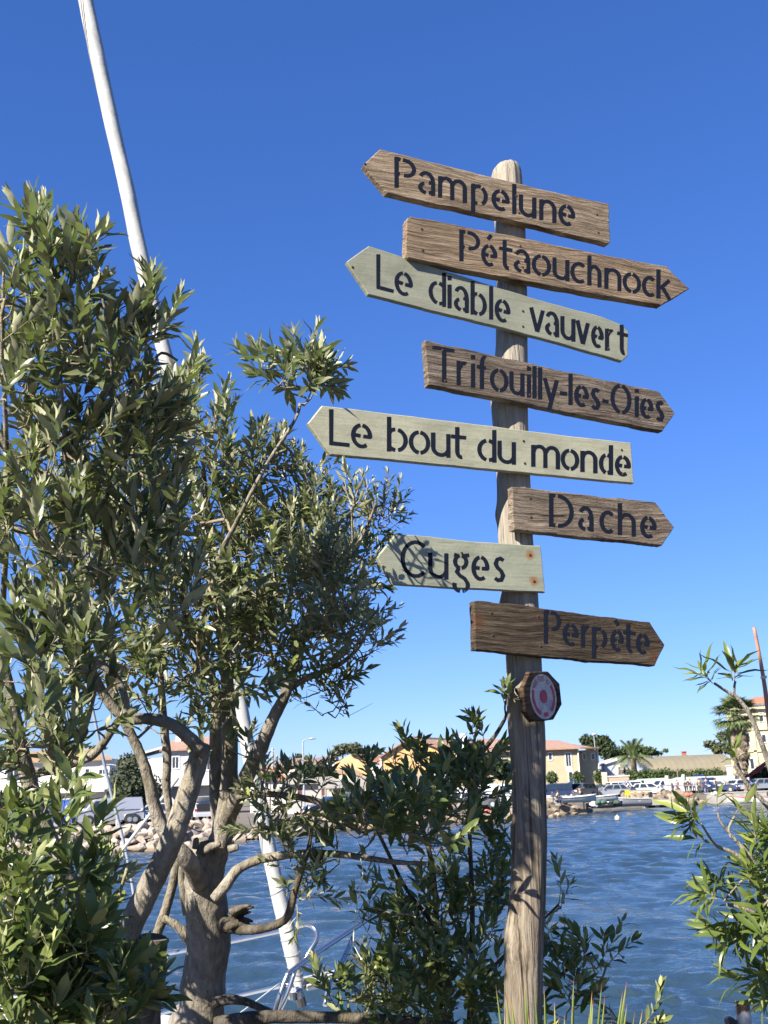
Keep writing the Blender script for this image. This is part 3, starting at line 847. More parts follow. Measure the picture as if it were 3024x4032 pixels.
bgtree('shrub_tree', 'big rounded grey green bush behind the vans', 96, [(515, 3080, 75, 90), (480, 3120, 50, 55), (550, 3110, 55, 70), (510, 3010, 45, 40), (600, 3120, 40, 60)], 5200, .17, FL['round'], tr=.2, seed=1)
bgtree('garden_hedge', 'dark hedge with yellow flowers left of the blue van', 98, [(0, 3150, 45, 34), (50, 3155, 50, 32), (-60, 3140, 60, 45), (100, 3165, 30, 24)], 2600, .16, FL['mid'], tr=.1, seed=2, cat='hedge')
g = bgtree('flowering_bush', 'bright yellow flowering bush left of the blue van', 93, [(25, 3168, 26, 12), (0, 3172, 22, 12)], 420, .16, fleaf('yellow_flowers', (.55, .42, .03), (.75, .62, .1)), tr=.05, seed=3, cat='bush')
bgtree('pine_tree', 'spreading dark pine in front of the pink house', 125, [(1240, 3035, 48, 16), (1200, 3045, 34, 14), (1282, 3045, 36, 14), (1170, 3052, 20, 10), (1310, 3055, 20, 8), (1240, 3022, 30, 8)], 1500, .28, FL['dark'], tr=.2, seed=4)
bgtree('palm_shrub', 'small spiky palm below the orange cottage roof', 112, [(1062, 3055, 28, 12)], 300, .35, FL['mid'], tr=.1, seed=5, cat='palm')
bgtree('round_tree', 'grey green round tree behind the brown stepped roofs', 175, [(1350, 2950, 34, 20), (1395, 2946, 28, 18), (1420, 2962, 22, 14), (1322, 2966, 22, 12)], 1300, .32, FL['olive'], tr=.25, seed=6)
bgtree('round_tree', 'low tree top peeking between the stepped house and street lamp', 178, [(1176, 2984, 16, 14), (1210, 2984, 14, 6)], 300, .32, FL['olive'], tr=.2, seed=7)
bgtree('golden_shrub', 'golden green rounded shrub against the orange stone gable', 122, [(1590, 3036, 34, 18), (1560, 3045, 20, 10), (1620, 3042, 20, 12)], 900, .22, FL['gold'], tr=.1, seed=8, cat='shrub')
bgtree('golden_shrub', 'tall thin golden shrub beside the stone house corner', 124, [(1735, 2995, 16, 26), (1720, 3015, 14, 18)], 400, .22, FL['gold'], tr=.1, seed=9, cat='shrub')
bgtree('umbrella_pine', 'wide dark umbrella pine behind the signpost', 120,
       [(1900, 3010, 70, 26), (1830, 3030, 60, 26), (1960, 3015, 60, 26), (1780, 3050, 40, 22), (1990, 3045, 50, 22), (1890, 2985, 45, 16), (2040, 3035, 40, 20)], 4200, .24, FL['dark'], trunk=1935, tr=.35, seed=10)
bgtree('clipped_shrub', 'rounded green shrub by the yellow house, next to the post', 146, [(2172, 3064, 22, 22)], 900, .16, FL['mid'], tr=.1, seed=11, cat='shrub')
bgtree('clipped_shrub', 'rounded green shrub below the tall window of the yellow house', 146, [(2275, 3064, 25, 22), (2275, 3050, 14, 10)], 1000, .16, FL['mid'], tr=.1, seed=12, cat='shrub')
bgtree('clipped_shrub', 'rounded green shrub at the right corner of the yellow house', 147, [(2360, 3060, 22, 24)], 900, .16, FL['mid'], tr=.1, seed=13, cat='shrub')
bgtree('evergreen_tree', 'dark green tree rising behind the yellow house corner', 175, [(2350, 2935, 48, 40), (2400, 2960, 36, 40), (2310, 2915, 26, 20), (2380, 2915, 22, 20), (2420, 2980, 24, 28)], 2600, .3, FL['dark'], tr=.3, seed=14)
bgtree('pine_tree', 'flat topped pine behind the feathery palm', 185, [(2490, 2946, 45, 12), (2540, 2955, 45, 14), (2455, 2962, 30, 12), (2585, 2966, 26, 9), (2520, 2968, 50, 12), (2618, 2956, 12, 7), (2445, 2985, 30, 14)], 2000, .3, FL['mid'], trunk=2520, tr=.25, seed=15)
bgtree('pine_tree', 'sparse grey pine between the hangar and the fan palm', 172, [(2800, 2932, 26, 14), (2845, 2900, 26, 20), (2830, 2945, 30, 20), (2785, 2925, 16, 8), (2866, 2880, 14, 14), (2858, 2950, 22, 18)], 1100, .28, FL['olive'], trunk=2848, tr=.3, seed=16)
bgtree('oleander_hedge', 'long dark hedge in front of the khaki hangar roof', 152, [(x_, 3060 - (x_ % 3) * 4, 26, 19 + (x_ * 7) % 9) for x_ in range(2492, 2872, 22)], 5200, .22, FL['mid'], tr=.08, seed=17, cat='hedge')
bgtree('oleander_hedge', 'dark green hedge at the foot of the mansion, far right', 147, [(3000, 3044, 26, 22), (3040, 3040, 36, 26), (2975, 3055, 14, 12)], 1500, .22, FL['dark'], tr=.1, seed=18, cat='hedge')
bgtree('tree_line', 'thin line of distant tree tops over the left terrace roof', 190, [(60, 2938, 60, 9), (180, 2932, 50, 10), (300, 2938, 50, 9), (380, 2945, 40, 8)], 900, .35, FL['dark'], tr=.1, seed=19, cat='trees')

def frond(L, droop, seed, w=.42, nl=26):
    """feather frond from the origin along +X, rising then drooping"""
    rnd = random.Random(seed); m_ = MB(); pts = []
    for i in range(9):
        t = i / 8
        pts.append(Vector((L * t * (1 - .12 * t), 0, L * (.55 * t - droop * t * t))))
    m_.tube(pts, [.05 * (1 - .8 * i / 8) for i in range(9)], 4)
    for i in range(nl):
        t = .12 + .86 * i / nl; k_ = t * 8; j = int(min(7, k_)); p = pts[j].lerp(pts[j+1], k_ - j)
        d = (pts[j+1] - pts[j]).normalized(); ll = w * L * .5 * math.sin(math.pi * (.12 + .8 * t)) + .1
        for s in (-1, 1):
            q = p + d * ll * .55 + Vector((0, s * ll * .8, -ll * .35 + rnd.uniform(-.05, .05)))
            m_.add([p - d * .05, p + d * .06, q], [(0, 1, 2)])
    return m_
def palm_feather(px, pyc, Y, label):
    c = PY(px, pyc, Y); g = empty('feather_palm', (c.x, Y, 1.05), label, 'palm')
    MB().tube([(c.x, Y, 1.0), (c.x + .1, Y, (1 + c.z)/2), (c.x, Y, c.z)], [.45, .38, .45], 10).build('trunk', bark_mat('palm_bark', (.05, .04, .03), (.11, .085, .06), (.18, .14, .1)), g)
    meshes = []
    for s in range(4):
        me = frond(3.5, (.6, 1.0, 1.25, .4)[s], s).mesh('frond', FL['palm'] if s != 2 else FL['dry'])
        set_rnd(me, [random.Random(s * 100 + i // 6).random() for i in range(len(me.polygons))]); meshes.append(me)
    rnd = random.Random(5)
    for i in range(34):
        k_ = 3 if i < 8 else (0 if i < 17 else (1 if i < 28 else 2))
        M = Matrix.Translation(c) @ Matrix.Rotation(i * 2.4, 4, 'Z') @ Matrix.Rotation(-(.9 if k_ == 3 else 0.1), 4, 'Y') @ Matrix.Scale(rnd.uniform(.85, 1.1), 4)
        link('frond', meshes[k_], g, M)
palm_feather(2492, 2992, 156, 'feathery date palm in front of the pale blue house')
def fan(seed, Rr, n=26, spread=2.5, dry=False):
    rnd = random.Random(seed); m_ = MB()
    m_.tube([(0, 0, 0), (Rr * .55, 0, Rr * .05), (Rr, 0, 0)], [.03, .025, .02], 4)
    for i in range(n):
        a = (i / (n - 1) - .5) * spread; d = Vector((math.cos(a), math.sin(a), rnd.uniform(-.06, .06))); l_ = Rr * rnd.uniform(.8, 1.05)
        o_ = Vector((Rr, 0, 0)); sd = Vector((-math.sin(a), math.cos(a), 0)) * .07
        tip = o_ + d * l_ + Vector((0, 0, -l_ * (.12 + .25 * rnd.random())))
        m_.add([o_, o_ + d * l_ * .6 - sd, tip, o_ + d * l_ * .6 + sd], [(0, 1, 2, 3)])
    return m_
def palm_fan(px, pyc, pyskirt, Y, label):
    c = PY(px, pyc, Y); zb = PY(px, pyskirt, Y).z
    g = empty('fan_palm', (c.x, Y, 1.05), label, 'palm')
    MB().tube([(c.x, Y, 1.0), (c.x, Y, zb), (c.x, Y, c.z)], [.5, .42, .4], 10).build('trunk', bark_mat('fan_palm_bark', (.12, .1, .08), (.27, .22, .17), (.4, .34, .27)), g)
    ms = []
    for s in range(3):
        me = fan(s, 1.55).mesh('frond', FL['palm']); set_rnd(me, [random.Random(s*31 + i).random() for i in range(len(me.polygons))]); ms.append(me)
    dm = []
    for s in range(2):
        me = fan(s + 7, 1.25, 14, 1.3).mesh('frond', FL['dry']); set_rnd(me, [random.Random(s*31 + i).random() for i in range(len(me.polygons))]); dm.append(me)
    rnd = random.Random(9)
    for i in range(64):
        el = rnd.uniform(-.5, 1.45); M = Matrix.Translation(c) @ Matrix.Rotation(i * 2.4, 4, 'Z') @ Matrix.Rotation(-el, 4, 'Y') @ Matrix.Scale(rnd.uniform(.9, 1.15), 4)
        link('frond', ms[i % 3], g, M)
    for i in range(170):
        t = rnd.random(); z = c.z * (1 - t) + zb * t + .2
        M = Matrix.Translation((c.x, Y, z)) @ Matrix.Rotation(i * 2.4, 4, 'Z') @ Matrix.Translation((.25 + .55*math.sin(math.pi*min(1,t+.15)), 0, 0)) @ Matrix.Rotation(R(66) + .25 * rnd.random() + .2 * t, 4, 'Y') @ Matrix.Scale(rnd.uniform(.75, 1.1), 4)
        link('dead_frond', dm[i % 2], g, M)
palm_fan(2897, 2822, 3000, 140, 'tall fan palm with thick skirt of dead fronds by the mansion')
# ------------------------------------------------------------------ vehicles
def carpaint(name, col, metal=.0, rough=.28):
    if name in MATS: return MATS[name]
    k = N(name); k.fin(col, rough, None, metal, .6); k.b.inputs['Coat Weight'].default_value = .5; k.b.inputs['Coat Roughness'].default_value = .08
    n = k.noise(k.coord(), 3, 4); k.val(k.b.inputs['Roughness'], k.ramp(n, [(.3, rough), (.8, min(.6, rough + .18))]))
    MATS[name] = k.m; return k.m
CP = dict(white=carpaint('white_paint', (.55, .55, .56)), silver=carpaint('silver_paint', (.38, .40, .43), .5), grey=carpaint('grey_paint', (.09, .095, .105), .3),
          dkblue=carpaint('dark_blue_paint', (.02, .04, .11), .2), blue=carpaint('blue_paint', (.04, .10, .48)), ltgrey=carpaint('light_grey_paint', (.36, .38, .42), .3),
          green=carpaint('pale_green_paint', (.45, .58, .42)), black=carpaint('black_paint', (.02, .02, .025)))
M_tyre = plain('tyre_rubber', (.018, .018, .02), .8); M_rim = plain('wheel_rim', (.45, .46, .48), .35, .6); M_glass = plain('car_glass', (.02, .028, .034), .05, spec=.8)
M_lampr = plain('tail_light', (.45, .02, .02), .25); M_lampw = plain('head_light', (.72, .74, .76), .15); M_trim = plain('black_trim', (.025, .025, .028), .6)
_q = MB().tube([(0, -.11, 0), (0, -.09, 0), (0, .09, 0), (0, .11, 0)], [.27, .32, .32, .27], 16); ME_tyre = _q.mesh('tyre', M_tyre)
_q = MB().tube([(0, -.118, 0), (0, .118, 0)], [.19, .19], 10)
for _k in range(5):
    _a = _k * 2 * math.pi / 5; _q.cbox((.1 * math.cos(_a), -.12, .1 * math.sin(_a)), (.05, .02, .05))
ME_rim = _q.mesh('rim', M_rim)
PROF = {  # (x/L from the front, z/H): lower body line then glass house line
 'hatch': dict(L=4.1, W=1.74, H=1.48, low=[(0, .2), (0, .42), (.03, .5), (.24, .60), (.27, .62), (.96, .66), (1, .60), (1, .2)], gh=[(.26, .62), (.43, .96), (.55, 1), (.85, .97), (.97, .655)], wx=(.19, .81)),
 'wagon': dict(L=4.7, W=1.78, H=1.47, low=[(0, .2), (0, .42), (.03, .5), (.25, .60), (.28, .62), (.97, .65), (1, .58), (1, .2)], gh=[(.27, .62), (.42, .95), (.52, 1), (.86, .97), (.975, .645)], wx=(.18, .80)),
 'suv': dict(L=4.4, W=1.84, H=1.76, low=[(0, .2), (0, .48), (.04, .56), (.22, .62), (.25, .63), (.99, .64), (1, .6), (1, .2)], gh=[(.24, .63), (.36, .96), (.46, 1), (.92, .98), (.985, .64)], wx=(.19, .80)),
 'van': dict(L=5.0, W=1.95, H=1.98, low=[(0, .17), (0, .40), (.05, .48), (.15, .54), (.17, .55), (1, .55), (1, .17)], gh=[(.15, .55), (.26, .93), (.34, 1), (.97, 1), (1, .55)], wx=(.19, .79)),
 'smallvan': dict(L=4.3, W=1.82, H=1.82, low=[(0, .18), (0, .42), (.05, .52), (.2, .58), (.22, .59), (1, .59), (1, .18)], gh=[(.2, .59), (.33, .94), (.42, 1), (.96, .99), (.995, .59)], wx=(.19, .80))}
def vehicle(kind, paint, label, loc, yaw, cat=None, panel=False, open_hatch=False, scale=1.0, cover=None, group='vehicles parked along the far bank'):
    """the front points along local -X; yaw turns it about Z"""
    q = PROF[kind]; L, W, H = q['L'], q['W'], q['H']; pm = CP[paint]
    name = 'parked_van' if 'van' in kind else 'parked_car'
    g = empty(name, loc, label, cat or ('van' if 'van' in kind else 'car'), group, yaw)
    def wd(z):
        return W/2 if z < .6*H else W/2 - (z - .6*H) / (.4*H) * W * (.05 if kind == 'van' else .11)
    X = lambda t: (t - .5) * L
    def loft(pts, name_, mat, hw, close=True):
        n = len(pts); v = [(X(x), -hw(z*H), z*H) for x, z in pts] + [(X(x), hw(z*H), z*H) for x, z in pts]
        f = [tuple(range(n-1, -1, -1)), tuple(range(n, 2*n))] + [(i, (i+1) % n, (i+1) % n + n, i + n) for i in range(n)]
        m_ = MB().add(v, f); me = m_.mesh(name_, mat); return me
    lw = q['low']
    n = len(lw); hw = lambda z: W/2
    # body in three lofted rings: narrower sill, full belt
    v = []; f = []
    rings = [(-W/2 + .06, .985), (-W/2, 1.0), (W/2, 1.0), (W/2 - .06, .985)]
    for y, s in rings:
        for x, z in lw: v.append((X(x) * s, y, z*H * (1 if s == 1 else .995)))
    for r_ in range(3):
        for i in range(n):
            a = r_*n + i; b_ = r_*n + (i+1) % n; f.append((a, b_, b_ + n, a + n))
    f += [tuple(range(n-1, -1, -1)), tuple(range(3*n, 4*n))]
    me = MB().add(v, f).mesh('body', pm); body = link('body', me, g, WM[g.name])
    gh = q['gh']; me = loft(gh, 'cabin', pm, wd); link('cabin', me, g, WM[g.name])
    G = WM[g.name]
    def part(nm, m_, mat, par=None, smooth=False):
        return link(nm, m_.mesh(nm, mat, smooth), par or g, G)
    # glass
    def sidepane(poly, nm='side_window'):
        for s in (-1, 1):
            v = [(X(x), s * (wd(z*H) + .012), z*H) for x, z in poly]; w = [(X(x), s * (wd(z*H) - .02), z*H) for x, z in poly]; k_ = len(poly)
            ff = [tuple(range(k_)) if s > 0 else tuple(range(k_-1, -1, -1))] + [(i, (i+1) % k_, (i+1) % k_ + k_, i + k_) for i in range(k_)]
            part(nm, MB().add(v + w, ff), M_glass)
    def inset(z0, z1, xa, xb, xa1, xb1): return [(xa, z0), (xb, z0), (xb1, z1), (xa1, z1)]
    zb, ft = gh[0][1] + .03, gh[1]; zt = .93
    fx = lambda z: gh[0][0] + (gh[1][0] - gh[0][0]) * (z - gh[0][1]) / (gh[1][1] - gh[0][1])
    rx = lambda z: gh[-1][0] + (gh[-2][0] - gh[-1][0]) * (z - gh[-1][1]) / (gh[-2][1] - gh[-1][1])
    x0, x1 = fx(zb) + .02, rx(zb) - .03; x0t, x1t = fx(zt) + .02, rx(zt) - .02
    if kind in ('van', 'smallvan') and panel:
        sidepane(inset(zb, zt - .03, x0, x0 + .17, x0t, x0 + .17))
    else:
        cuts = [0, .38, .72, 1] if kind != 'hatch' else [0, .52, 1]
        for i in range(len(cuts) - 1):
            a, c = cuts[i], cuts[i+1]; e = .012
            sidepane(inset(zb, zt, x0 + (x1 - x0)*a + e, x0 + (x1 - x0)*c - e, x0t + (x1t - x0t)*a + e, x0t + (x1t - x0t)*c - e))
    def endpane(pa, pb, sgn, nm):
        a, c = Vector((X(pa[0]), 0, pa[1]*H)), Vector((X(pb[0]), 0, pb[1]*H)); d = (c - a); a2, c2 = a + d*.1, a + d*.9
        nn = Vector((-d.z * 1.0, 0, d.x)).normalized() * sgn * .015
        if nn.x * sgn > 0: nn = nn
        v = []
        for p_ in (a2, c2):
            for s in (-1, 1): v.append((p_.x + nn.x, s * (wd(p_.z) - .09), p_.z + nn.z))
        w = [(x - nn.x*2, y, z - nn.z*2) for x, y, z in v]
        m_ = MB().add(v + w, [(0, 1, 3, 2), (4, 6, 7, 5), (0, 4, 5, 1), (2, 3, 7, 6), (0, 2, 6, 4), (1, 5, 7, 3)]); part(nm, m_, M_glass)
    endpane(gh[0], gh[1], 1, 'windscreen')
    if not panel and not open_hatch: endpane(gh[-1], gh[-2], -1, 'rear_window')
    if open_hatch:
        x_ = X(rx(.7)); part('boot', MB().box(x_ - .05, X(1) + .012, -W*.38, W*.38, .45*H, .86*H), M_trim)
        a = Vector((X(gh[-2][0]), 0, gh[-2][1]*H)); c = a + Vector((.75, 0, .42))
        part('tailgate', MB().add([(a.x, -W*.4, a.z), (a.x, W*.4, a.z), (c.x, W*.38, c.z), (c.x, -W*.38, c.z), (a.x, -W*.4, a.z - .06), (a.x, W*.4, a.z - .06), (c.x, W*.38, c.z - .06), (c.x, -W*.38, c.z - .06)],
             [(0, 1, 2, 3), (7, 6, 5, 4), (0, 4, 5, 1), (2, 6, 7, 3), (1, 5, 6, 2), (0, 3, 7, 4)]), pm)
    # wheels
    for wx in q['wx']:
        for s in (-1, 1):
            rw = .33 if kind != 'van' else .35
            p_ = Vector((X(wx), s * (W/2 - .10), rw))
            part('wheel_arch', MB().tube([(p_.x, s * (W/2 - .22), rw + .03), (p_.x, s * (W/2 + .006), rw + .03)], [.39, .39], 16), M_trim)
            wh = link('wheel', None, g, G @ Matrix.Translation(p_)); wh.empty_display_size = .1
            link('tyre', ME_tyre, wh, G @ Matrix.Translation(p_ + Vector((0, s*.025, 0)))); link('rim', ME_rim, wh, G @ Matrix.Translation(p_ + Vector((0, s*.03, 0))))
    zl = lw[2][1] * H
    for s in (-1, 1):
        part('headlight', MB().box(X(.0) - .02, X(.045), s*W*.36 - .16, s*W*.36 + .16, zl - .16, zl - .01), M_lampw)
        zr = .60 * H
        part('tail_light', MB().box(X(1) - .05, X(1) + .015, s*(W/2 - .12) - .1, s*(W/2 - .12) + .1, zr - (.3 if 'van' in kind else .16), zr), M_lampr)
        part('wing_mirror', MB().box(X(gh[0][0] + .05) - .06, X(gh[0][0] + .05) + .06, s*(W/2 + .09) - .1, s*(W/2 + .09) + .1, gh[0][1]*H + .04, gh[0][1]*H + .2), pm)
    part('bumper', MB().box(X(0) - .05, X(0) + .1, -W*.46, W*.46, .17*H, .33*H), M_trim)
    part('bumper', MB().box(X(1) - .1, X(1) + .05, -W*.46, W*.46, .19*H, .34*H), M_trim if panel else pm)
    part('number_plate', MB().box(X(0) - .065, X(0) - .045, -.26, .26, .24*H, .30*H), CP['white'])
    return g
def park(kind, paint, label, pxc, pyb, Z, yaw_deg, **kw):
    """stand the vehicle where pixel column pxc meets its wheels' row, ground height Z"""
    p = GP(pxc, pyb, Z)
    return vehicle(kind, paint, label, (p.x, p.y, Z), R(yaw_deg), **kw)
def parkY(kind, paint, label, pxc, Y, Z, yaw_deg, **kw):
    return vehicle(kind, paint, label, (GX(pxc, Y, Z), Y, Z), R(yaw_deg), **kw)
# yaw 0: nose to the left of the picture; 90: nose towards the camera; 180: nose to the right
parkY('van', 'blue', 'blue van with white roof and white square on its side', 146, 80, 1.05, 8, panel=True)
bx_ = bpy.data.objects['parked_van']; G_ = WM[bx_.name]
link('roof_panel', MB().box(-1.2, 2.4, -.86, .86, 1.97, 2.04).mesh('roof_panel', CP['white']), bx_, G_)
link('white_square', MB().box(-.9, .15, -.985, -.972, .55, 1.25).mesh('white_square', CP['white']), bx_, G_)
parkY('van', 'ltgrey', 'grey white panel van parked with its rear towards the rounded bush', 428, 87, 1.05, 20, panel=True)
parkY('hatch', 'white', 'white hatchback nose to the left beside the leaning olive trunk', 590, 88, 1.05, 22)
parkY('hatch', 'white', 'white car with open boot between the olive trunks', 775, 92, 1.05, -62, open_hatch=True)
parkY('wagon', 'dkblue', 'dark blue estate car in front of the grey garages', 1305, 92, 1.05, 30)
parkY('suv', 'black', 'black car half hidden by the shrub in front of the garages', 1440, 95, 1.05, 150)
parkY('van', 'white', 'white van parked directly left of the signpost', 1955, 104, 1.05, 168, panel=True)
parkY('smallvan', 'white', 'small white van with dark windscreen left of the signpost, partly behind leaves', 1868, 101, 1.05, 178, panel=True)
parkY('wagon', 'grey', 'dark grey estate car at the bank left of the signpost, under the shrub', 1880, 97.5, 1.0, 165)
parkY('smallvan', 'dkblue', 'dark blue van with raised tailgate just right of the signpost', 2178, 130, 1.05, 5, open_hatch=True)
parkY('suv', 'grey', 'dark grey family car facing left below the yellow house', 2290, 131, 1.05, 48)
parkY('hatch', 'grey', 'dark hatchback behind the silver estate car', 2362, 137, 1.05, 30)
parkY('wagon', 'silver', 'silver estate car with open tailgate beside the yellow chair', 2400, 134.5, 1.05, 6, open_hatch=True)
parkY('suv', 'white', 'white car parked behind the silver estate car', 2420, 141, 1.05, 15)
parkY('suv', 'ltgrey', 'light grey car at the back under the boundary wall', 2460, 147, 1.05, 25)
parkY('smallvan', 'white', 'white small van at the back with dark rear window', 2500, 146, 1.05, 90)
parkY('van', 'green', 'pale green and white van at the back of the car park', 2550, 148, 1.05, 12, panel=True)
parkY('wagon', 'white', 'white car nose to the right behind the concrete block', 2560, 136, 1.05, 172)
parkY('smallvan', 'white', 'white panel van behind the white car with its rear to the people', 2620, 140, 1.05, 14, panel=True)
parkY('van', 'white', 'white van behind the standing people with dark side opening', 2702, 141, 1.05, 10, panel=True)
parkY('hatch', 'white', 'white hatchback roof showing behind the small white posts', 2640, 150, 1.05, 70)
parkY('smallvan', 'dkblue', 'dark blue van with raised tailgate beside the man in blue', 2790, 139, 1.05, 95, open_hatch=True)
parkY('van', 'white', 'white high roofed van behind the dark blue cars', 2820, 149, 1.05, 15, panel=True)
parkY('hatch', 'dkblue', 'dark blue hatchback with open boot right of the people', 2842, 138, 1.05, 150, open_hatch=True)
parkY('hatch', 'white', 'white hatchback right of the open dark blue hatchback', 2900, 140, 1.05, 28)
parkY('hatch', 'white', 'white car roof behind the white hatchback at the gate pillar', 2895, 147, 1.05, 20)
parkY('wagon', 'silver', 'silver estate car at the far right edge of the car park', 2990, 141, 1.05, 12)
p0 = GX(2910, 148, 1.05); p1 = GX(2998, 148, 1.05)
g = empty('flatbed_trailer', ((p0+p1)/2, 148, 1.05), 'dark blue covered trailer behind the silver estate car on the right', 'trailer')
MB().box(p0, p1, 147.2, 149, 1.7, 3.0).build('cover', CP['dkblue'], g); MB().box(p0, p1, 147.2, 149, 1.5, 1.69).build('chassis', M_trim, g)
for t in (.3, .7):
    MB().tube([(p0+(p1-p0)*t, 147.1, 1.4), (p0+(p1-p0)*t, 147.35, 1.4)], .35, 12).build('wheel', M_tyre, g)

# ------------------------------------------------------------------ small boats
def boat(L, W, H, hull, inside, label, loc, yaw, motor=True, stripe=None, cat='boat', tilt=0.0, group='small open boats at the far bank'):
    g = empty('small_boat', loc, label, cat, group, yaw); G = WM[g.name] @ Matrix.Rotation(tilt, 4, 'Y')
    WM[g.name] = G; g.matrix_basis = G
    ns, nr = 12, 6; v = []; vi = []
    for i in range(ns + 1):
        t = i / ns; x = (t - .5) * L
        w = W/2 * min(1, (t * 3.2) ** .55 if t > 0 else 0.0) * (1 - .12 * max(0, t - .6) / .4); w = max(w, .015)
        sh = H * (1 + .38 * (1 - t) ** 2); kl = H * .38 * max(0, 1 - t * 4) ** 1.5
        for k_ in range(nr + 1):
            a = k_ / nr; s = (a - .5) * 2
            y = w * math.copysign(abs(s) ** .55, s) if s else 0; z = kl + (sh - kl) * abs(s) ** 1.9
            v.append((x, y, z)); vi.append((x * .985, y * .9, max(z, H * .42) if abs(s) < .99 else z - .0))
    def strip(vs, rev): 
        f = []
        for i in range(ns):
            for k_ in range(nr):
                a = i*(nr+1) + k_; q_ = (a, a+1, a+nr+2, a+nr+1); f.append(q_ if rev else q_[::-1])
        return f
    m_ = MB().add(v, strip(v, False)); n_ = (nr+1)*ns
    m_.add([v[n_ + k_] for k_ in range(nr+1)], [tuple(range(nr+1))])
    link('hull', m_.mesh('hull', hull, True), g, G)
    link('deck', MB().add(vi, strip(vi, True)).mesh('deck', inside), g, G)
    for side in (0, nr):
        pts = [v[i*(nr+1) + side] for i in range(ns + 1)]
        link('gunwale', MB().tube(pts, .045, 5).mesh('gunwale', stripe or M_wpost), g, G)
    for t in (.45, .72):
        x = (t - .5) * L; link('bench', MB().box(x - .13, x + .13, -W*.43, W*.43, H*.68, H*.73).mesh('bench', M_wpost), g, G)
    if motor:
        x = L/2 + .12
        mo = link('outboard_motor', MB().box(x - .14, x + .22, -.15, .15, H + .1, H + .5).tube([(x + .05, 0, H + .12), (x + .08, 0, H * .4 - .25)], .06, 6).mesh('outboard_motor', CP['black'] if motor != 'g' else CP['grey']), g, G)
        link('cowling', MB().ball((x + .04, 0, H + .5), (.24, .17, .14)).mesh('cowling', CP['black'], True), mo, G)
    return g
B_tq = carpaint('turquoise_hull', (.32, .52, .50)); B_wh = carpaint('white_hull', (.55, .56, .54)); B_bl = carpaint('sky_blue_hull', (.10, .42, .66)); B_gy = carpaint('grey_hull', (.30, .30, .33)); B_rd = carpaint('red_trim', (.6, .12, .07))
M_in = plain('boat_floor', (.55, .52, .46), .7)
def boatp(px, py, z, L, W, H, hull, inside, label, yaw, **kw):
    p = GP(px, py, z); return boat(L, W, H, hull, inside, label, (p.x, p.y, z), R(yaw), **kw)
boatp(1252, 3274, -.12, 3.9, 1.5, .62, B_tq, M_in, 'pale turquoise open boat nearest the water below the street lamp', 12, motor=False, stripe=B_tq)
boatp(1212, 3250, .05, 4.2, 1.5, .62, B_bl, M_in, 'sky blue open boat behind the turquoise boat', 10, stripe=B_wh)
boatp(1225, 3225, .5, 4.3, 1.6, .6, B_wh, M_in, 'white open boat with turquoise rim drawn up behind the blue boat', 14, motor=False, stripe=B_tq)
boatp(1205, 3205, .9, 5.0, 1.8, .7, B_wh, M_in, 'larger white boat highest on the bank under the lamp', 8, motor='g')
boatp(1345, 3248, .1, 3.6, 1.5, .6, B_tq, M_in, 'turquoise and white boat with dark motor right of the blue boat', 20)
boatp(1110, 3235, .4, 3.4, 1.4, .55, B_tq, M_in, 'turquoise boat left of the street lamp behind the furled sail', 30, motor=False)
boatp(2215, 3158, 1.05, 4.4, 1.6, .5, B_wh, M_in, 'long white boat on the bank right of the signpost', 8, motor=False)
boatp(2268, 3160, 1.05, 4.0, 1.5, .48, B_wh, M_in, 'white boat partly behind the seated man in the orange cap', -170, motor='g')
boatp(2352, 3157, 1.0, 4.0, 1.5, .45, B_wh, M_in, 'white inflatable looking boat in front of the silver estate car', 172, motor='g')
boatp(2474, 3176, .3, 4.5, 1.75, .75, B_gy, M_in, 'grey sided dinghy with white rim and black outboard by the concrete block', 4, stripe=B_wh)
boatp(2380, 3182, .3, 3.6, 1.5, .5, CP['grey'], M_trim, 'dark open boat with piled nets at the slip', 170, motor=True)
boatp(2945, 3166, -.1, 4.3, 1.6, .65, B_wh, M_in, 'white boat with red trim moored at the stone wall', -6, stripe=B_rd)
boatp(3040, 3166, -.1, 4.3, 1.6, .65, B_wh, M_in, 'white boat at the right edge of the picture', 4, stripe=B_rd)
# gear on the slip
def lump(px, py, z, r, mat, name, label, cat, seed=0):
    p = GP(px, py, z); g = empty(name, (p.x, p.y, z), label, cat); rnd = random.Random(seed); m_ = MB()
    for _ in range(6): m_.ball((p.x + rnd.uniform(-r, r)*.6, p.y + rnd.uniform(-.2, .2), z + r * rnd.uniform(.25, .7)), (r*rnd.uniform(.4, .6), r*.5, r*rnd.uniform(.3, .5)), 8, 5)
    m_.build('heap', mat, g)
    return g
lump(2368, 3172, .8, .5, plain('green_net', (.06, .11, .09), .9, var=.4), 'net_heap', 'round bundle of green netting between the boats', 'net', 3)
lump(2345, 3180, .6, .55, plain('white_sacks', (.6, .58, .56), .9, var=.3), 'sack_heap', 'pale sacks heaped below the green net bundle', 'sacks', 4)
lump(2418, 3170, .6, .6, plain('dark_net', (.05, .07, .06), .9, var=.5), 'net_heap', 'dark nets piled in front of the silver car', 'net', 5)
lump(1912, 3208, .7, .5, plain('red_bucket', (.6, .12, .1), .6), 'float_heap', 'red floats on the bank left of the signpost', 'floats', 6)
lump(2712, 3138, 1.0, .45, plain('red_bag', (.55, .14, .08), .7), 'bag', 'red bag on the boulders in front of the people', 'bag', 7)
lump(2815, 3132, 1.0, .45, plain('white_bag', (.7, .66, .6), .7), 'bag', 'pale bag on the ground right of the man in blue', 'bag', 8)
lump(745, 3262, .95, .5, plain('brown_basket', (.3, .22, .14), .9, var=.4), 'fishing_basket', 'brown fishing basket behind the boulders below the open white car', 'basket', 9)
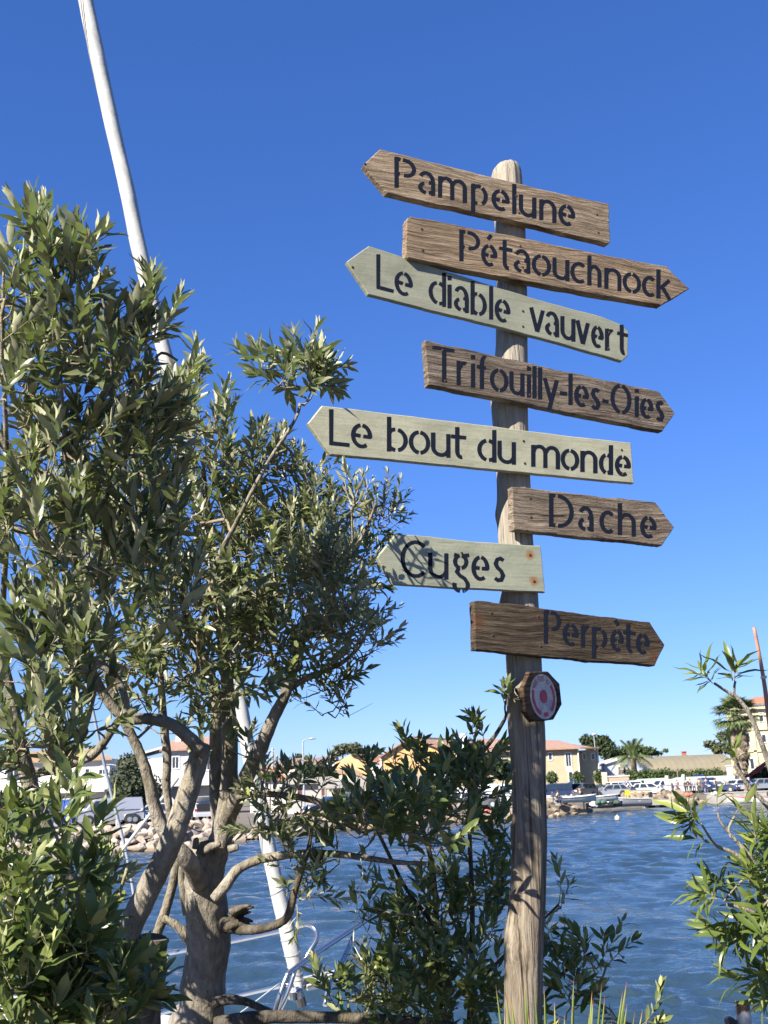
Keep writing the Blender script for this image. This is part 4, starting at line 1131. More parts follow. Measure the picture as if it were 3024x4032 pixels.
lump(700, 3262, .95, .45, plain('brown_basket', (.3, .22, .14), .9, var=.4), 'fishing_basket', 'smaller brown basket left of the other, above the pale boulders', 'basket', 10)
# yellow chair
p = GP(2476, 3147, 1.0); g = empty('plastic_chair', (p.x, p.y, 1.0), 'yellow plastic chair beside the concrete block', 'chair', None, R(15)); G = WM[g.name]; My = carpaint('yellow_plastic', (.75, .48, .02))
link('seat', MB().box(-.25, .25, -.25, .25, .42, .47).mesh('seat', My), g, G); link('backrest', MB().box(-.25, .25, .2, .26, .47, .9).mesh('backrest', My), g, G)
for sx in (-1, 1):
    for sy in (-1, 1): link('leg', MB().tube([(sx*.25, sy*.25, 0), (sx*.21, sy*.21, .42)], .03, 5).mesh('leg', My), g, G)

# ------------------------------------------------------------------ people
def skin_mesh(name, verts, edges, radii, mat, sub=1):
    me = bpy.data.meshes.new(name + '_skel'); me.from_pydata(verts, edges, [])
    o = bpy.data.objects.new('tmp', me); COL.objects.link(o)
    md = o.modifiers.new('s', 'SKIN'); md.use_smooth_shade = True
    if not me.skin_vertices: 
        pass
    for i, r_ in enumerate(radii):
        me.skin_vertices[0].data[i].radius = (r_, r_ * .9) if not isinstance(r_, tuple) else r_
    me.skin_vertices[0].data[0].use_root = True
    s_ = o.modifiers.new('u', 'SUBSURF'); s_.levels = sub; s_.render_levels = sub
    dg = bpy.context.evaluated_depsgraph_get(); ev = o.evaluated_get(dg)
    out = bpy.data.meshes.new_from_object(ev); out.name = name; out.materials.clear(); out.materials.append(mat)
    bpy.data.objects.remove(o)
    return out
def person_meshes(pose):
    # joints: pelvis, spine, chest, neck, head, headtop, shoulders, elbows, hands, hips, knees, ankles, toes
    lean = dict(stand=.0, bend=.28, sit=.12, stride=.04, side=.02)[pose]
    J = {}
    hz = .95 if pose != 'sit' else .45
    J['pel'] = (0, 0, hz); J['sp'] = (lean*.3, 0, hz + .22); J['ch'] = (lean*.75, 0, hz + .42); J['nk'] = (lean, 0, hz + .56); J['hd'] = (lean*1.15 + .02, 0, hz + .66); J['ht'] = (lean*1.2 + .02, 0, hz + .80)
    for s, n in ((-1, 'l'), (1, 'r')):
        J['sh'+n] = (lean*.85, s*.19, hz + .48)
        if pose in ('stand', 'stride'): J['el'+n] = (lean*.85 + .02*s, s*.25, hz + .21); J['ha'+n] = (.08 + .05*s, s*.25, hz - .04)
        elif pose == 'side': J['el'+n] = (-.05, s*.28, hz + .22); J['ha'+n] = (.17, s*.16, hz + .16)
        else: J['el'+n] = (lean + .14, s*.24, hz + .25); J['ha'+n] = (lean + .36, s*.15, hz + .17)
        J['hp'+n] = (0, s*.09, hz - .05)
        if pose == 'sit': J['kn'+n] = (.42, s*.13, .47); J['an'+n] = (.46, s*.13, .08); J['to'+n] = (.62, s*.14, .03)
        elif pose == 'stride': J['kn'+n] = (.12*s + .03, s*.10, .50); J['an'+n] = (.22*s, s*.10, .08); J['to'+n] = (.22*s + .14, s*.11, .03)
        else: J['kn'+n] = (.03, s*.11, .50); J['an'+n] = (0, s*.12, .08); J['to'+n] = (.15, s*.14, .03)
    def build(keys, edges, rad): 
        return [J[k] for k in keys], [(keys.index(a), keys.index(b)) for a, b in edges], [rad[k] for k in keys]
    body = ['pel', 'sp', 'ch', 'nk', 'hd', 'ht', 'shl', 'ell', 'hal', 'shr', 'elr', 'har', 'hpl', 'knl', 'anl', 'tol', 'hpr', 'knr', 'anr', 'tor']
    E_ = [('pel', 'sp'), ('sp', 'ch'), ('ch', 'nk'), ('nk', 'hd'), ('hd', 'ht')]
    for n in 'lr': E_ += [('ch', 'sh'+n), ('sh'+n, 'el'+n), ('el'+n, 'ha'+n), ('pel', 'hp'+n), ('hp'+n, 'kn'+n), ('kn'+n, 'an'+n), ('an'+n, 'to'+n)]
    r0 = dict(pel=.12, sp=.11, ch=.13, nk=.055, hd=.095, ht=.06)
    for n in 'lr': r0.update({'sh'+n: .06, 'el'+n: .04, 'ha'+n: .04, 'hp'+n: .085, 'kn'+n: .055, 'an'+n: .04, 'to'+n: .03})
    tk = ['pel', 'sp', 'ch', 'shl', 'ell', 'hal', 'shr', 'elr', 'har']; te = [('pel', 'sp'), ('sp', 'ch')] + [e for n in 'lr' for e in (('ch', 'sh'+n), ('sh'+n, 'el'+n), ('el'+n, 'ha'+n))]
    tr_ = dict(pel=.145, sp=.135, ch=.15)
    for n in 'lr': tr_.update({'sh'+n: .08, 'el'+n: .058, 'ha'+n: .045})
    lk = ['pel', 'hpl', 'knl', 'anl', 'hpr', 'knr', 'anr']; le = [e for n in 'lr' for e in (('pel', 'hp'+n), ('hp'+n, 'kn'+n), ('kn'+n, 'an'+n))]
    lr_ = dict(pel=.14); 
    for n in 'lr': lr_.update({'hp'+n: .1, 'kn'+n: .072, 'an'+n: .055})
    jk = dict(J)
    for n in 'lr':
        a, b_ = Vector(J['el'+n]), Vector(J['ha'+n]); J['ha'+n] = tuple(a.lerp(b_, .75))
    top = build(tk, te, tr_); J.update(jk); leg = build(lk, le, lr_)
    return build(body, E_, r0), top, leg, J['hd']
PM = {}
M_skin = plain('skin', (.50, .29, .19), .6)
def person(pose, top, legs, hair, label, px, Y, Z, yaw, h=1.0, group=None):
    if pose not in PM:
        bd, tp, lg, hd = person_meshes(pose)
        PM[pose] = (skin_mesh('body', *bd, M_skin), skin_mesh('jacket', *tp, None), skin_mesh('trousers', *lg, None), hd)
    bm_, tm, lm, hd = PM[pose]
    g = empty('person', (GX(px, Y, Z), Y, Z), label, 'person', group, R(yaw)); M = WM[g.name] @ Matrix.Scale(h, 4)
    link('body', bm_, g, M)
    for nm, me, col in (('jacket', tm, top), ('trousers', lm, legs)):
        me = me.copy(); me.materials.clear(); me.materials.append(plain('cloth_%02d%02d%02d' % tuple(int(c*99) for c in col), col, .9, var=.2, scale=9)); link(nm, me, g, M)
    link('hair', MB().ball((hd[0] - .02, 0, hd[2] + .05), (.115, .105, .11), 10, 6).mesh('hair', plain('hair_%02d%02d%02d' % tuple(int(c*99) for c in hair), hair, .8), True), g, M)
gp_ = 'people gathered at the open vans'
person('bend', (.30, .29, .30), (.07, .07, .09), (.30, .28, .26), 'person in light grey top leaning over at the white panel van', 2652, 133, 1.05, 200, 1.0, gp_)
person('side', (.34, .27, .27), (.18, .12, .12), (.12, .08, .05), 'person in dusty pink top left of the person in black', 2670, 132.5, 1.05, -60, .98, gp_)
person('stand', (.025, .03, .03), (.03, .03, .03), (.06, .04, .03), 'person dressed in black in front of the white van', 2706, 131.5, 1.05, 70, 1.04, gp_)
person('stand', (.05, .05, .06), (.04, .04, .05), (.1, .08, .06), 'person in dark clothes half behind the person in black', 2722, 133, 1.05, 110, 1.0, gp_)
person('side', (.24, .27, .33), (.04, .04, .06), (.5, .48, .45), 'grey haired person in grey blue top between black and khaki', 2736, 132.5, 1.05, 80, .97, gp_)
person('stand', (.17, .16, .10), (.05, .05, .04), (.14, .08, .05), 'person in khaki jacket and dark trousers seen from behind', 2757, 131, 1.05, 90, 1.03, gp_)
person('stand', (.05, .07, .20), (.07, .09, .22), (.1, .07, .05), 'person in navy blue overalls right of the person in khaki', 2784, 131, 1.05, 95, 1.06, gp_)
person('side', (.16, .08, .07), (.05, .05, .06), (.1, .08, .06), 'person in reddish brown top beside the open dark blue hatchback', 2822, 132.5, 1.05, -30, 1.0, gp_)
person('bend', (.68, .62, .56), (.25, .25, .3), (.35, .33, .3), 'person in white shirt bending behind the concrete block', 2484, 134.2, 1.05, 185, 1.0)
person('stand', (.06, .06, .08), (.04, .04, .06), (.4, .38, .35), 'person in dark coat standing on the bank left of the signpost', 1962, 96, 1.0, 60, 1.0)
person('stand', (.16, .19, .23), (.19, .22, .28), (.25, .2, .15), 'person in blue grey clothes standing against the signpost edge', 1980, 96, 1.0, 100, 1.03)
person('sit', (.03, .035, .05), (.05, .07, .13), (.06, .05, .04), 'person in black sitting on the boulders right of the signpost', 2194, 97.5, 1.0, 20, 1.0)
person('sit', (.05, .07, .12), (.12, .17, .28), (.65, .20, .06), 'seated person in navy jacket and orange cap on the boulders', 2291, 108, 1.0, 200, 1.05)
person('stand', (.04, .08, .32), (.04, .07, .25), (.3, .25, .2), 'person in bright blue overalls beside the open white car', 803, 91, 1.05, 120, 1.0)
person('side', (.05, .07, .14), (.25, .2, .16), (.12, .08, .06), 'person in navy top with bare arms behind the central olive stems', 933, 92, 1.05, 60, 1.0)
# ------------------------------------------------------------------ signpost
YP = 3.3
POST = [(651, 1960, 2040), (668, 1942, 2050), (700, 1934, 2054), (913, 1951, 2069), (1141, 1956, 2074), (1352, 1953, 2076), (1598, 1934, 2079), (1671, 1941, 2081), (1780, 1952, 2085), (1879, 1957, 2089),
        (2114, 1962, 2099), (2348, 1978, 2119), (2599, 1993, 2133), (2780, 1997, 2140), (2869, 2000, 2146), (2930, 2006, 2148), (3037, 2013, 2149), (3290, 2017, 2154), (3544, 2004, 2149), (3670, 1984, 2143), (3881, 1986, 2137),
        (4060, 1984, 2134), (4600, 1972, 2130), (5750, 1945, 2118)]
def post_at(py):
    for i in range(len(POST) - 1):
        a, b_ = POST[i], POST[i+1]
        if a[0] <= py <= b_[0]:
            t = (py - a[0]) / (b_[0] - a[0]); l, r_ = a[1] + (b_[1]-a[1])*t, a[2] + (b_[2]-a[2])*t
            c = PY((l + r_)/2, py, YP); d = (c - CAM).dot(FW)
            return c, (r_ - l)/2 * d / F
    return None
k = N('post_wood')
v = k.coord((1, 1, 1)); vm = k.n('VectorMath', operation='MULTIPLY'); k.l(v, vm.inputs[0]); vm.inputs[1].default_value = (34, 34, 2.6)
g1 = k.noise(vm.outputs[0], 1.7, 7, 0.66, 0.5); vm2 = k.n('VectorMath', operation='MULTIPLY'); k.l(v, vm2.inputs[0]); vm2.inputs[1].default_value = (42, 42, 1.3)
g2 = k.noise(vm2.outputs[0], .9, 3, .5, .6); bl = k.noise(v, 5, 5, .6); fine = k.noise(vm.outputs[0], 6, 4, .7)
c = k.ramp(g1, [(.30, (.08, .06, .042)), (.47, (.20, .165, .12)), (.66, (.33, .285, .22))])
crack = k.ramp(g2, [(.33, 1.0), (.39, 0.0)])
c = k.mix(k.math('MULTIPLY', crack, .9), c, (.025, .018, .012))
c = k.mix(.6, c, k.ramp(fine, [(.33, .45), (.6, 1.0)]), 'MULTIPLY')
c = k.mix(k.math('MULTIPLY', k.ramp(bl, [(.5, 0.0), (.72, 1.0)]), .45), c, (.33, .235, .14))
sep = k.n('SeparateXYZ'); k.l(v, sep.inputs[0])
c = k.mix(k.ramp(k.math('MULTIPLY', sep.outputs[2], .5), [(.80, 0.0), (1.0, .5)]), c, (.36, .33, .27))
n_ = k.bump(g1, .9, .012); n_ = k.bump(g2, 1.0, .02, n_); n_ = k.bump(fine, .4, .0015, n_)
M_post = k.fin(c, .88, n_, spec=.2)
pb, _ = post_at(5740)
sign = empty('signpost', (pb.x, YP, 1.2), 'weathered wooden signpost stacked with eight hand painted arrow boards', 'signpost')
def make_post():
    m_ = MB(); ns = 40; ys = []
    y = 5740.0
    while y > 652: ys.append(y); y -= 9.0
    for q in (668, 661, 655, 652): ys.append(float(q)) if q < ys[-1] else None
    ctr = []
    for y in ys: ctr.append(post_at(y))
    # extend straight down to the ground
    knots = [(2.66, 2.4, .012), (3.05, 3.9, .011), (3.62, 2.7, .01), (4.03, 3.3, .012), (2.35, 4.2, .01), (4.5, 4.6, .008), (3.33, 3.2, .012)]
    for (c_, r_) in ctr:
        for k_ in range(ns):
            a = 2 * math.pi * k_ / ns
            z = c_.z
            e = mnoise.noise(Vector((math.cos(a) * 2.2, math.sin(a) * 2.2, z * 1.3))) * .045
            e += mnoise.noise(Vector((math.cos(a) * 9, math.sin(a) * 9, z * 2.0))) * .03
            e += mnoise.noise(Vector((math.cos(a) * 26, math.sin(a) * 26, z * 5))) * .016
            rr = r_ * (1 + e)
            for kz, ka, kh in knots:
                da = abs((a - ka + math.pi) % (2*math.pi) - math.pi) * r_; rr += kh * math.exp(-((z - kz)**2 + da**2) / .0011)
            m_.v.append((c_.x + math.cos(a) * rr, YP + math.sin(a) * rr, z + .004 * mnoise.noise(Vector((a * 3, 0, 0)))))
    for i in range(len(ctr) - 1):
        for k_ in range(ns):
            a, b_ = i*ns + k_, i*ns + (k_+1) % ns; m_.f.append((a, b_, b_ + ns, a + ns))
    n0 = (len(ctr) - 1) * ns
    m_.v.append((ctr[-1][0].x, YP, ctr[-1][0].z + .004)); tp = len(m_.v) - 1
    for k_ in range(ns): m_.f.append((n0 + k_, n0 + (k_+1) % ns, tp))
    return m_
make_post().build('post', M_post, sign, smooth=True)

A = R(24)
Ux = Vector((math.cos(A), math.sin(A), 0)); Nn = Vector((math.sin(A), -math.cos(A), 0))
def frame(py, off, ang=A, rad=None):
    c, r_ = post_at(py)
    u = Vector((math.cos(ang), math.sin(ang), 0)); n = Vector((math.sin(ang), -math.cos(ang), 0))
    o = Vector((c.x, YP, c.z)) + n * ((rad if rad is not None else r_) + off)
    M = Matrix((u, -n, Vector((0, 0, 1)))).transposed().to_4x4(); M.translation = o
    return M
def on_plane(M, px, py):
    o = M.translation; n = M.to_3x3() @ Vector((0, 1, 0)); r_ = ray(px, py)
    p = CAM + r_ * ((o - CAM).dot(n) / r_.dot(n))
    q = M.inverted() @ p
    return q.x, q.z
def plank(M, poly_px, T, mat, name, label, seed, wav=.0012, top_px=None):
    rnd = random.Random(seed)
    poly = [on_plane(M, *q) for q in poly_px]
    # dense outline
    pts = []
    for i in range(len(poly)):
        a, b_ = Vector(poly[i]), Vector(poly[(i+1) % len(poly)]); L = (b_ - a).length; n = max(2, int(L / .012))
        for j in range(n):
            p = a.lerp(b_, j / n); amp = wav * (1 if j else .4)
            w = mnoise.noise(Vector((p.x * 14, p.y * 14, seed * 5.1))) * 2.2 + mnoise.noise(Vector((p.x * 60, p.y * 60, seed))) * .8
            d = (b_ - a).normalized(); nn = Vector((d.y, -d.x)); pts.append(p + nn * amp * w)
    area = sum(pts[i].x * pts[(i+1) % len(pts)].y - pts[(i+1) % len(pts)].x * pts[i].y for i in range(len(pts)))
    if area < 0: pts.reverse()
    n = len(pts); cx = sum((p.x for p in pts)) / n; cy = sum((p.y for p in pts)) / n
    def inset(k_):
        out = []
        for i in range(n):
            d = (pts[(i+1) % n] - pts[i-1]).normalized(); out.append(pts[i] + Vector((-d.y, d.x)) * k_)
        return out
    rings = [(inset(.0028), 0.0), (inset(.0008), .0012), (pts, .0035), (pts, T - .003), (inset(.0025), T)]
    v = []; f = []
    for ps, y in rings: v += [(p.x, y, p.y) for p in ps]
    for r_ in range(len(rings) - 1):
        for i in range(n): f.append((r_*n + i, (r_+1)*n + i, (r_+1)*n + (i+1) % n, r_*n + (i+1) % n))
    f.append(tuple(range(n))); f.append(tuple(range(len(rings)*n - 1, (len(rings)-1)*n - 1, -1)))
    return MB().add(v, f).build(name, mat, sign, M, world=False, label=label)

# stencil letters: strokes in a box x 0..1, y in cap heights; 'L' polyline
def arcp(cx, cy, rx, ry, a0, a1, n=None):
    n = n or max(4, int(abs(a1 - a0) / 14)); return [(cx + rx*math.cos(R(a0 + (a1-a0)*i/n)), cy + ry*math.sin(R(a0 + (a1-a0)*i/n))) for i in range(n+1)]
XH = .66; HS = .055   # x height to stroke centre, half stroke
def glyph(ch):
    l = lambda *p: list(p); h = .355; ry = .30
    if ch in 'éè':
        ac = [(.38, .86), (.68, 1.02)] if ch == 'é' else [(.62, .86), (.30, 1.02)]
        return glyph('e') + [ac]
    return {
    'P': [l((0, 0), (0, 1)), l((0, .945), (.22, .945)), l((.36, .945), (.5, .945)) + arcp(.5, .70, .5, .245, 88, -88) + l((.42, .455)), l((0, .47), (.18, .465))],
    'D': [l((0, 0), (0, 1)), l((0, .945), (.2, .945)), l((.33, .945),) + arcp(.35, .5, .65, .445, 88, -88) + l((.33, .055)), l((0, .055), (.2, .055))],
    'T': [l((0, .95), (1, .95)), l((.55, 1), (.55, 0))],
    'L': [l((0, 1), (0, .055), (1, .055))],
    'O': [arcp(.5, .5, .5, .45, 98, 262), arcp(.5, .5, .5, .45, 82, -82)],
    'C': [arcp(.62, .5, .62, .45, 48, 312)],
    'a': [arcp(.48, .44, .50, .26, 152, 8) + l((1, .40), (1, 0)), arcp(.5, .2, .5, .155, 112, 262), l((.68, .40), (.98, .41)), l((.66, .06), (.98, .12))],
    'm': [l((0, 0), (0, .70)), l((.02, .50),) + arcp(.25, .47, .24, .2, 150, 0) + l((.49, 0),), l((.51, .50),) + arcp(.76, .47, .24, .2, 150, 0) + l((1, 0),)],
    'n': [l((0, 0), (0, .70)), l((.04, .50),) + arcp(.5, .44, .5, .23, 145, 0) + l((1, 0),)],
    'h': [l((0, 0), (0, 1)), l((.04, .48),) + arcp(.5, .42, .5, .24, 145, 0) + l((1, 0),)],
    'u': [l((0, .70), (0, .28)) + arcp(.5, .27, .5, .215, 180, 325) + l((.97, .20),), l((1, .70), (1, 0))],
    'p': [l((0, -.30), (0, .70)), l((.05, .53),) + arcp(.42, h, .58, ry, 130, 72), arcp(.42, h, .58, ry, 60, -62), l((.05, .10), (.30, .06))],
    'b': [l((0, 0), (0, 1)), l((.05, .53),) + arcp(.42, h, .58, ry, 130, 95), arcp(.42, h, .58, ry, 78, -78), arcp(.42, h, .58, ry, -95, -140)],
    'd': [l((1, 0), (1, 1)), arcp(.58, h, .58, ry, 102, 258), arcp(.58, h, .58, ry, 84, 50), arcp(.58, h, .58, ry, -84, -45)],
    'o': [arcp(.5, h, .5, ry, 96, 264), arcp(.5, h, .5, ry, 84, -84)],
    'e': [arcp(.5, h, .5, ry, 84, 0) + l((.98, .345), (.60, .345)), arcp(.5, h, .5, ry, 97, 306), l((.02, .37), (.44, .35))],
    'c': [arcp(.62, h, .62, ry, 50, 310)],
    'l': [l((.5, 0), (.5, 1))], 'i': [l((.5, 0), (.5, .70)), l((.5, .83), (.5, .95))],
    'r': [l((0, 0), (0, .70)), l((.06, .48),) + arcp(.72, .36, .62, .30, 140, 70)],
    't': [l((.38, .95), (.38, .22)) + arcp(.72, .22, .34, .165, 180, 290), l((0, .655), (1, .655))],
    'f': [l((.42, 0), (.42, .72)) + arcp(.80, .74, .38, .215, 180, 70), l((0, .64), (.42, .64)), l((.42, .64), (.95, .64))],
    'k': [l((0, 0), (0, 1)), l((.92, .70), (.15, .36)), l((.32, .42), (1, 0))],
    'v': [l((0, .70), (.5, .02)), l((1, .70), (.52, .0))],
    'y': [l((0, .70), (.5, .04)), l((1, .70), (.34, -.30))],
    's': [l((.92, .60), (.62, .655), (.28, .62), (.13, .50), (.30, .40), (.70, .30), (.88, .18), (.70, .06), (.35, .045), (.06, .10))],
    'g': [arcp(.45, .50, .40, .17, 100, 262), arcp(.45, .50, .40, .17, 80, -82), l((-.02, .69), (.28, .66)), l((.62, .66), (1.05, .69)),
          l((.30, .33), (.18, .22), (.40, .12), (.72, .05), (.95, -.08)) , arcp(.48, -.14, .48, .17, 25, -78), arcp(.48, -.14, .48, .17, 160, 262)],
    '-': [l((0, .33), (1, .33))]}[ch]
k = N('navy_paint'); nn_ = k.noise(k.coord(), 160, 4)
M_ink = k.fin(k.ramp(nn_, [(.3, (.005, .007, .014)), (.75, (.010, .014, .027))]), .85, k.bump(nn_, .3, .001), spec=.12)
wn = k.noise(k.coord((1, 1, 5)), 55, 6, .72); tb = k.n('BsdfTransparent'); mx_ = k.n('MixShader')
k.l(k.ramp(wn, [(.60, 0.0), (.70, 1.0)]), mx_.inputs[0]); k.l(k.b.outputs[0], mx_.inputs[1]); k.l(tb.outputs[0], mx_.inputs[2]); k.l(mx_.outputs[0], k.out.inputs['Surface'])
def lettering(board, M, letters, base, Hs, sw, seed):
    """letters: (char, x left, x right) in pixels; base: two baseline points; Hs: cap height at them; sw: stroke width"""
    (xa, ya), (xb, yb) = base; m_ = MB(); rnd = random.Random(seed)
    for ch, xl, xr in letters:
        m_ = MB(); W = xr - xl; hw = sw / 2
        for s in glyph(ch):
            pts = []
            for gx, gy in s:
                x = xl + hw + (W - sw) * gx; xc = (xl + xr)/2
                t = (x - xa) / (xb - xa); Hh = Hs[0] + (Hs[1] - Hs[0]) * (xc - xa) / (xb - xa)
                pts.append(Vector((x, ya + (yb - ya) * t - gy * Hh)))
            for e_, nb_ in ((0, 1), (-1, -2)):
                if s[e_][0] in (0, 1) and abs(s[e_][1] - s[nb_][1]) < .05 and len(s) <= 3:
                    dd_ = (pts[e_] - pts[nb_]).normalized(); pts[e_] = pts[e_] + dd_ * hw
            # drop doubles
            q = [pts[0]]
            for p in pts[1:]:
                if (p - q[-1]).length > 1.0: q.append(p)
            if len(q) < 2: continue
            L = []; Rr = []
            for i, p in enumerate(q):
                d0 = (q[i] - q[i-1]).normalized() if i else None; d1 = (q[i+1] - q[i]).normalized() if i < len(q) - 1 else None
                d = ((d0 or d1) + (d1 or d0)).normalized(); nrm = Vector((-d.y, d.x))
                co = max(.5, nrm.dot(Vector((-(d1 or d0).y, (d1 or d0).x))))
                horiz = abs(d.x)
                w = hw * (1 - .16 * horiz) / co * (1 + rnd.uniform(-.04, .04))
                L.append(p + nrm * w); Rr.append(p - nrm * w)
            n0 = len(m_.v)
            for a, b_ in zip(L, Rr):
                for z_ in (a, b_):
                    X, Z = on_plane(M, z_.x, z_.y); m_.v.append((X, -.0006 - rnd.random() * .00012, Z))
            for i in range(len(L) - 1): m_.f.append((n0 + 2*i, n0 + 2*i + 1, n0 + 2*i + 3, n0 + 2*i + 2))
        m_.build('hyphen' if ch == '-' else 'letter', M_ink, board, M, world=False)
M_rust = plain('rusty_screw', (.10, .045, .025), .7, .3, var=.5, scale=200); M_hole = plain('screw_hole', (.012, .009, .008), .9)
def screws(board, M, pts, r=.0042):
    for px, py in pts:
        X, Z = on_plane(M, px, py)
        s_ = MB().tube([(X, .002, Z), (X, -.0009, Z), (X, -.0013, Z)], [r, r, r*.75], 12).build('screw', M_rust, board, M, world=False)
        MB().tube([(X, -.0013, Z), (X, -.0019, Z)], r * .5, 6).build('screw_head', M_hole, board, M, world=False)
def z1(x, y): return (1350 + x * .84388, 550 + y * .84388)
def z2(x, y): return (1200 + x * .90416, 1300 + y * .90416)
def z3(x, y): return (1400 + x * .78360, 2050 + y * .78360)
def bd(py, T, off, zf, poly, mat, lab, letters, base, Hs, sw, scr, seed, wav=.0012, ang=A):
    M = frame(py, T + off, ang)
    b_ = plank(M, [zf(*q) for q in poly], T, mat, 'arrow_board', lab, seed, wav)
    sw *= .86; f_ = {z1: .84388, z2: .90416, z3: .7836}[zf]
    lettering(b_, M, [(c_, zf(a, 0)[0], zf(b2, 0)[0]) for c_, a, b2 in letters], (zf(*base[0]), zf(*base[1])), (Hs[0]*f_, Hs[1]*f_), sw*f_, seed)
    screws(b_, M, [zf(*q) for q in scr])
    return b_, M
W1 = wood_mat('board_wood_tan', (0.127, 0.090, 0.055), (0.293, 0.219, 0.145), (0.440, 0.352, 0.252), 1)
W2 = wood_mat('board_wood_brown', (0.107, 0.072, 0.043), (0.284, 0.204, 0.129), (0.430, 0.337, 0.231), 2)
W4 = wood_mat('board_wood_grey', (0.083, 0.063, 0.048), (0.215, 0.168, 0.123), (0.351, 0.291, 0.225), 3, 1.4)
W6 = wood_mat('board_wood_greybrown', (0.083, 0.061, 0.045), (0.230, 0.179, 0.129), (0.371, 0.306, 0.231), 4, 1.4)
bd(800, .028, .001, z1, [(175, 43), (99, 117), (206, 250), (430, 300), (730, 362), (1240, 486), (1247, 478), (1243, 300), (960, 238), (690, 172), (430, 108), (235, 58)], W1, 'tan wooden arrow board lettered Pampelune, pointing left, topmost',
   [('P', 240, 341), ('a', 350, 430), ('m', 443, 578), ('p', 597, 676), ('e', 692, 778), ('l', 789, 809), ('u', 820, 902), ('n', 915, 996), ('e', 1004, 1084)],
   [(250, 224), (995, 390)], (144, 138), 23, [(810, 262), (822, 342), (1185, 350), (1192, 433), (103, 113)], 1)
bd(990, .032, .0005, z1, [(318, 357), (303, 364), (297, 380), (296, 535), (306, 550), (560, 606), (860, 664), (1180, 722), (1488, 774), (1617, 695), (1510, 590), (1180, 530), (860, 462), (560, 403)], W2, 'brown wooden arrow board lettered Pétaouchnock, pointing right, second from top',
   [('P', 543, 640), ('é', 644, 720), ('t', 728, 790), ('a', 796, 874), ('o', 880, 971), ('u', 977, 1056), ('c', 1060, 1132), ('h', 1140, 1206), ('n', 1219, 1299), ('o', 1304, 1391), ('c', 1394, 1458), ('k', 1462, 1537)],
   [(555, 567), (1480, 742)], (147, 135), 22, [(368, 417), (372, 515), (828, 497), (838, 595)], 2)
bd(1230, .018, .001, z1, [(122, 495), (17, 570), (118, 722), (420, 800), (760, 882), (1050, 962), (1303, 1034), (1331, 1008), (1333, 895), (1298, 862), (1212, 826), (960, 760), (700, 680), (440, 598)], paint_mat('sage_paint', (.245, .25, .18), 3, ()), 'sage green painted arrow board lettered Le diable vauvert, pointing left, third from top',
   [('L', 155, 236), ('e', 240, 326), ('d', 399, 481), ('i', 486, 508), ('a', 517, 587), ('b', 595, 671), ('l', 681, 701), ('e', 707, 781), ('v', 868, 942), ('a', 942, 1008), ('u', 1014, 1084), ('v', 1084, 1152), ('e', 1157, 1217), ('r', 1222, 1268), ('t', 1279, 1329)],
   [(160, 696), (1310, 1005)], (163, 146), 22, [(45, 595), (840, 800), (840, 872), (1243, 900), (1240, 975)], 3, .0009)
bd(1500, .030, .0005, z2, [(526, 42), (537, 240), (860, 300), (1200, 370), (1560, 440), (1612, 362), (1545, 268), (1200, 192), (860, 118)], W4, 'grey wooden arrow board lettered Trifouilly-les-Oies, pointing right',
   [('T', 555, 650), ('r', 660, 712), ('i', 720, 744), ('f', 748, 798), ('o', 805, 886), ('u', 890, 956), ('i', 965, 986), ('l', 990, 1009), ('l', 1014, 1034), ('y', 1035, 1106), ('-', 1110, 1141), ('l', 1146, 1167), ('e', 1172, 1237), ('s', 1240, 1291), ('-', 1295, 1322), ('O', 1330, 1422), ('i', 1434, 1456), ('e', 1459, 1518), ('s', 1523, 1568)],
   [(612, 228), (1545, 395)], (152, 124), 21, [(600, 88), (970, 158), (980, 282), (612, 221)], 4, .0016)
bd(1755, .019, .001, z2, [(76, 328), (14, 406), (113, 541), (500, 578), (850, 612), (1180, 644), (1434, 667), (1420, 490), (1180, 464), (850, 422), (450, 372)], paint_mat('cream_paint', (.33, .325, .225), 5), 'cream painted arrow board lettered Le bout du monde, pointing left, longest',
   [('L', 105, 194), ('e', 200, 293), ('b', 357, 448), ('o', 452, 546), ('u', 549, 634), ('t', 636, 702), ('d', 750, 834), ('u', 838, 919), ('m', 985, 1111), ('o', 1113, 1195), ('n', 1199, 1274), ('d', 1280, 1342), ('e', 1349, 1420)],
   [(118, 501), (1385, 636)], (157, 128), 22, [(953, 483), (958, 580), (1380, 522), (1385, 628)], 5, .0008)
bd(2010, .031, .0005, z2, [(903, 681), (911, 870), (1230, 906), (1557, 938), (1610, 858), (1527, 750), (1230, 716)], W6, 'grey brown wooden arrow board lettered Dache, pointing right, short',
   [('D', 1063, 1171), ('a', 1189, 1257), ('c', 1282, 1347), ('h', 1362, 1441), ('e', 1459, 1532)],
   [(1075, 856), (1500, 907)], (146, 136), 22, [(982, 733), (985, 815)], 6, .0015)
sx = []
M7 = frame(2210, .020)
for q in [(877, 173), (897, 305)]:
    X_, Z_ = on_plane(M7, *z3(*q)); sx.append((X_, Z_, .019))
bd(2210, .019, .001, z3, [(200, 70), (109, 185), (190, 321), (560, 342), (954, 361), (930, 126), (560, 100), (290, 72)], paint_mat('pale_green_paint', (.275, .285, .205), 7, sx), 'pale green painted arrow board lettered Cuges, pointing left, with two rusty screws',
   [('C', 225, 352), ('u', 364, 466), ('g', 485, 577), ('e', 581, 672), ('s', 686, 757)],
   [(280, 287), (750, 309)], (190, 180), 25, [(877, 173), (897, 305), (533, 163)], 7, .0008)
M8 = frame(2480, .033); sx = []
for q, r_ in [((615, 510), .035), ((1500, 690), .03), ((1400, 530), .02)]:
    X_, Z_ = on_plane(M8, *z3(*q)); sx.append((X_, Z_, r_))
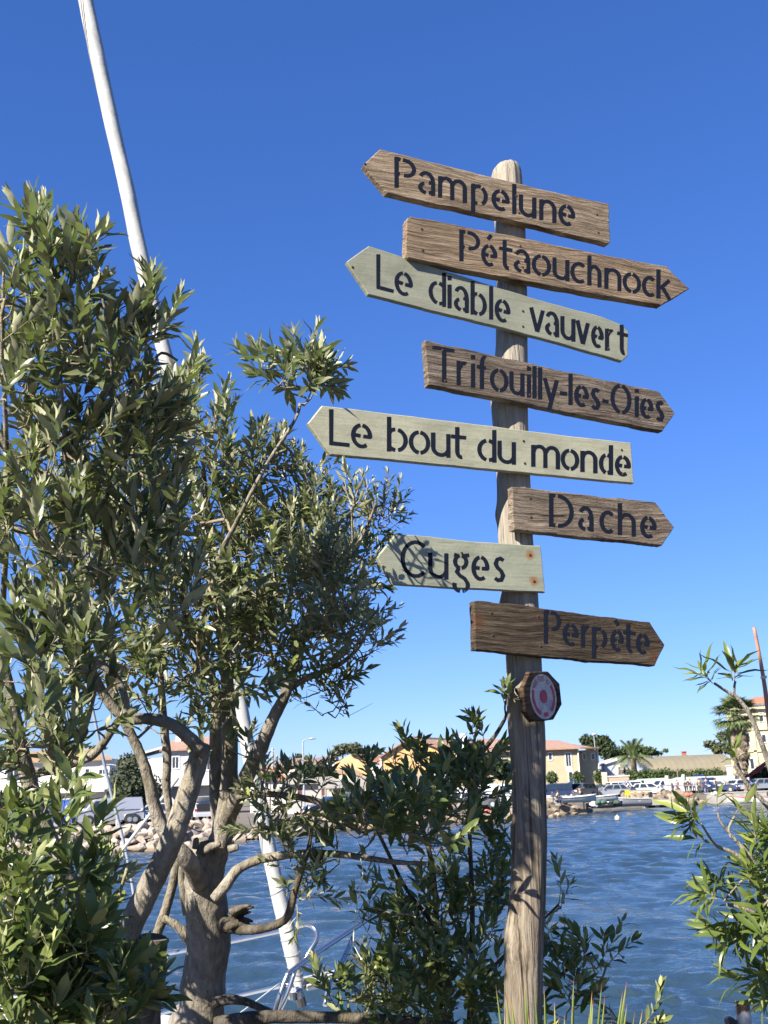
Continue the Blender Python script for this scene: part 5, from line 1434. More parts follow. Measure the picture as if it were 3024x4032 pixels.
W8 = wood_mat('board_wood_dark', (0.029, 0.020, 0.014), (0.085, 0.062, 0.040), (0.146, 0.115, 0.078), 8, 1.4, None, sx)
bd(2480, .032, .0005, z3, [(597, 404), (602, 650), (900, 680), (1200, 706), (1505, 730), (1554, 625), (1480, 510), (1200, 476), (940, 442), (770, 414)], W8, 'dark stained wooden arrow board lettered Perpète, pointing right, lowest',
   [('P', 945, 1032), ('e', 1039, 1120), ('r', 1131, 1182), ('p', 1187, 1264), ('è', 1279, 1347), ('t', 1343, 1406), ('e', 1407, 1477)],
   [(960, 617), (1450, 672)], (168, 148), 24, [(682, 465), (690, 577), (917, 482), (928, 632), (1538, 618)], 8, .0018)
# octagonal plaque with a target sticker
AP = R(47); Mp = frame(2743, .030, AP)
zp = lambda x, y: (2000 + x * .18083, 2600 + y * .18083)
pc = on_plane(Mp, *zp(770, 790))
oct_ = []
for X_, Y_ in [(480, 245), (880, 240), (1130, 505), (1182, 960), (1000, 1290), (560, 1340), (380, 1120), (330, 600)]:
    oct_.append(zp(X_, Y_))
pl = plank(Mp, oct_, .017, wood_mat('plaque_wood', (.03, .018, .012), (.085, .052, .03), (.15, .098, .06), 9), 'target_plaque', 'small brown octagonal plaque with a red and white target sticker', 9, .001)  # wood tones darkened: the plaque's shadow is put into the colour
def ringm(r0, r1, a0, a1, y, n=40):
    m_ = MB()
    for i in range(n + 1):
        a = R(a0 + (a1 - a0) * i / n)
        for r_ in (r0, r1): m_.v.append((pc[0] + math.cos(a) * r_, y, pc[1] + math.sin(a) * r_ * 1.0))
    for i in range(n): m_.f.append((2*i, 2*i+1, 2*i+3, 2*i+2))
    return m_
ex = abs(on_plane(Mp, *zp(1070, 790))[0] - pc[0]); ez = abs(on_plane(Mp, *zp(770, 335))[1] - pc[1]); Rs = (ex + ez) / 2
k = N('sticker_paper'); nz = k.noise(k.coord((1, 1, 1)), 55, 5, .6, 1.0)
M_stk = k.fin(k.ramp(nz, [(.3, (.25, .25, .26)), (.7, (.37, .365, .355))]), .5, k.bump(nz, .8, .004))  # sticker paper darkened likewise, its shadow held in the colour
M_red = plain('sticker_red', (.30, .02, .05), .5, var=.25, scale=40)
ringm(.0001, Rs, 0, 360, -.0007, 48).build('sticker', M_stk, pl, Mp, world=False)
ringm(.0001, Rs * .30, 0, 360, -.0013).build('target_centre', M_red, pl, Mp, world=False)
ringm(Rs * .70, Rs * .88, 160, 250, -.0013).build('target_ring', M_red, pl, Mp, world=False)
ringm(Rs * .70, Rs * .88, 266, 290, -.0013, 10).build('target_ring', M_red, pl, Mp, world=False)
ringm(Rs * .70, Rs * .88, 310, 400, -.0013).build('target_ring', M_red, pl, Mp, world=False)
# VOUS ETES ICI round the rim, as small strokes
CH = {'V': [[(0, 1), (.5, 0), (1, 1)]], 'O': [[(0, 0), (0, 1), (1, 1), (1, 0), (0, 0)]], 'U': [[(0, 1), (0, 0), (1, 0), (1, 1)]], 'S': [[(1, 1), (0, 1), (0, .5), (1, .5), (1, 0), (0, 0)]],
      'E': [[(1, 1), (0, 1), (0, 0), (1, 0)], [(0, .5), (.8, .5)]], 'T': [[(0, 1), (1, 1)], [(.5, 1), (.5, 0)]], 'I': [[(.5, 0), (.5, 1)]], 'C': [[(1, 1), (0, 1), (0, 0), (1, 0)]], 'Ê': [[(1, 1), (0, 1), (0, 0), (1, 0)], [(0, .5), (.8, .5)], [(.1, 1.15), (.5, 1.35), (.9, 1.15)]]}
txt = 'VOUS ÊTES ICI'; m_ = MB()
for i, ch in enumerate(txt):
    if ch == ' ': continue
    a = R(151 - i * 8.4)
    for s in CH[ch]:
        q = []
        for gx, gy in s:
            aa = a - R((gx - .5) * 5.6); rr = Rs * (.70 + .18 * gy); q.append(Vector((pc[0] + math.cos(aa) * rr, pc[1] + math.sin(aa) * rr)))
        for p0, p1 in zip(q, q[1:]):
            d = (p1 - p0).normalized(); w = Vector((-d.y, d.x)) * Rs * .014; p0_, p1_ = p0 - d * Rs * .01, p1 + d * Rs * .01
            m_.add([(p0_.x + w.x, -.0014, p0_.y + w.y), (p0_.x - w.x, -.0014, p0_.y - w.y), (p1_.x - w.x, -.0014, p1_.y - w.y), (p1_.x + w.x, -.0014, p1_.y + w.y)], [(0, 1, 2, 3)])
m_.build('lettering', M_red, pl, Mp, world=False)
# bracket blocks that carry the plaque from the post
MB().tube([Mp @ Vector((pc[0] - .02, .012, pc[1] + .02)), Mp @ Vector((pc[0] - .025, .075, pc[1] + .02))], .012, 8).build('spacer', M_darkbark, sign)

# ------------------------------------------------------------------ sailing boat with furled sail
k = N('sail_cloth'); v = k.coord((1, 1, 1), rot=(0, 0, 0)); w = k.n('TexWave', wave_type='BANDS', bands_direction='DIAGONAL'); k.l(v, w.inputs[0]); w.inputs['Scale'].default_value = 1.4; w.inputs['Distortion'].default_value = 3
n1 = k.noise(v, 6, 5); c = k.ramp(n1, [(.3, (.33, .33, .31)), (.7, (.44, .44, .42))])
sm = k.ramp(w.outputs[1], [(.0, .6), (.04, 0.0)]); c = k.mix(k.math('MULTIPLY', sm, .4), c, (.2, .19, .17))
M_sail = k.fin(c, .75, k.bump(n1, .35, .02, k.bump(w.outputs[1], .25, .02)), spec=.2)
M_steel = plain('stainless', (.34, .36, .39), .25, .9, var=.1); M_gel = carpaint('gelcoat', (.55, .55, .53))
DB = 6.6
sb0 = P(1162, 3900, DB)
yacht = empty('sailing_boat', (sb0.x, sb0.y, 0.0), 'white sailing boat bow with steel pulpit rails and furled white sail on its forestay', 'sailboat')
top = P(300, -160, DB + 1.6)
path = [(1180, 3905, 17), (1172, 3850, 19), (1160, 3800, 29), (1139, 3697, 33), (1098, 3528, 31), (1061, 3359, 30), (1030, 3190, 29), (998, 3050, 29), (972, 2920, 29), (940, 2740, 29), (905, 2540, 28), (862, 2320, 28), (805, 2060, 28),
        (750, 1850, 28), (700, 1612, 27), (660, 1440, 28), (618, 1275, 28), (578, 1106, 30), (540, 945, 31), (500, 746, 30), (443, 497, 29), (389, 249, 30), (337, 0, 30), (310, -150, 27)]
pts = []; rad = []
for i, (x, y, hw_) in enumerate(path):
    t = (3900 - y) / 4060.; d = DB + 1.6 * t; pts.append(P(x, y, d)); rad.append(hw_ * d / F)
def smooth(pts, rad, sub=5):
    op, orr = [], []
    n = len(pts)
    for i in range(n - 1):
        p0, p1, p2, p3 = pts[max(0, i-1)], pts[i], pts[i+1], pts[min(n-1, i+2)]
        for j in range(sub):
            t = j / sub; t2, t3 = t*t, t*t*t
            op.append(.5 * ((2*p1) + (p2 - p0)*t + (2*p0 - 5*p1 + 4*p2 - p3)*t2 + (3*p1 - p0 - 3*p2 + p3)*t3)); orr.append(rad[i]*(1-t) + rad[i+1]*t)
    op.append(pts[-1]); orr.append(rad[-1]); return op, orr
sp, sr = smooth(pts, rad, 6)
m_ = MB().tube(sp, sr, 28)
vv_ = []
n_s = 28
for i in range(len(sp)):
    for k_ in range(n_s):
        p = Vector(m_.v[i*n_s + k_]); d = p - sp[i]; a = 2*math.pi*k_/n_s
        turn = (a + i * .11) % (2*math.pi)            # the rolled edge spirals round
        e = .05 * math.exp(-((turn - 3.0) / .22)**2) - .03 * (turn / 6.28) + .02 * math.sin(i * .9 + k_ * .5) + .02 * mnoise.noise(p * 14)
        vv_.append(tuple(sp[i] + d * (1 + e)))
m_.v = vv_
m_.build('furled_sail', M_sail, yacht, smooth=True)
for ph0, t0_, t1_ in ((0.0, .2, .34), (.25, .2, .34), (1.2, .45, .62), (2.6, .62, .78), (2.9, .62, .78), (4.4, .82, .98), (4.7, .82, .98)):
    sm_ = []
    for i in range(60):
        f_ = (t0_ + (t1_ - t0_) * i / 59) * (len(sp) - 1); j = min(len(sp) - 2, int(f_)); c_ = sp[j].lerp(sp[j+1], f_ - j); a = ph0 + math.pi + i * .06; rr = sr[j] * 1.02
        sm_.append(c_ + RT * math.cos(a) * rr + FW * math.sin(a) * rr)
    MB().tube(sm_, .0026, 4).build('seam', plain('seam_thread', (.16, .16, .15), .9), yacht)
# sheet wrapped round the lower part
lash = []
for i in range(0, 150):
    t = i / 150 * .20; f_ = t * (len(sp) - 1); j = int(f_); c_ = sp[j].lerp(sp[j+1], f_ - j); a = i * .36; rr = (sr[j] + .004) * 1.03
    lash.append(c_ + RT * math.cos(a) * rr + FW * math.sin(a) * rr)
MB().tube(lash[14:], .0016, 5).build('lashing', plain('grey_cord', (.34, .335, .32), .9), yacht)
MB().tube([P(1166, 3925, DB), P(1162, 3895, DB), P(1160, 3880, DB)], [.05, .05, .03], 12).build('furling_drum', M_steel, yacht)
MB().tube([P(310, -150, DB + 1.6), P(-200, -2600, DB + 2.9)], .006, 6).build('forestay', M_steel, yacht)
def rail(q, r_=.0125, mat=M_steel, name='pulpit_rail', sub=6):
    pts = [P(*a) for a in q]; sp_, _ = smooth(pts, [r_] * len(pts), sub); MB().tube(sp_, r_, 10).build(name, mat, yacht, smooth=True)
rail([(420, 3812, 8.3), (614, 3765, 8.1), (870, 3717, 7.8), (1103, 3668, 7.5), (1180, 3648, 7.4), (1222, 3645, 7.3), (1246, 3668, 7.25), (1246, 3700, 7.2), (1220, 3745, 7.15), (1192, 3800, 7.1), (1176, 3860, 7.0), (1168, 3930, 6.9)], .016)
rail([(420, 4070, 8.2), (590, 4003, 8.0), (886, 3933, 7.5), (1139, 3876, 7.0)], .013)
rail([(1079, 4010, 6.3), (1100, 3930, 6.3), (1127, 3850, 6.35), (1150, 3822, 6.4), (1250, 3750, 6.7), (1386, 3660, 7.1), (1500, 3585, 7.4)], .017)
rail([(1095, 3990, 6.5), (1130, 3920, 6.5), (1162, 3820, 6.55)], .013, sub=3)
rail([(1390, 3690, 7.1), (1345, 3790, 7.0), (1296, 3880, 6.9), (1280, 3960, 6.8)], .015, sub=3)
rail([(350, 3520, 7.6), (520, 3298, 7.6), (700, 3064, 7.6)], .0115, M_sail, 'spinnaker_pole', 2)
rail([(335, 2650, 8.4), (420, 3050, 8.4), (500, 3370, 8.4), (545, 3640, 8.4)], .012, M_galv, 'shroud', 3)
rail([(1103, 3870, 6.4), (1015, 3938, 6.0), (915, 4012, 5.6), (800, 4095, 5.2)], .0045, plain('pale_rope', (.6, .66, .6), .9), 'mooring_line', 3)
a_, b2_, c2_, d2_ = P(1193, 3846, 6.9), P(1350, 3812, 7.2), P(1344, 3855, 7.0), P(1210, 3882, 6.8)
nrm = Vector((0, 0, .03))
MB().add([a_, b2_, c2_, d2_, a_ - nrm, b2_ - nrm, c2_ - nrm, d2_ - nrm], [(0, 3, 2, 1), (4, 5, 6, 7), (0, 1, 5, 4), (1, 2, 6, 5), (2, 3, 7, 6), (3, 0, 4, 7)]).build('bow_platform', plain('grey_deck', (.42, .42, .44), .6), yacht)
MB().tube([P(1200, 3860, 6.85), P(1175, 3900, 6.8), P(1190, 3960, 6.8)], .03, 8).build('anchor', M_trim, yacht)
# hull: bow below the pulpit, running back to the left
hm = MB(); bow = Vector((sb0.x + .25, sb0.y + .1, 0)); dr = Vector((-.88, .47, 0)); sd = Vector((-dr.y, dr.x, 0)); ns, nr = 14, 8
for i in range(ns + 1):
    t = i / ns; c_ = bow + dr * (t * 8.5 - .3 * (1 - t)); w_ = 1.35 * min(1, (t * 2.0) ** .7) + .01
    for k_ in range(nr + 1):
        s = (k_ / nr - .5) * 2; y = w_ * math.copysign(abs(s) ** .5, s) if s else 0; z = -.3 + (1.22 - .1 * t + .3) * abs(s) ** 1.6
        hm.v.append(tuple(c_ + sd * y - dr * (.5 * (z + .3) * (1 - t) ** 2) + Vector((0, 0, z))))
for i in range(ns):
    for k_ in range(nr):
        a = i*(nr+1) + k_; hm.f.append((a, a+nr+1, a+nr+2, a+1))
hm.f.append(tuple(ns*(nr+1) + k_ for k_ in range(nr+1)))
hm.build('hull', M_gel, yacht, smooth=True)
dm_ = MB()
for i in range(ns + 1):
    a, b_ = Vector(hm.v[i*(nr+1)]), Vector(hm.v[i*(nr+1) + nr]); dm_.v += [tuple(a), tuple(b_)]
for i in range(ns): dm_.f.append((2*i, 2*i+1, 2*i+3, 2*i+2))
dm_.build('deck', plain('deck_white', (.62, .62, .6), .7), yacht)

# leaning reddish pole with brown flag at the right edge
k = N('reddish_pole'); n1 = k.noise(k.coord((1, 1, .3)), 30, 5); pc_ = k.ramp(n1, [(.3, (.30, .14, .09)), (.7, (.46, .26, .18))])
M_rp = k.fin(pc_, .6, k.bump(n1, .3, .002))
tp_ = P(2969, 2470, 4.6)
pole = empty('bamboo_pole', (P(3210, 4600, 4.6).x, 4.4, 1.2), 'reddish bamboo pole leaning at the right edge above the fan palm', 'pole')
sp_, _ = smooth([P(2969, 2470, 4.6), P(3006, 2670, 4.6), P(3032, 2860, 4.6), P(3090, 3300, 4.6), P(3150, 3800, 4.6), P(3240, 4500, 4.6)], [1]*6, 4)
MB().tube(sp_, [.0075 + .00006 * i * i for i in range(len(sp_))], 10).build('cane', M_rp, pole, smooth=True)
for (x, y) in [(3007, 2667), (3034, 2872), (3066, 3120)]:
    c_ = P(x, y, 4.6); MB().tube([c_ + Vector((-.001, 0, .006)), c_ - Vector((-.001, 0, .006))], .0128, 10).build('node', plain('pale_node', (.6, .5, .42), .7), pole)
fl = empty('rolled_cloth', P(2985, 3035, 4.5), 'dark red cloth strip hanging slantwise at the right edge', 'cloth')
sp_, sr_ = smooth([P(2922, 3065, 4.5), P(2950, 3052, 4.5), P(2985, 3030, 4.52), P(3010, 3008, 4.55), P(3045, 2980, 4.6)], [.002, .006, .011, .007, .004], 4)
MB().tube(sp_, sr_, 8).build('cloth', plain('dark_red_cloth', (.22, .03, .025), .8, var=.4, scale=60), fl, smooth=True)
MB().tube([P(3020, 3000, 4.55), P(3045, 2980, 4.6), P(3075, 2960, 4.6)], .0016, 5).build('cord', M_trim, fl)
# rusty topped pipe at the lower right
c_ = P(2922, 3946, 4.2); pb_ = P(2926, 4500, 4.2)
pipe = empty('steel_pipe', (c_.x, c_.y, 1.2), 'pale steel pipe with rusty broken top at the lower right', 'pipe')
k = N('pipe_paint'); sp3 = k.n('SeparateXYZ'); tc = k.n('NewGeometry'); k.l(tc.outputs['Position'], sp3.inputs[0]); n1 = k.noise(k.coord((1, 1, .4)), 26, 5)
ff = k.math('ADD', k.math('SUBTRACT', sp3.outputs[2], c_.z - .03), k.math('MULTIPLY', k.math('SUBTRACT', n1, .5), .09))
cr = k.ramp(k.math('MULTIPLY_ADD', ff, 18.0, .5), [(.35, (.30, .31, .33)), (.5, (.045, .025, .018))])
M_pipe = k.fin(cr, .45, k.bump(n1, .3, .002))
rp = 28 * 4.2 / F
v = []; n_ = 24; zt = c_.z
for zz, rr, jag in ((1.2, rp, 0), (zt - .02, rp, 0), (zt, rp, 1), (zt, rp * .82, 1), (zt - .12, rp * .82, 0)):
    for i in range(n_):
        a = 2*math.pi*i/n_; j = (-.014 if (10 < i < 15) else (.004 if i % 5 == 0 else 0)) * jag
        v.append((c_.x + math.cos(a)*rr, c_.y + math.sin(a)*rr, zz + j))
f = [(r_*n_ + i, r_*n_ + (i+1) % n_, (r_+1)*n_ + (i+1) % n_, (r_+1)*n_ + i) for r_ in range(4) for i in range(n_)]
MB().add(v, f).build('tube', M_pipe, pipe, smooth=False)
c3 = P(2872, 4022, 4.2); MB().tube([c3 + Vector((0, .03, 0)), c3 + Vector((.0, -.0, 0)), c3 + Vector((.005, -.03, 0))], [.012, .02, .016], 12).tube([c3, c3 + Vector((.045, 0, -.005))], .007, 8).build('valve', M_trim, pipe)
# ------------------------------------------------------------------ plants in front
def leaf_template(Lw=.2, fold=.25, curl=.18, seed=0, nseg=4, blunt=.0):
    """leaf along +Y, unit length; upper face towards +Z"""
    rnd = random.Random(seed); ts = [i / nseg for i in range(nseg + 1)]
    V = [(0, 0, 0)]; f = []; rows = []
    for t in ts[1:-1]:
        w = Lw/2 * (math.sin(math.pi * t ** (.85 + blunt)) ** .8); zc = -curl * t * t + .03 * math.sin(t * 9 + seed); tw = .12 * (rnd.random() - .5)
        rows.append(len(V)); V += [(-w, t, zc + fold * w + tw * w), (0, t, zc), (w, t, zc + fold * w - tw * w)]
    V.append((0, 1, -curl)); tip = len(V) - 1
    a = rows[0]; f += [(0, a + 1, a), (0, a + 2, a + 1)]
    for a, b_ in zip(rows, rows[1:]): f += [(a, a+1, b_+1, b_), (a+1, a+2, b_+2, b_+1)]
    a = rows[-1]; f += [(a, a+1, tip), (a+1, a+2, tip)]
    return np.array(V), f
TPL = {'olive': [leaf_template(.25, .30, c_, i, 5, b_) for i, (c_, b_) in enumerate([(.06, 0), (.16, .1), (-.05, -.1), (.26, .15), (.1, 0)])],
       'shrub': [leaf_template(.29, .25, c_, i, 5, b_) for i, (c_, b_) in enumerate([(.06, 0), (.18, .15), (-.08, 0), (.22, .25), (.1, .1)])],
       'oleander': [leaf_template(.175, .35, c_, i, 5, 0) for i, c_ in enumerate([.05, .18, .3, -.03, .12])]}
class Plant:
    def __init__(s, name, base, label, cat, kind, leafmat, seed, twigmat=None):
        s.o = empty(name, base, label, cat); s.kind = kind; s.mat = leafmat; s.rng = np.random.RandomState(seed); s.rnd = random.Random(seed)
        s.nodes = []; s.leaves = []; s.twig = MB(); s.tm = twigmat or M_twig
    def limb(s, path, d=None, mat=M_bark, name='branch', sub=5, sides=12, rough=.06, conn=True, world=False):
        """path: (px, py, half width px[, depth])"""
        pts = []; rad = []
        for q in path:
            dd = q[3] if len(q) > 3 else d
            pts.append(P(q[0], q[1], dd)); rad.append(q[2] * dd / F)
        sp_, sr_ = smooth(pts, rad, sub)
        L = sum((a - b_).length for a, b_ in zip(sp_, sp_[1:]))
        m_ = MB().tube(sp_, sr_, sides)
        n = sides; V = []
        for i in range(len(sp_)):
            for k_ in range(n):
                p = Vector(m_.v[i*n + k_]); dlt = p - sp_[i]; r_ = sr_[i]
                e = rough * 1.6 * mnoise.noise(p * (2.6 / max(r_, .008) * .12)) + rough * mnoise.noise(p * (9 / max(r_, .01) * .1)); V.append(tuple(sp_[i] + dlt * (1 + e)))
        m_.v = V
        ob = m_.build(name, mat, s.o, smooth=True)
        if conn:
            for p, r_ in zip(sp_, sr_): s.nodes.append((p, r_))
        return sp_
    def shoot(s, base, d, L, npair, ll, spread=45, rad=.0016, tip=True, stem=True, bare=.12):
        rng = s.rng; d = d.normalized(); pts = []; p = base.copy(); cur = d.copy(); n = 5
        bend = Vector(rng.normal(size=3) * .10) + Vector((0, 0, .05))
        for i in range(n + 1):
            pts.append(p.copy()); p = p + cur * (L / n); cur = (cur + bend).normalized()
        if stem: s.twig.tube(pts, [rad * (1 - .6 * i / n) for i in range(n + 1)], 4, False)
        ref = d.orthogonal().normalized(); az0 = rng.rand() * 6.28
        for i in range(npair):
            t = bare + (1 - bare) * (i + .5) / npair; f_ = t * n; j = int(min(n - 1, f_)); q = pts[j].lerp(pts[j+1], f_ - j); ax = (pts[j+1] - pts[j]).normalized()
            r1 = (ref - ax * ref.dot(ax)).normalized(); r2 = ax.cross(r1)
            k_ = 2 if s.kind != 'oleander' else 3
            for h in range(k_):
                az = az0 + (i % 2) * (math.pi / k_) + h * 2 * math.pi / k_ + rng.normal() * .25
                out = r1 * math.cos(az) + r2 * math.sin(az)
                a = R(spread * (1.15 - .55 * t) + rng.normal() * 9)
                ld = (ax * math.cos(a) + out * math.sin(a)).normalized(); ld = (ld + Vector((0, 0, -.10 + rng.normal() * .08))).normalized()
                nz = (ax - ld * ax.dot(ld)).normalized(); nz = (nz + Vector(rng.normal(size=3) * .28) + SUN * .4 + Vector((0, 0, .2))); nz = (nz - ld * nz.dot(ld)).normalized()
                sz = ll * (.72 + .5 * rng.rand()) * (1 - .35 * max(0, t - .75) / .25) * (.75 if i == 0 else 1)
                s.leaves.append((q, ld, nz, sz))
        if tip:
            for h in range(2):
                ax = (pts[-1] - pts[-2]).normalized(); o_ = Vector(rng.normal(size=3) * .22); ld = (ax + o_).normalized(); nz = ld.orthogonal().normalized()
                s.leaves.append((pts[-1], ld, nz, ll * .55))
    def fill(s, blobs, L=(.10, .2), npair=(5, 8), ll=.06, up=.7, outw=.5, spread=45, sub=70, bend=(0, 0, 0), sub_r=.0055, bare_twigs=0.0):
        """blobs: (px, py, rx, ry, depth, ddepth, count[, tilt degrees])"""
        rng = s.rng; tg = []
        for bl in blobs:
            px, py, rx, ry, d0, dd, cnt = bl[:7]; an = R(bl[7]) if len(bl) > 7 else 0
            for _ in range(cnt):
                v = rng.normal(size=3); v /= np.linalg.norm(v); v *= rng.rand() ** .42
                x, y = v[0]*rx, v[1]*ry
                q = P(px + x*math.cos(an) - y*math.sin(an), py + x*math.sin(an) + y*math.cos(an), d0 + v[2]*dd)
                cen = P(px, py, d0); tg.append((q, (q - cen)))
        N_ = np.array([tuple(n[0]) for n in s.nodes]); NR = [n[1] for n in s.nodes]
        T = np.array([tuple(t[0]) for t in tg]); dist = np.array([np.min(((N_ - t)**2).sum(1)) for t in T])
        # heavier sub branches first: a spread of targets, nearest ones first
        idx = list(range(len(tg))); rng.shuffle(idx); first = sorted(idx[:sub], key=lambda i: dist[i]); rest = sorted(idx[sub:], key=lambda i: dist[i])
        cap = len(N_) + len(tg) * 5 + 10; NB = np.zeros((cap, 3)); NB[:len(N_)] = N_; nn = len(N_)
        def connect(i, r0, r1, nsd):
            nonlocal nn
            q = tg[i][0]; k_ = int(np.argmin(((NB[:nn] - np.array(q))**2).sum(1) )); a = Vector(NB[k_])
            dv = q - a; Ld = dv.length
            if Ld < .004: return Vector((0, 0, 1))
            j1 = a + dv * .33 + Vector(rng.normal(size=3)) * Ld * .07 - Vector((0, 0, Ld * .07)); j2 = a + dv * .68 + Vector(rng.normal(size=3)) * Ld * .07 - Vector((0, 0, Ld * .05))
            s.twig.tube([a, j1, j2, q], [r0, r0*.8 + r1*.2, (r0 + r1)/2, r1], nsd, False)
            for w in (j1, j2, a + dv * .5, q):
                NB[nn] = w; nn += 1
            return (q - j2).normalized()
        dirs = {}
        for i in first: dirs[i] = connect(i, sub_r, sub_r * .5, 6)
        for i in rest: dirs[i] = connect(i, .0026, .0017, 4)
        for i in idx:
            q, ow = tg[i]; d = dirs[i] * .6 + Vector((0, 0, up)) + (ow.normalized() * outw if ow.length > 1e-5 else Vector()) + Vector(rng.normal(size=3)) * .28 + Vector(bend)
            l_ = rng.uniform(*L)
            if rng.rand() < bare_twigs:
                s.twig.tube([q, q + d.normalized() * l_ * .6, q + d.normalized() * l_ + Vector(rng.normal(size=3)) * .015], [.0011, .0009, .0005], 4, False); continue
            s.shoot(q, d, l_, int(rng.randint(npair[0], npair[1] + 1)), ll, spread)
    def finish(s, nobj=300):
        tpl = TPL[s.kind]; inv = WM[s.o.name].inverted()
        # leaves that show largest in the picture become objects of their own
        info = []
        for i, (q, ld, nz, sz) in enumerate(s.leaves):
            x, y, d = PROJ(q + ld * sz * .5); vis = (0 < x < 3024 and 0 < y < 4032)
            info.append(((sz / d) if vis else 0, i))
        info.sort(reverse=True)
        pick = set(i for _, i in info[:nobj])
        s.twig.build('twigs', s.tm, s.o, smooth=True, kind='stuff')
        mesh = []
        for V, f in tpl:
            me = bpy.data.meshes.new('leaf'); me.from_pydata(V.tolist(), [], f); me.materials.append(s.mat)
            me.polygons.foreach_set('use_smooth', [True] * len(f)); mesh.append(me)
        AV = [[] for _ in tpl]
        for i, (q, ld, nz, sz) in enumerate(s.leaves):
            k_ = s.rng.randint(len(tpl)); x_ = ld.cross(nz)
            M = Matrix((x_ * sz, ld * sz, nz * sz)).transposed().to_4x4(); M.translation = q
            if i in pick: link('leaf', mesh[k_], s.o, M)
            else: AV[k_].append(np.array(inv @ M))
        vs, fs, rn, n0 = [], [], [], 0
        for k_, (V, f) in enumerate(tpl):
            if not AV[k_]: continue
            MM = np.array(AV[k_]); Vh = np.c_[V, np.ones(len(V))]; W = np.einsum('nij,vj->nvi', MM, Vh)[:, :, :3]; n = len(MM)
            vs.append(W.reshape(-1, 3)); rr = s.rng.rand(n)
            for j in range(n):
                for q in f: fs.append(tuple(a + n0 + j*len(V) for a in q))
            rn += list(np.repeat(rr, len(f))); n0 += n * len(V)
        if vs:
            me = bpy.data.meshes.new('foliage'); me.from_pydata(np.vstack(vs).tolist(), [], fs); me.materials.append(s.mat)
            me.polygons.foreach_set('use_smooth', [True] * len(me.polygons)); set_rnd(me, rn)
            o = link('foliage', me, s.o, WM[s.o.name]); o['kind'] = 'stuff'

# ---- central olive tree
DA = 3.55
b0 = P(800, 4400, DA)
T1 = Plant('olive_tree', (b0.x, b0.y, 1.21), 'central olive tree with thick pale trunk and stubby forked crown base', 'tree', 'olive', M_olive, 11)
T1.limb([(830, 5400, 150), (820, 4700, 118), (795, 4250, 108), (772, 4060, 108), (792, 3960, 92), (806, 3830, 86), (822, 3720, 84), (816, 3600, 84), (806, 3480, 76), (798, 3400, 72), (800, 3330, 52), (800, 3305, 30)], DA, name='trunk', sides=28, rough=.07, sub=8)
T1.limb([(815, 3480, 66), (835, 3400, 54), (868, 3310, 46), (892, 3200, 42), (902, 3080, 34), (905, 2950, 31), (900, 2820, 30), (895, 2690, 26), (880, 2540, 22), (850, 2350, 18), (830, 2100, 13), (800, 1850, 9)], DA, sides=16)
T1.limb([(858, 3260, 20), (850, 3150, 26), (848, 3020, 26), (850, 2880, 25), (852, 2740, 24), (800, 2600, 20), (740, 2450, 16), (700, 2250, 12), (650, 2000, 9)], DA + .1, sides=14)
T1.limb([(888, 3240, 30, 3.5), (930, 3150, 34, 3.42), (975, 3050, 32, 3.36), (1028, 2940, 29, 3.3), (1070, 2840, 25, 3.28), (1120, 2740, 22, 3.28), (1160, 2620, 19, 3.3), (1190, 2500, 15, 3.3), (1240, 2330, 11, 3.3), (1300, 2120, 8, 3.3), (1330, 1950, 6, 3.3)], sides=14)
T1.limb([(1130, 2720, 14), (1190, 2680, 13), (1280, 2640, 11), (1360, 2600, 9), (1430, 2520, 7), (1470, 2400, 5)], 3.3, sides=10)
T1.limb([(1165, 2590, 12), (1210, 2480, 11), (1290, 2340, 9), (1380, 2200, 7), (1450, 2060, 6), (1480, 1980, 4)], 3.3, sides=10)
T1.limb([(790, 3480, 40, 3.5), (740, 3390, 38, 3.42), (690, 3330, 30, 3.4), (640, 3260, 28, 3.4), (610, 3180, 27, 3.4), (588, 3080, 23, 3.4), (560, 2990, 21, 3.4), (520, 2900, 20, 3.4), (470, 2800, 18, 3.4), (430, 2680, 15, 3.4), (380, 2500, 12, 3.4), (330, 2300, 8, 3.4)], sides=14)
T1.limb([(845, 3540, 22), (893, 3480, 22), (930, 3430, 20), (980, 3400, 19), (1050, 3378, 18), (1180, 3362, 16), (1310, 3362, 14), (1430, 3376, 12), (1560, 3395, 10), (1680, 3400, 8)], 3.45, sides=12)
T1.limb([(880, 3640, 30, 3.5), (960, 3660, 20, 3.42), (1040, 3655, 17, 3.36), (1110, 3630, 16, 3.34), (1140, 3590, 17, 3.34), (1160, 3510, 15, 3.34), (1190, 3420, 12, 3.34), (1215, 3340, 9, 3.34), (1225, 3260, 6, 3.34)], sides=12, mat=M_darkbark)
T1.limb([(930, 3140, 13), (1010, 3125, 13), (1100, 3130, 13), (1190, 3142, 13), (1260, 3160, 14), (1320, 3200, 14), (1375, 3240, 12), (1420, 3280, 9)], 3.35, sides=12)
T1.limb([(840, 3950, 22), (900, 3935, 20), (970, 3945, 15), (1040, 3975, 13), (1110, 4000, 12), (1180, 3990, 9)], DA - .1, mat=M_darkbark, sides=10)
T1.limb([(850, 4040, 34), (950, 4015, 28), (1080, 4003, 24), (1250, 4005, 22), (1430, 4010, 20), (1600, 4020, 18), (1780, 4040, 16)], DA - .15, mat=M_darkbark, sides=12)
T1.limb([(610, 3700, 18), (640, 3620, 20), (665, 3540, 18), (690, 3440, 19), (697, 3380, 21), (680, 3300, 16), (665, 3180, 15), (655, 3090, 17), (658, 2990, 18), (650, 2900, 17), (640, 2780, 15), (632, 2640, 13), (640, 2500, 11), (620, 2300, 9)], DA + .12, sides=12)
T1.limb([(640, 3615, 14), (690, 3640, 16), (730, 3680, 22), (765, 3720, 26)], DA + .05, sides=10)
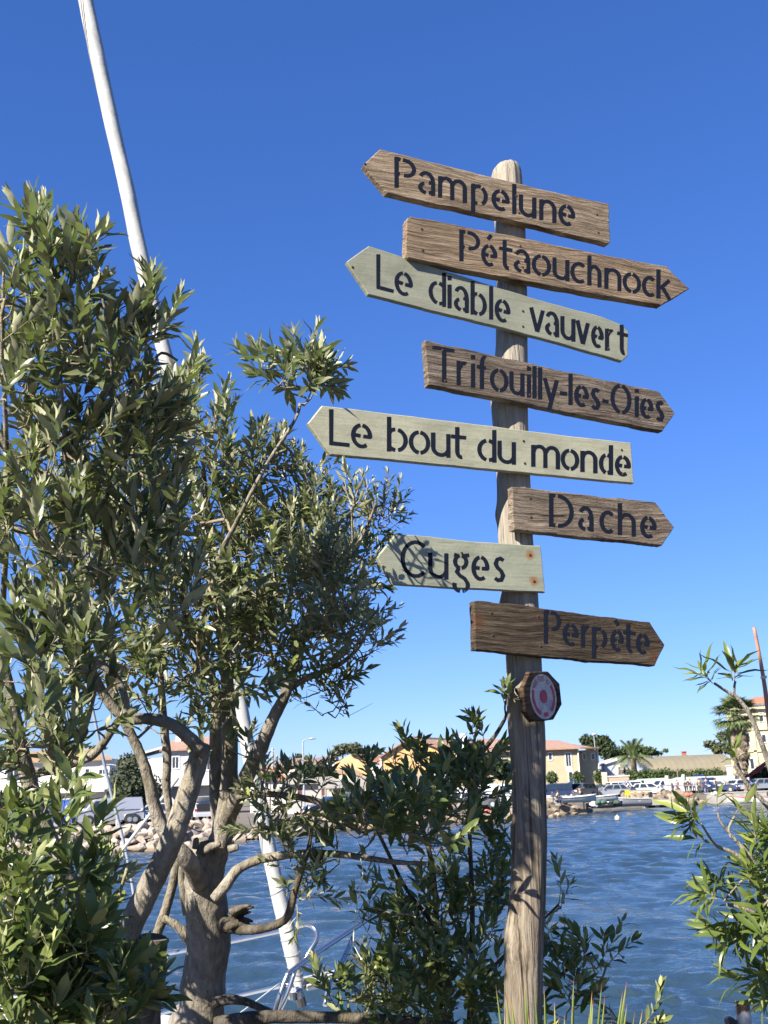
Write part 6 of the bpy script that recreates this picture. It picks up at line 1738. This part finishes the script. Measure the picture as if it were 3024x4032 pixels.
T1.limb([(735, 3600, 16), (722, 3520, 15), (715, 3440, 14), (725, 3380, 12)], DA, sides=10)
# broken stubs
rs = random.Random(3)
for i in range(16):
    a = -.5 + i * .14; l_ = rs.uniform(45, 105); x0_, y0_ = 900 + rs.uniform(-8, 20), 3590 + i * 5
    T1.limb([(x0_, y0_, 15), (x0_ + l_*.5, y0_ - l_*.3*math.cos(a), 11), (x0_ + l_*math.cos(a*.5), y0_ - l_*.42*math.cos(a*1.4) , 4)], 3.46 + rs.uniform(-.05, .05), mat=M_darkbark, name='broken_stub', sides=6, sub=2, conn=False)
for q in [[(795, 3360, 18), (830, 3335, 16), (868, 3322, 12)], [(900, 3345, 16), (925, 3338, 15), (938, 3336, 13)], [(770, 3340, 14), (772, 3310, 12), (770, 3300, 8)], [(600, 3150, 9), (585, 3130, 8), (575, 3120, 6)]]:
    T1.limb(q, DA - .06, name='cut_stub', sides=10, sub=3, conn=False)
# the lone spray against the sky
T1.limb([(800, 2420, 13, 3.3), (860, 2200, 11, 3.2), (930, 2060, 9, 3.15), (1010, 1900, 7.5, 3.1), (1080, 1780, 7, 3.2), (1140, 1690, 6.5, 3.24), (1172, 1630, 6, 3.26), (1182, 1590, 7, 3.28)], sides=8)
T1.fill([(380, 2060, 330, 260, 3.5, .45, 77), (760, 2140, 330, 240, 3.5, .45, 98), (420, 2410, 360, 260, 3.45, .45, 72), (800, 2440, 320, 230, 3.45, .42, 77),
         (560, 1780, 200, 150, 3.5, .35, 30), (800, 1720, 120, 120, 3.45, .25, 22), (960, 1830, 110, 90, 3.45, .2, 14), (1130, 2310, 230, 220, 3.4, .35, 67), (1180, 2560, 230, 150, 3.35, .3, 47), (900, 2680, 260, 150, 3.4, .35, 41),
         (450, 2680, 260, 130, 3.4, .35, 29), (900, 1900, 120, 110, 3.45, .25, 17), (1010, 2120, 130, 120, 3.4, .25, 23), (700, 2850, 200, 60, 3.35, .2, 7), (830, 2960, 150, 60, 3.3, .12, 5)],
        L=(.09, .17), npair=(4, 8), ll=.060, spread=38, sub=130, bare_twigs=.05)
T1.fill([(1385, 1985, 40, 70, 2.97, .08, 5), (1420, 2180, 80, 130, 3.75, .12, 24), (1240, 2060, 120, 140, 3.35, .22, 64), (1265, 2225, 125, 150, 3.02, .2, 64), (1490, 2040, 80, 90, 3.7, .12, 29), (1340, 2420, 140, 120, 3.02, .22, 44), (1390, 2570, 100, 80, 3.02, .15, 19), (1260, 2730, 120, 50, 3.3, .12, 12),
         (1330, 2810, 80, 60, 3.3, .1, 7), (1100, 1850, 90, 90, 3.4, .15, 15), (1200, 1920, 90, 80, 3.35, .15, 19)], L=(.07, .13), npair=(4, 7), ll=.043, sub=50, bare_twigs=.16, sub_r=.004)
# lone spray and side tufts
T1.fill([(1180, 1500, 130, 60, 3.3, .10, 20), (1010, 1470, 40, 45, 3.3, .05, 3), (1240, 1460, 55, 50, 3.3, .06, 9)], L=(.06, .10), npair=(4, 6), ll=.074, sub=5, up=.8, outw=.8, sub_r=.003)
T1.fill([(1090, 3160, 110, 110, 3.3, .1, 16), (1060, 3240, 90, 100, 3.3, .1, 10), (1250, 3110, 40, 60, 3.3, .05, 5), (1190, 3480, 80, 90, 3.33, .06, 12), (1130, 3380, 60, 60, 3.35, .05, 5)], L=(.06, .11), npair=(4, 7), ll=.05, sub=6, sub_r=.003)
T1.finish(300)

# ---- leaning olive tree at the left
DB2 = 2.95
b0 = P(520, 4600, DB2)
T2 = Plant('olive_tree', (b0.x, b0.y, 1.21), 'left olive tree with long leaning pale stem and dark sawn stump', 'tree', 'olive', M_olive, 21)
T2.limb([(560, 5600, 90), (560, 4900, 80), (565, 4300, 70), (566, 4100, 66), (572, 3950, 62), (585, 3820, 64), (588, 3760, 64), (594, 3715, 64), (596, 3700, 63)], DB2, mat=M_darkbark, name='stump', sides=20, rough=.1)
c0_ = P(596, 3702, DB2)
MB().tube([c0_ + Vector((0, 0, -.01)), c0_ + Vector((.001, 0, .003))], .041, 20).build('sawn_face', plain('sawn_wood', (.20, .155, .10), .9, var=.35, scale=60), T2.o)
T2.limb([(500, 4300, 60), (455, 3960, 55), (468, 3820, 52), (510, 3660, 49), (580, 3510, 47), (655, 3360, 45), (715, 3200, 44), (760, 3060, 41), (790, 2960, 38), (798, 2930, 30)], DB2, name='stem', sides=20, rough=.05)
T2.limb([(790, 2955, 30), (745, 2905, 26), (670, 2850, 24), (580, 2830, 23), (500, 2828, 22), (440, 2780, 20), (380, 2680, 18), (330, 2560, 15), (280, 2400, 12), (240, 2150, 9), (220, 1900, 7)], DB2 - .05, sides=12)
T2.limb([(500, 2830, 15), (495, 2760, 15), (470, 2690, 15), (430, 2640, 15), (350, 2580, 13), (280, 2520, 11)], DB2 - .1, sides=10)
T2.limb([(470, 2830, 15), (380, 2960, 17), (300, 3000, 18), (180, 3040, 14), (60, 3000, 11), (-60, 2940, 9)], DB2 - .1, sides=10)
T2.limb([(460, 4300, 40), (390, 3900, 40), (340, 3680, 38), (295, 3540, 36), (240, 3400, 34), (190, 3290, 33), (140, 3160, 33), (105, 3040, 31), (80, 2930, 28), (50, 2780, 24), (10, 2600, 20), (-40, 2400, 16)], DB2 - .15, name='stem', sides=16, rough=.05)
T2.limb([(120, 3100, 14), (200, 3130, 12), (235, 3060, 10), (290, 2960, 9), (340, 2860, 8), (380, 2700, 7)], DB2 - .3, sides=8)
T2.limb([(-60, 1640, 20), (60, 1800, 17), (200, 1880, 14), (340, 1930, 12), (430, 1990, 10)], 2.6, sides=10, conn=True)
T2.limb([(330, 2560, 10, 2.9), (300, 2250, 10, 2.75), (270, 1950, 9, 2.6), (250, 1650, 8, 2.5), (230, 1350, 6, 2.42), (210, 1050, 5, 2.4), (190, 850, 4, 2.4)], sides=8)
T2.limb([(380, 2300, 9, 2.85), (420, 2000, 9, 2.7), (430, 1700, 7, 2.55), (440, 1400, 6, 2.45), (400, 1150, 5, 2.42)], sides=8)
T2.limb([(10, 2400, 12, 2.75), (30, 2000, 10, 2.6), (20, 1600, 9, 2.5), (10, 1300, 7, 2.42), (15, 1050, 5, 2.4)], sides=8)
T2.limb([(470, 1900, 8, 2.7), (560, 1600, 7, 2.6), (620, 1400, 6, 2.5), (700, 1420, 5, 2.5)], sides=8)
T2.fill([(230, 1310, 150, 220, 2.45, .18, 19), (100, 1480, 150, 230, 2.45, .2, 20), (20, 1250, 60, 170, 2.4, .12, 8), (400, 1460, 150, 180, 2.5, .2, 14), (520, 1610, 80, 150, 2.55, .12, 8),
         (190, 1010, 55, 120, 2.4, .06, 5), (370, 1110, 60, 100, 2.4, .06, 6), (300, 1130, 60, 110, 2.4, .06, 5), (540, 1310, 60, 90, 2.45, .06, 5), (600, 1360, 40, 60, 2.48, .05, 3), (740, 1630, 70, 90, 3.15, .1, 6), (790, 1510, 35, 70, 3.15, .05, 3),
         (180, 1780, 220, 200, 2.5, .2, 27), (480, 1830, 200, 200, 2.6, .2, 22), (150, 2180, 230, 220, 2.5, .22, 25), (430, 2230, 200, 180, 2.6, .2, 19), (120, 2580, 210, 220, 2.5, .2, 22), (380, 2550, 130, 130, 2.6, .2, 10),
         (90, 2910, 170, 170, 2.5, .2, 17), (300, 2830, 120, 90, 2.6, .15, 8), (600, 2080, 160, 170, 2.65, .2, 13), (690, 2370, 120, 120, 2.6, .15, 9), (240, 3080, 120, 90, 2.45, .15, 9)],
        L=(.08, .15), npair=(5, 8), ll=.072, sub=90, up=1.0, outw=.35, spread=35, sub_r=.004)
T2.limb([(-60, 2940, 9, 2.85), (-200, 2850, 8, 2.75), (-330, 2700, 6, 2.65)], sides=8)
T2.limb([(-40, 2400, 12, 2.8), (-160, 2150, 9, 2.7), (-260, 1900, 6, 2.6)], sides=8)
T2.fill([(-330, 3000, 200, 150, 2.5, .25, 14), (-250, 1900, 120, 250, 2.6, .2, 8), (-300, 3250, 200, 150, 2.5, .2, 16), (300, 3520, 120, 90, 3.2, .1, 10), (100, 3350, 110, 100, 3.1, .1, 9), (-150, 3120, 150, 130, 2.98, .15, 16), (-400, 2900, 120, 120, 2.9, .15, 10)],  # shoots added towards the sun to dapple the trunk with shade, most out of frame
        L=(.09, .16), npair=(5, 8), ll=.072, sub=16, up=.9, outw=.35, spread=38, sub_r=.004)
T2.finish(300)

# ---- leafy shoots in the lower left corner
b0 = P(120, 4800, 2.35)
T3 = Plant('olive_shrub', (b0.x, b0.y, 1.21), 'large leaved olive shrub filling the lower left corner', 'shrub', 'shrub', M_shrub, 31, M_greenstem)
for q in [[(140, 5600, 24), (150, 4500, 18), (120, 4050, 12), (100, 3800, 8), (40, 3600, 6)], [(150, 5600, 24), (230, 4500, 16), (330, 4050, 10), (420, 3700, 7), (500, 3420, 6)], [(140, 5600, 20), (60, 4500, 16), (-20, 4100, 12), (-40, 3700, 9)],
          [(150, 5600, 20), (300, 4500, 14), (430, 4020, 8), (560, 3950, 6)], [(330, 4050, 8), (300, 3700, 6), (250, 3480, 5), (200, 3300, 5)], [(200, 4300, 9), (200, 4000, 8), (180, 3700, 6), (130, 3450, 5)]]:
    T3.limb(q, 2.3, mat=M_greenstem, name='stem', sides=8, sub=6, rough=.02)
T3.fill([(120, 3930, 190, 170, 2.3, .22, 34), (350, 3980, 160, 130, 2.35, .2, 26), (70, 3660, 130, 150, 2.25, .2, 19), (300, 3780, 130, 110, 2.3, .18, 15), (500, 4010, 80, 60, 2.4, .12, 7), (180, 4140, 280, 110, 2.3, .2, 31),
         (40, 3340, 100, 150, 2.25, .12, 9), (300, 3460, 80, 110, 2.25, .10, 4), (200, 3290, 60, 80, 2.2, .08, 3), (420, 3620, 40, 80, 2.3, .06, 3)],
        L=(.08, .15), npair=(4, 7), ll=.076, sub=40, up=.9, outw=.3, spread=42, sub_r=.003)
T3.finish(300)

# ---- shrub behind the post
b0 = P(1760, 4600, 3.7)
T4 = Plant('olive_shrub', (b0.x, b0.y, 1.21), 'dark olive shrub growing behind and left of the signpost', 'shrub', 'shrub', M_shrub, 41)
for q in [[(1780, 5600, 26), (1770, 4700, 20), (1750, 4200, 16), (1730, 3900, 13), (1720, 3650, 11), (1700, 3400, 10), (1640, 3200, 8), (1560, 3050, 6)], [(1780, 5600, 22), (1820, 4500, 18), (1850, 4000, 12), (1860, 3600, 10), (1850, 3300, 8), (1850, 3050, 6), (1880, 2850, 5)],
          [(1720, 3650, 9), (1600, 3500, 8), (1500, 3300, 7), (1420, 3150, 5)], [(1640, 3300, 8), (1740, 3140, 10), (1830, 3050, 11), (1900, 2960, 10), (1960, 2880, 8), (2000, 2800, 5), (2020, 2720, 3)],
          [(1780, 5600, 18), (1950, 4500, 14), (2080, 4050, 10), (2200, 3850, 8), (2330, 3750, 5)], [(1750, 4300, 12), (1600, 4000, 9), (1480, 3850, 6), (1380, 3760, 4)], [(1850, 3900, 8), (2000, 3750, 7), (2120, 3640, 5), (2200, 3560, 4)]]:
    T4.limb(q, 3.6, mat=M_darkbark if q[0][0] > 1700 else M_bark, name='stem', sides=8, sub=6, rough=.03)
T4.fill([(1500, 3260, 140, 100, 3.12, .2, 20), (1640, 3270, 150, 130, 3.12, .22, 26), (1770, 3190, 120, 110, 3.55, .18, 23), (1880, 3110, 110, 120, 3.5, .15, 18), (1900, 2970, 50, 75, 3.5, .08, 3), (1850, 3040, 40, 40, 3.5, .05, 2),
         (1590, 3040, 60, 60, 3.6, .06, 2), (1680, 3030, 70, 70, 3.6, .08, 4), (1440, 3040, 16, 60, 3.55, .03, 2), (1900, 3320, 90, 100, 3.6, .15, 9), (1960, 3500, 60, 180, 3.6, .15, 9), (1330, 3280, 60, 70, 3.5, .06, 3), (1340, 3410, 90, 50, 3.5, .08, 3)],
        L=(.08, .15), npair=(4, 7), ll=.064, sub=60, up=.9, outw=.3, spread=42, sub_r=.0035)
T4.fill([(1640, 3600, 130, 60, 3.6, .15, 6), (1800, 3640, 180, 180, 3.6, .22, 31), (1620, 3740, 170, 130, 3.6, .2, 22), (1800, 3880, 230, 140, 3.5, .2, 35), (1560, 3930, 200, 100, 3.45, .2, 21), (1380, 3920, 120, 60, 3.4, .1, 7), (1460, 3660, 50, 110, 3.5, .08, 3),
         (1850, 3500, 90, 60, 3.65, .12, 3), (1700, 4080, 400, 80, 3.4, .2, 25), (2190, 3540, 40, 90, 3.6, .06, 3), (2200, 3720, 60, 60, 3.6, .06, 3), (2300, 3840, 90, 90, 3.5, .1, 8), (2250, 3960, 90, 70, 3.45, .1, 6), (2380, 3780, 40, 60, 3.5, .05, 2), (2450, 4040, 100, 50, 3.4, .1, 3)],
        L=(.09, .16), npair=(4, 7), ll=.068, sub=60, up=.8, outw=.4, spread=44, sub_r=.0035)
# shoots that cross in front of the post's left edge
T4.limb([(1960, 2880, 7, 3.55), (1990, 2830, 5, 3.4), (1988, 2790, 4, 3.25), (1990, 2760, 3.5, 3.18)], sides=6, mat=M_darkbark)
for a_ in range(3): T4.shoot(P(1988 + a_*6, 2775, 3.17), Vector((.25*(a_-1), -.1, 1)), .055, 3, .052, 55)
T4.finish(300)
rope = empty('hanging_line', P(1422, 3388, 3.4), 'thin pale fishing line hanging from the olive branch over the water', 'line')
sp_, _ = smooth([P(1420, 3380, 3.42), P(1428, 3425, 3.41), (P(1424, 3480, 3.41)), P(1404, 3570, 3.41), P(1395, 3650, 3.4), P(1393, 3710, 3.4), P(1408, 3750, 3.4), P(1424, 3776, 3.4)], [1]*8, 4)
MB().tube(sp_, .0022, 5).build('line', plain('pale_line', (.62, .68, .58), .6), rope); MB().ball(sp_[-1], .004, 6, 4).build('knot', plain('pale_line', (.62, .68, .58)), rope)

# ---- oleander at the right edge
b0 = P(3250, 4700, 3.3)
T5 = Plant('oleander_bush', (b0.x, b0.y, 1.21), 'bright green oleander with long narrow leaves at the right edge', 'shrub', 'oleander', M_oleander, 51, M_twig)
DO = 3.25
for q in [[(3250, 5600, 30), (3200, 4400, 24), (3120, 3700, 16), (3020, 3500, 12), (2960, 3420, 10), (2890, 3360, 9), (2820, 3330, 6), (2790, 3290, 5), (2760, 3240, 4)],
          [(3060, 3560, 12), (2990, 3440, 12), (2950, 3370, 11), (2890, 3300, 6), (2840, 3240, 5), (2826, 3200, 4)], [(2880, 3300, 6), (2870, 3260, 5), (2895, 3210, 5)],
          [(3250, 5600, 26), (3260, 4400, 20), (3220, 3700, 16), (3110, 3300, 13), (3040, 3050, 12), (2985, 2890, 10), (2945, 2800, 9), (2900, 2745, 8), (2887, 2737, 7), (2850, 2715, 6), (2812, 2690, 5)],
          [(2890, 2738, 6), (2892, 2700, 5), (2896, 2682, 5)], [(3150, 3400, 12), (3080, 3250, 11), (3010, 3160, 10), (2950, 3100, 9), (2915, 3040, 7), (2905, 3005, 6)],
          [(3180, 3800, 14), (3060, 3650, 11), (2960, 3590, 8), (2860, 3560, 6)], [(3180, 3900, 14), (3080, 3850, 11), (2990, 3790, 8), (2960, 3760, 6)], [(3120, 3650, 10), (3020, 3480, 9), (2960, 3440, 6), (2900, 3490, 4), (2850, 3550, 4)]]:
    T5.limb(q, DO, name='stem', sides=8, sub=5, rough=.03)
def whorl(px, py, d, n, ll, dirv, dep=DO, np_=2):
    for _ in range(n):
        T5.shoot(P(px + T5.rng.normal()*6, py + T5.rng.normal()*6, dep + T5.rng.normal()*.02), Vector(dirv) + Vector(T5.rng.normal(size=3))*.2, .05, np_, ll, 62, .002, False, True, .0)
whorl(2808, 2690, 0, 2, .095, (-.5, 0, .8), np_=3); whorl(2896, 2684, 0, 2, .095, (.1, 0, 1), np_=3)
whorl(2905, 3004, 0, 2, .085, (-.1, 0, 1), np_=2)
whorl(2758, 3236, 0, 4, .105, (-.6, -.1, .6)); whorl(2745, 3250, 0, 2, .11, (-1, 0, .1)); whorl(2826, 3198, 0, 1, .09, (.1, 0, 1)); whorl(2895, 3208, 0, 1, .085, (.2, 0, 1)); whorl(2785, 3300, 0, 1, .09, (-.9, 0, .2))
for (x, y, l_, dv) in [(2820, 3540, .10, (-1, 0, .25)), (2860, 3500, .1, (-.8, -.2, .7)), (2960, 3470, .1, (.1, -.2, 1)), (3000, 3540, .1, (.2, -.3, .9)), (2970, 3660, .11, (-.9, -.2, -.1)),
                       (2900, 3690, .1, (-1, 0, -.3)), (3010, 3700, .11, (0, -.5, .5)), (3020, 3420, .1, (.3, 0, 1)), (2980, 3330, .1, (.1, -.1, 1)), (3010, 3610, .1, (-.4, -.5, .3)), (3000, 3820, .1, (-.4, 0, -.8)), (3040, 3900, .1, (-.3, 0, -.7)), (2850, 3640, .09, (-1, 0, -.1))]:
    whorl(x, y, 0, 2, l_, dv, DO + T5.rng.uniform(-.15, .15), 3)
T5.fill([(3070, 3600, 90, 200, 3.3, .25, 13), (3090, 3300, 60, 140, 3.35, .2, 4), (3090, 3850, 70, 100, 3.3, .2, 4), (2975, 3560, 60, 90, 3.3, .2, 4)], L=(.06, .12), npair=(3, 5), ll=.10, sub=12, up=.6, outw=.6, spread=55)
T5.finish(300)

# ---- spiky plant at the foot of the post
b0 = P(2260, 5200, 2.85)
yu = empty('spiky_yucca', (b0.x, b0.y, 1.21), 'spiky yucca with red tipped blades at the foot of the post', 'plant')
k = N('yucca_blade'); tc = k.n('TexCoord'); sp3 = k.n('SeparateXYZ'); k.l(tc.outputs['Object'], sp3.inputs[0])
c = k.ramp(sp3.outputs[2], [(0, (.08, .12, .03)), (.9, (.17, .23, .06)), (.965, (.30, .30, .09)), (.99, (.36, .10, .07))])
ns_ = k.noise(k.coord((30, 30, 1.5)), 4, 3); c = k.mix(.5, c, k.ramp(ns_, [(.3, .6), (.7, 1.0)]), 'MULTIPLY')
geo = k.n('NewGeometry'); M_yuc = k.fin(c, .45, None, spec=.4)
tv = []; tf = []
for i in range(9):
    t = i / 8; w = .5 * (1 - t) ** .55 * (1 if t > .2 else .8 + t) ; w = max(w, .01)
    tv += [(-w, .35 * w, t), (0, -.12 * w, t), (w, .35 * w, t)]
for i in range(8):
    a = i*3; tf += [(a, a+1, a+4, a+3), (a+1, a+2, a+5, a+4)]
me = bpy.data.meshes.new('blade'); me.from_pydata(tv, [], tf); me.materials.append(M_yuc)
rs = random.Random(12)
tips = [(1952, 3878, 2030), (1990, 3905, 2050), (2012, 3925, 2080), (2062, 3862, 2110), (2078, 3985, 2120), (2104, 3862, 2150), (2142, 3876, 2160), (2183, 3943, 2190), (2200, 4000, 2210), (2222, 3998, 2240), (2259, 3852, 2240), (2255, 3960, 2250),
        (2331, 3902, 2300), (2335, 3935, 2290), (2370, 3868, 2320), (2382, 3920, 2330), (2320, 3990, 2300), (2467, 3866, 2370), (2452, 3902, 2380), (2470, 3950, 2390), (2440, 3990, 2360), (2500, 3985, 2400), (2530, 3975, 2420), (2550, 4000, 2430), (2410, 4010, 2350), (2148, 4010, 2160), (2030, 4020, 2080)]
for (x, y, xb) in tips:
    d = 2.8 + rs.uniform(-.1, .15); tip = P(x, y, d); bs = P(xb * .6 + 2230 * .4, 5000 + rs.uniform(-60, 60), 2.85)
    ax = tip - bs; L = ax.length; ax.normalize(); sd = (RT + FW * rs.uniform(-.6, .6)); sd = (sd - ax * sd.dot(ax)).normalized(); nn = ax.cross(sd)
    wdt = rs.uniform(.020, .028); M = Matrix((sd * wdt, -nn * wdt if False else nn * wdt, ax * L)).transposed().to_4x4(); M.translation = bs
    link('blade', me, yu, M)
MB().tube([(b0.x, b0.y, 1.2), tuple(P(2230, 5000, 2.85))], [.07, .05], 10).build('stem', M_darkbark, yu)
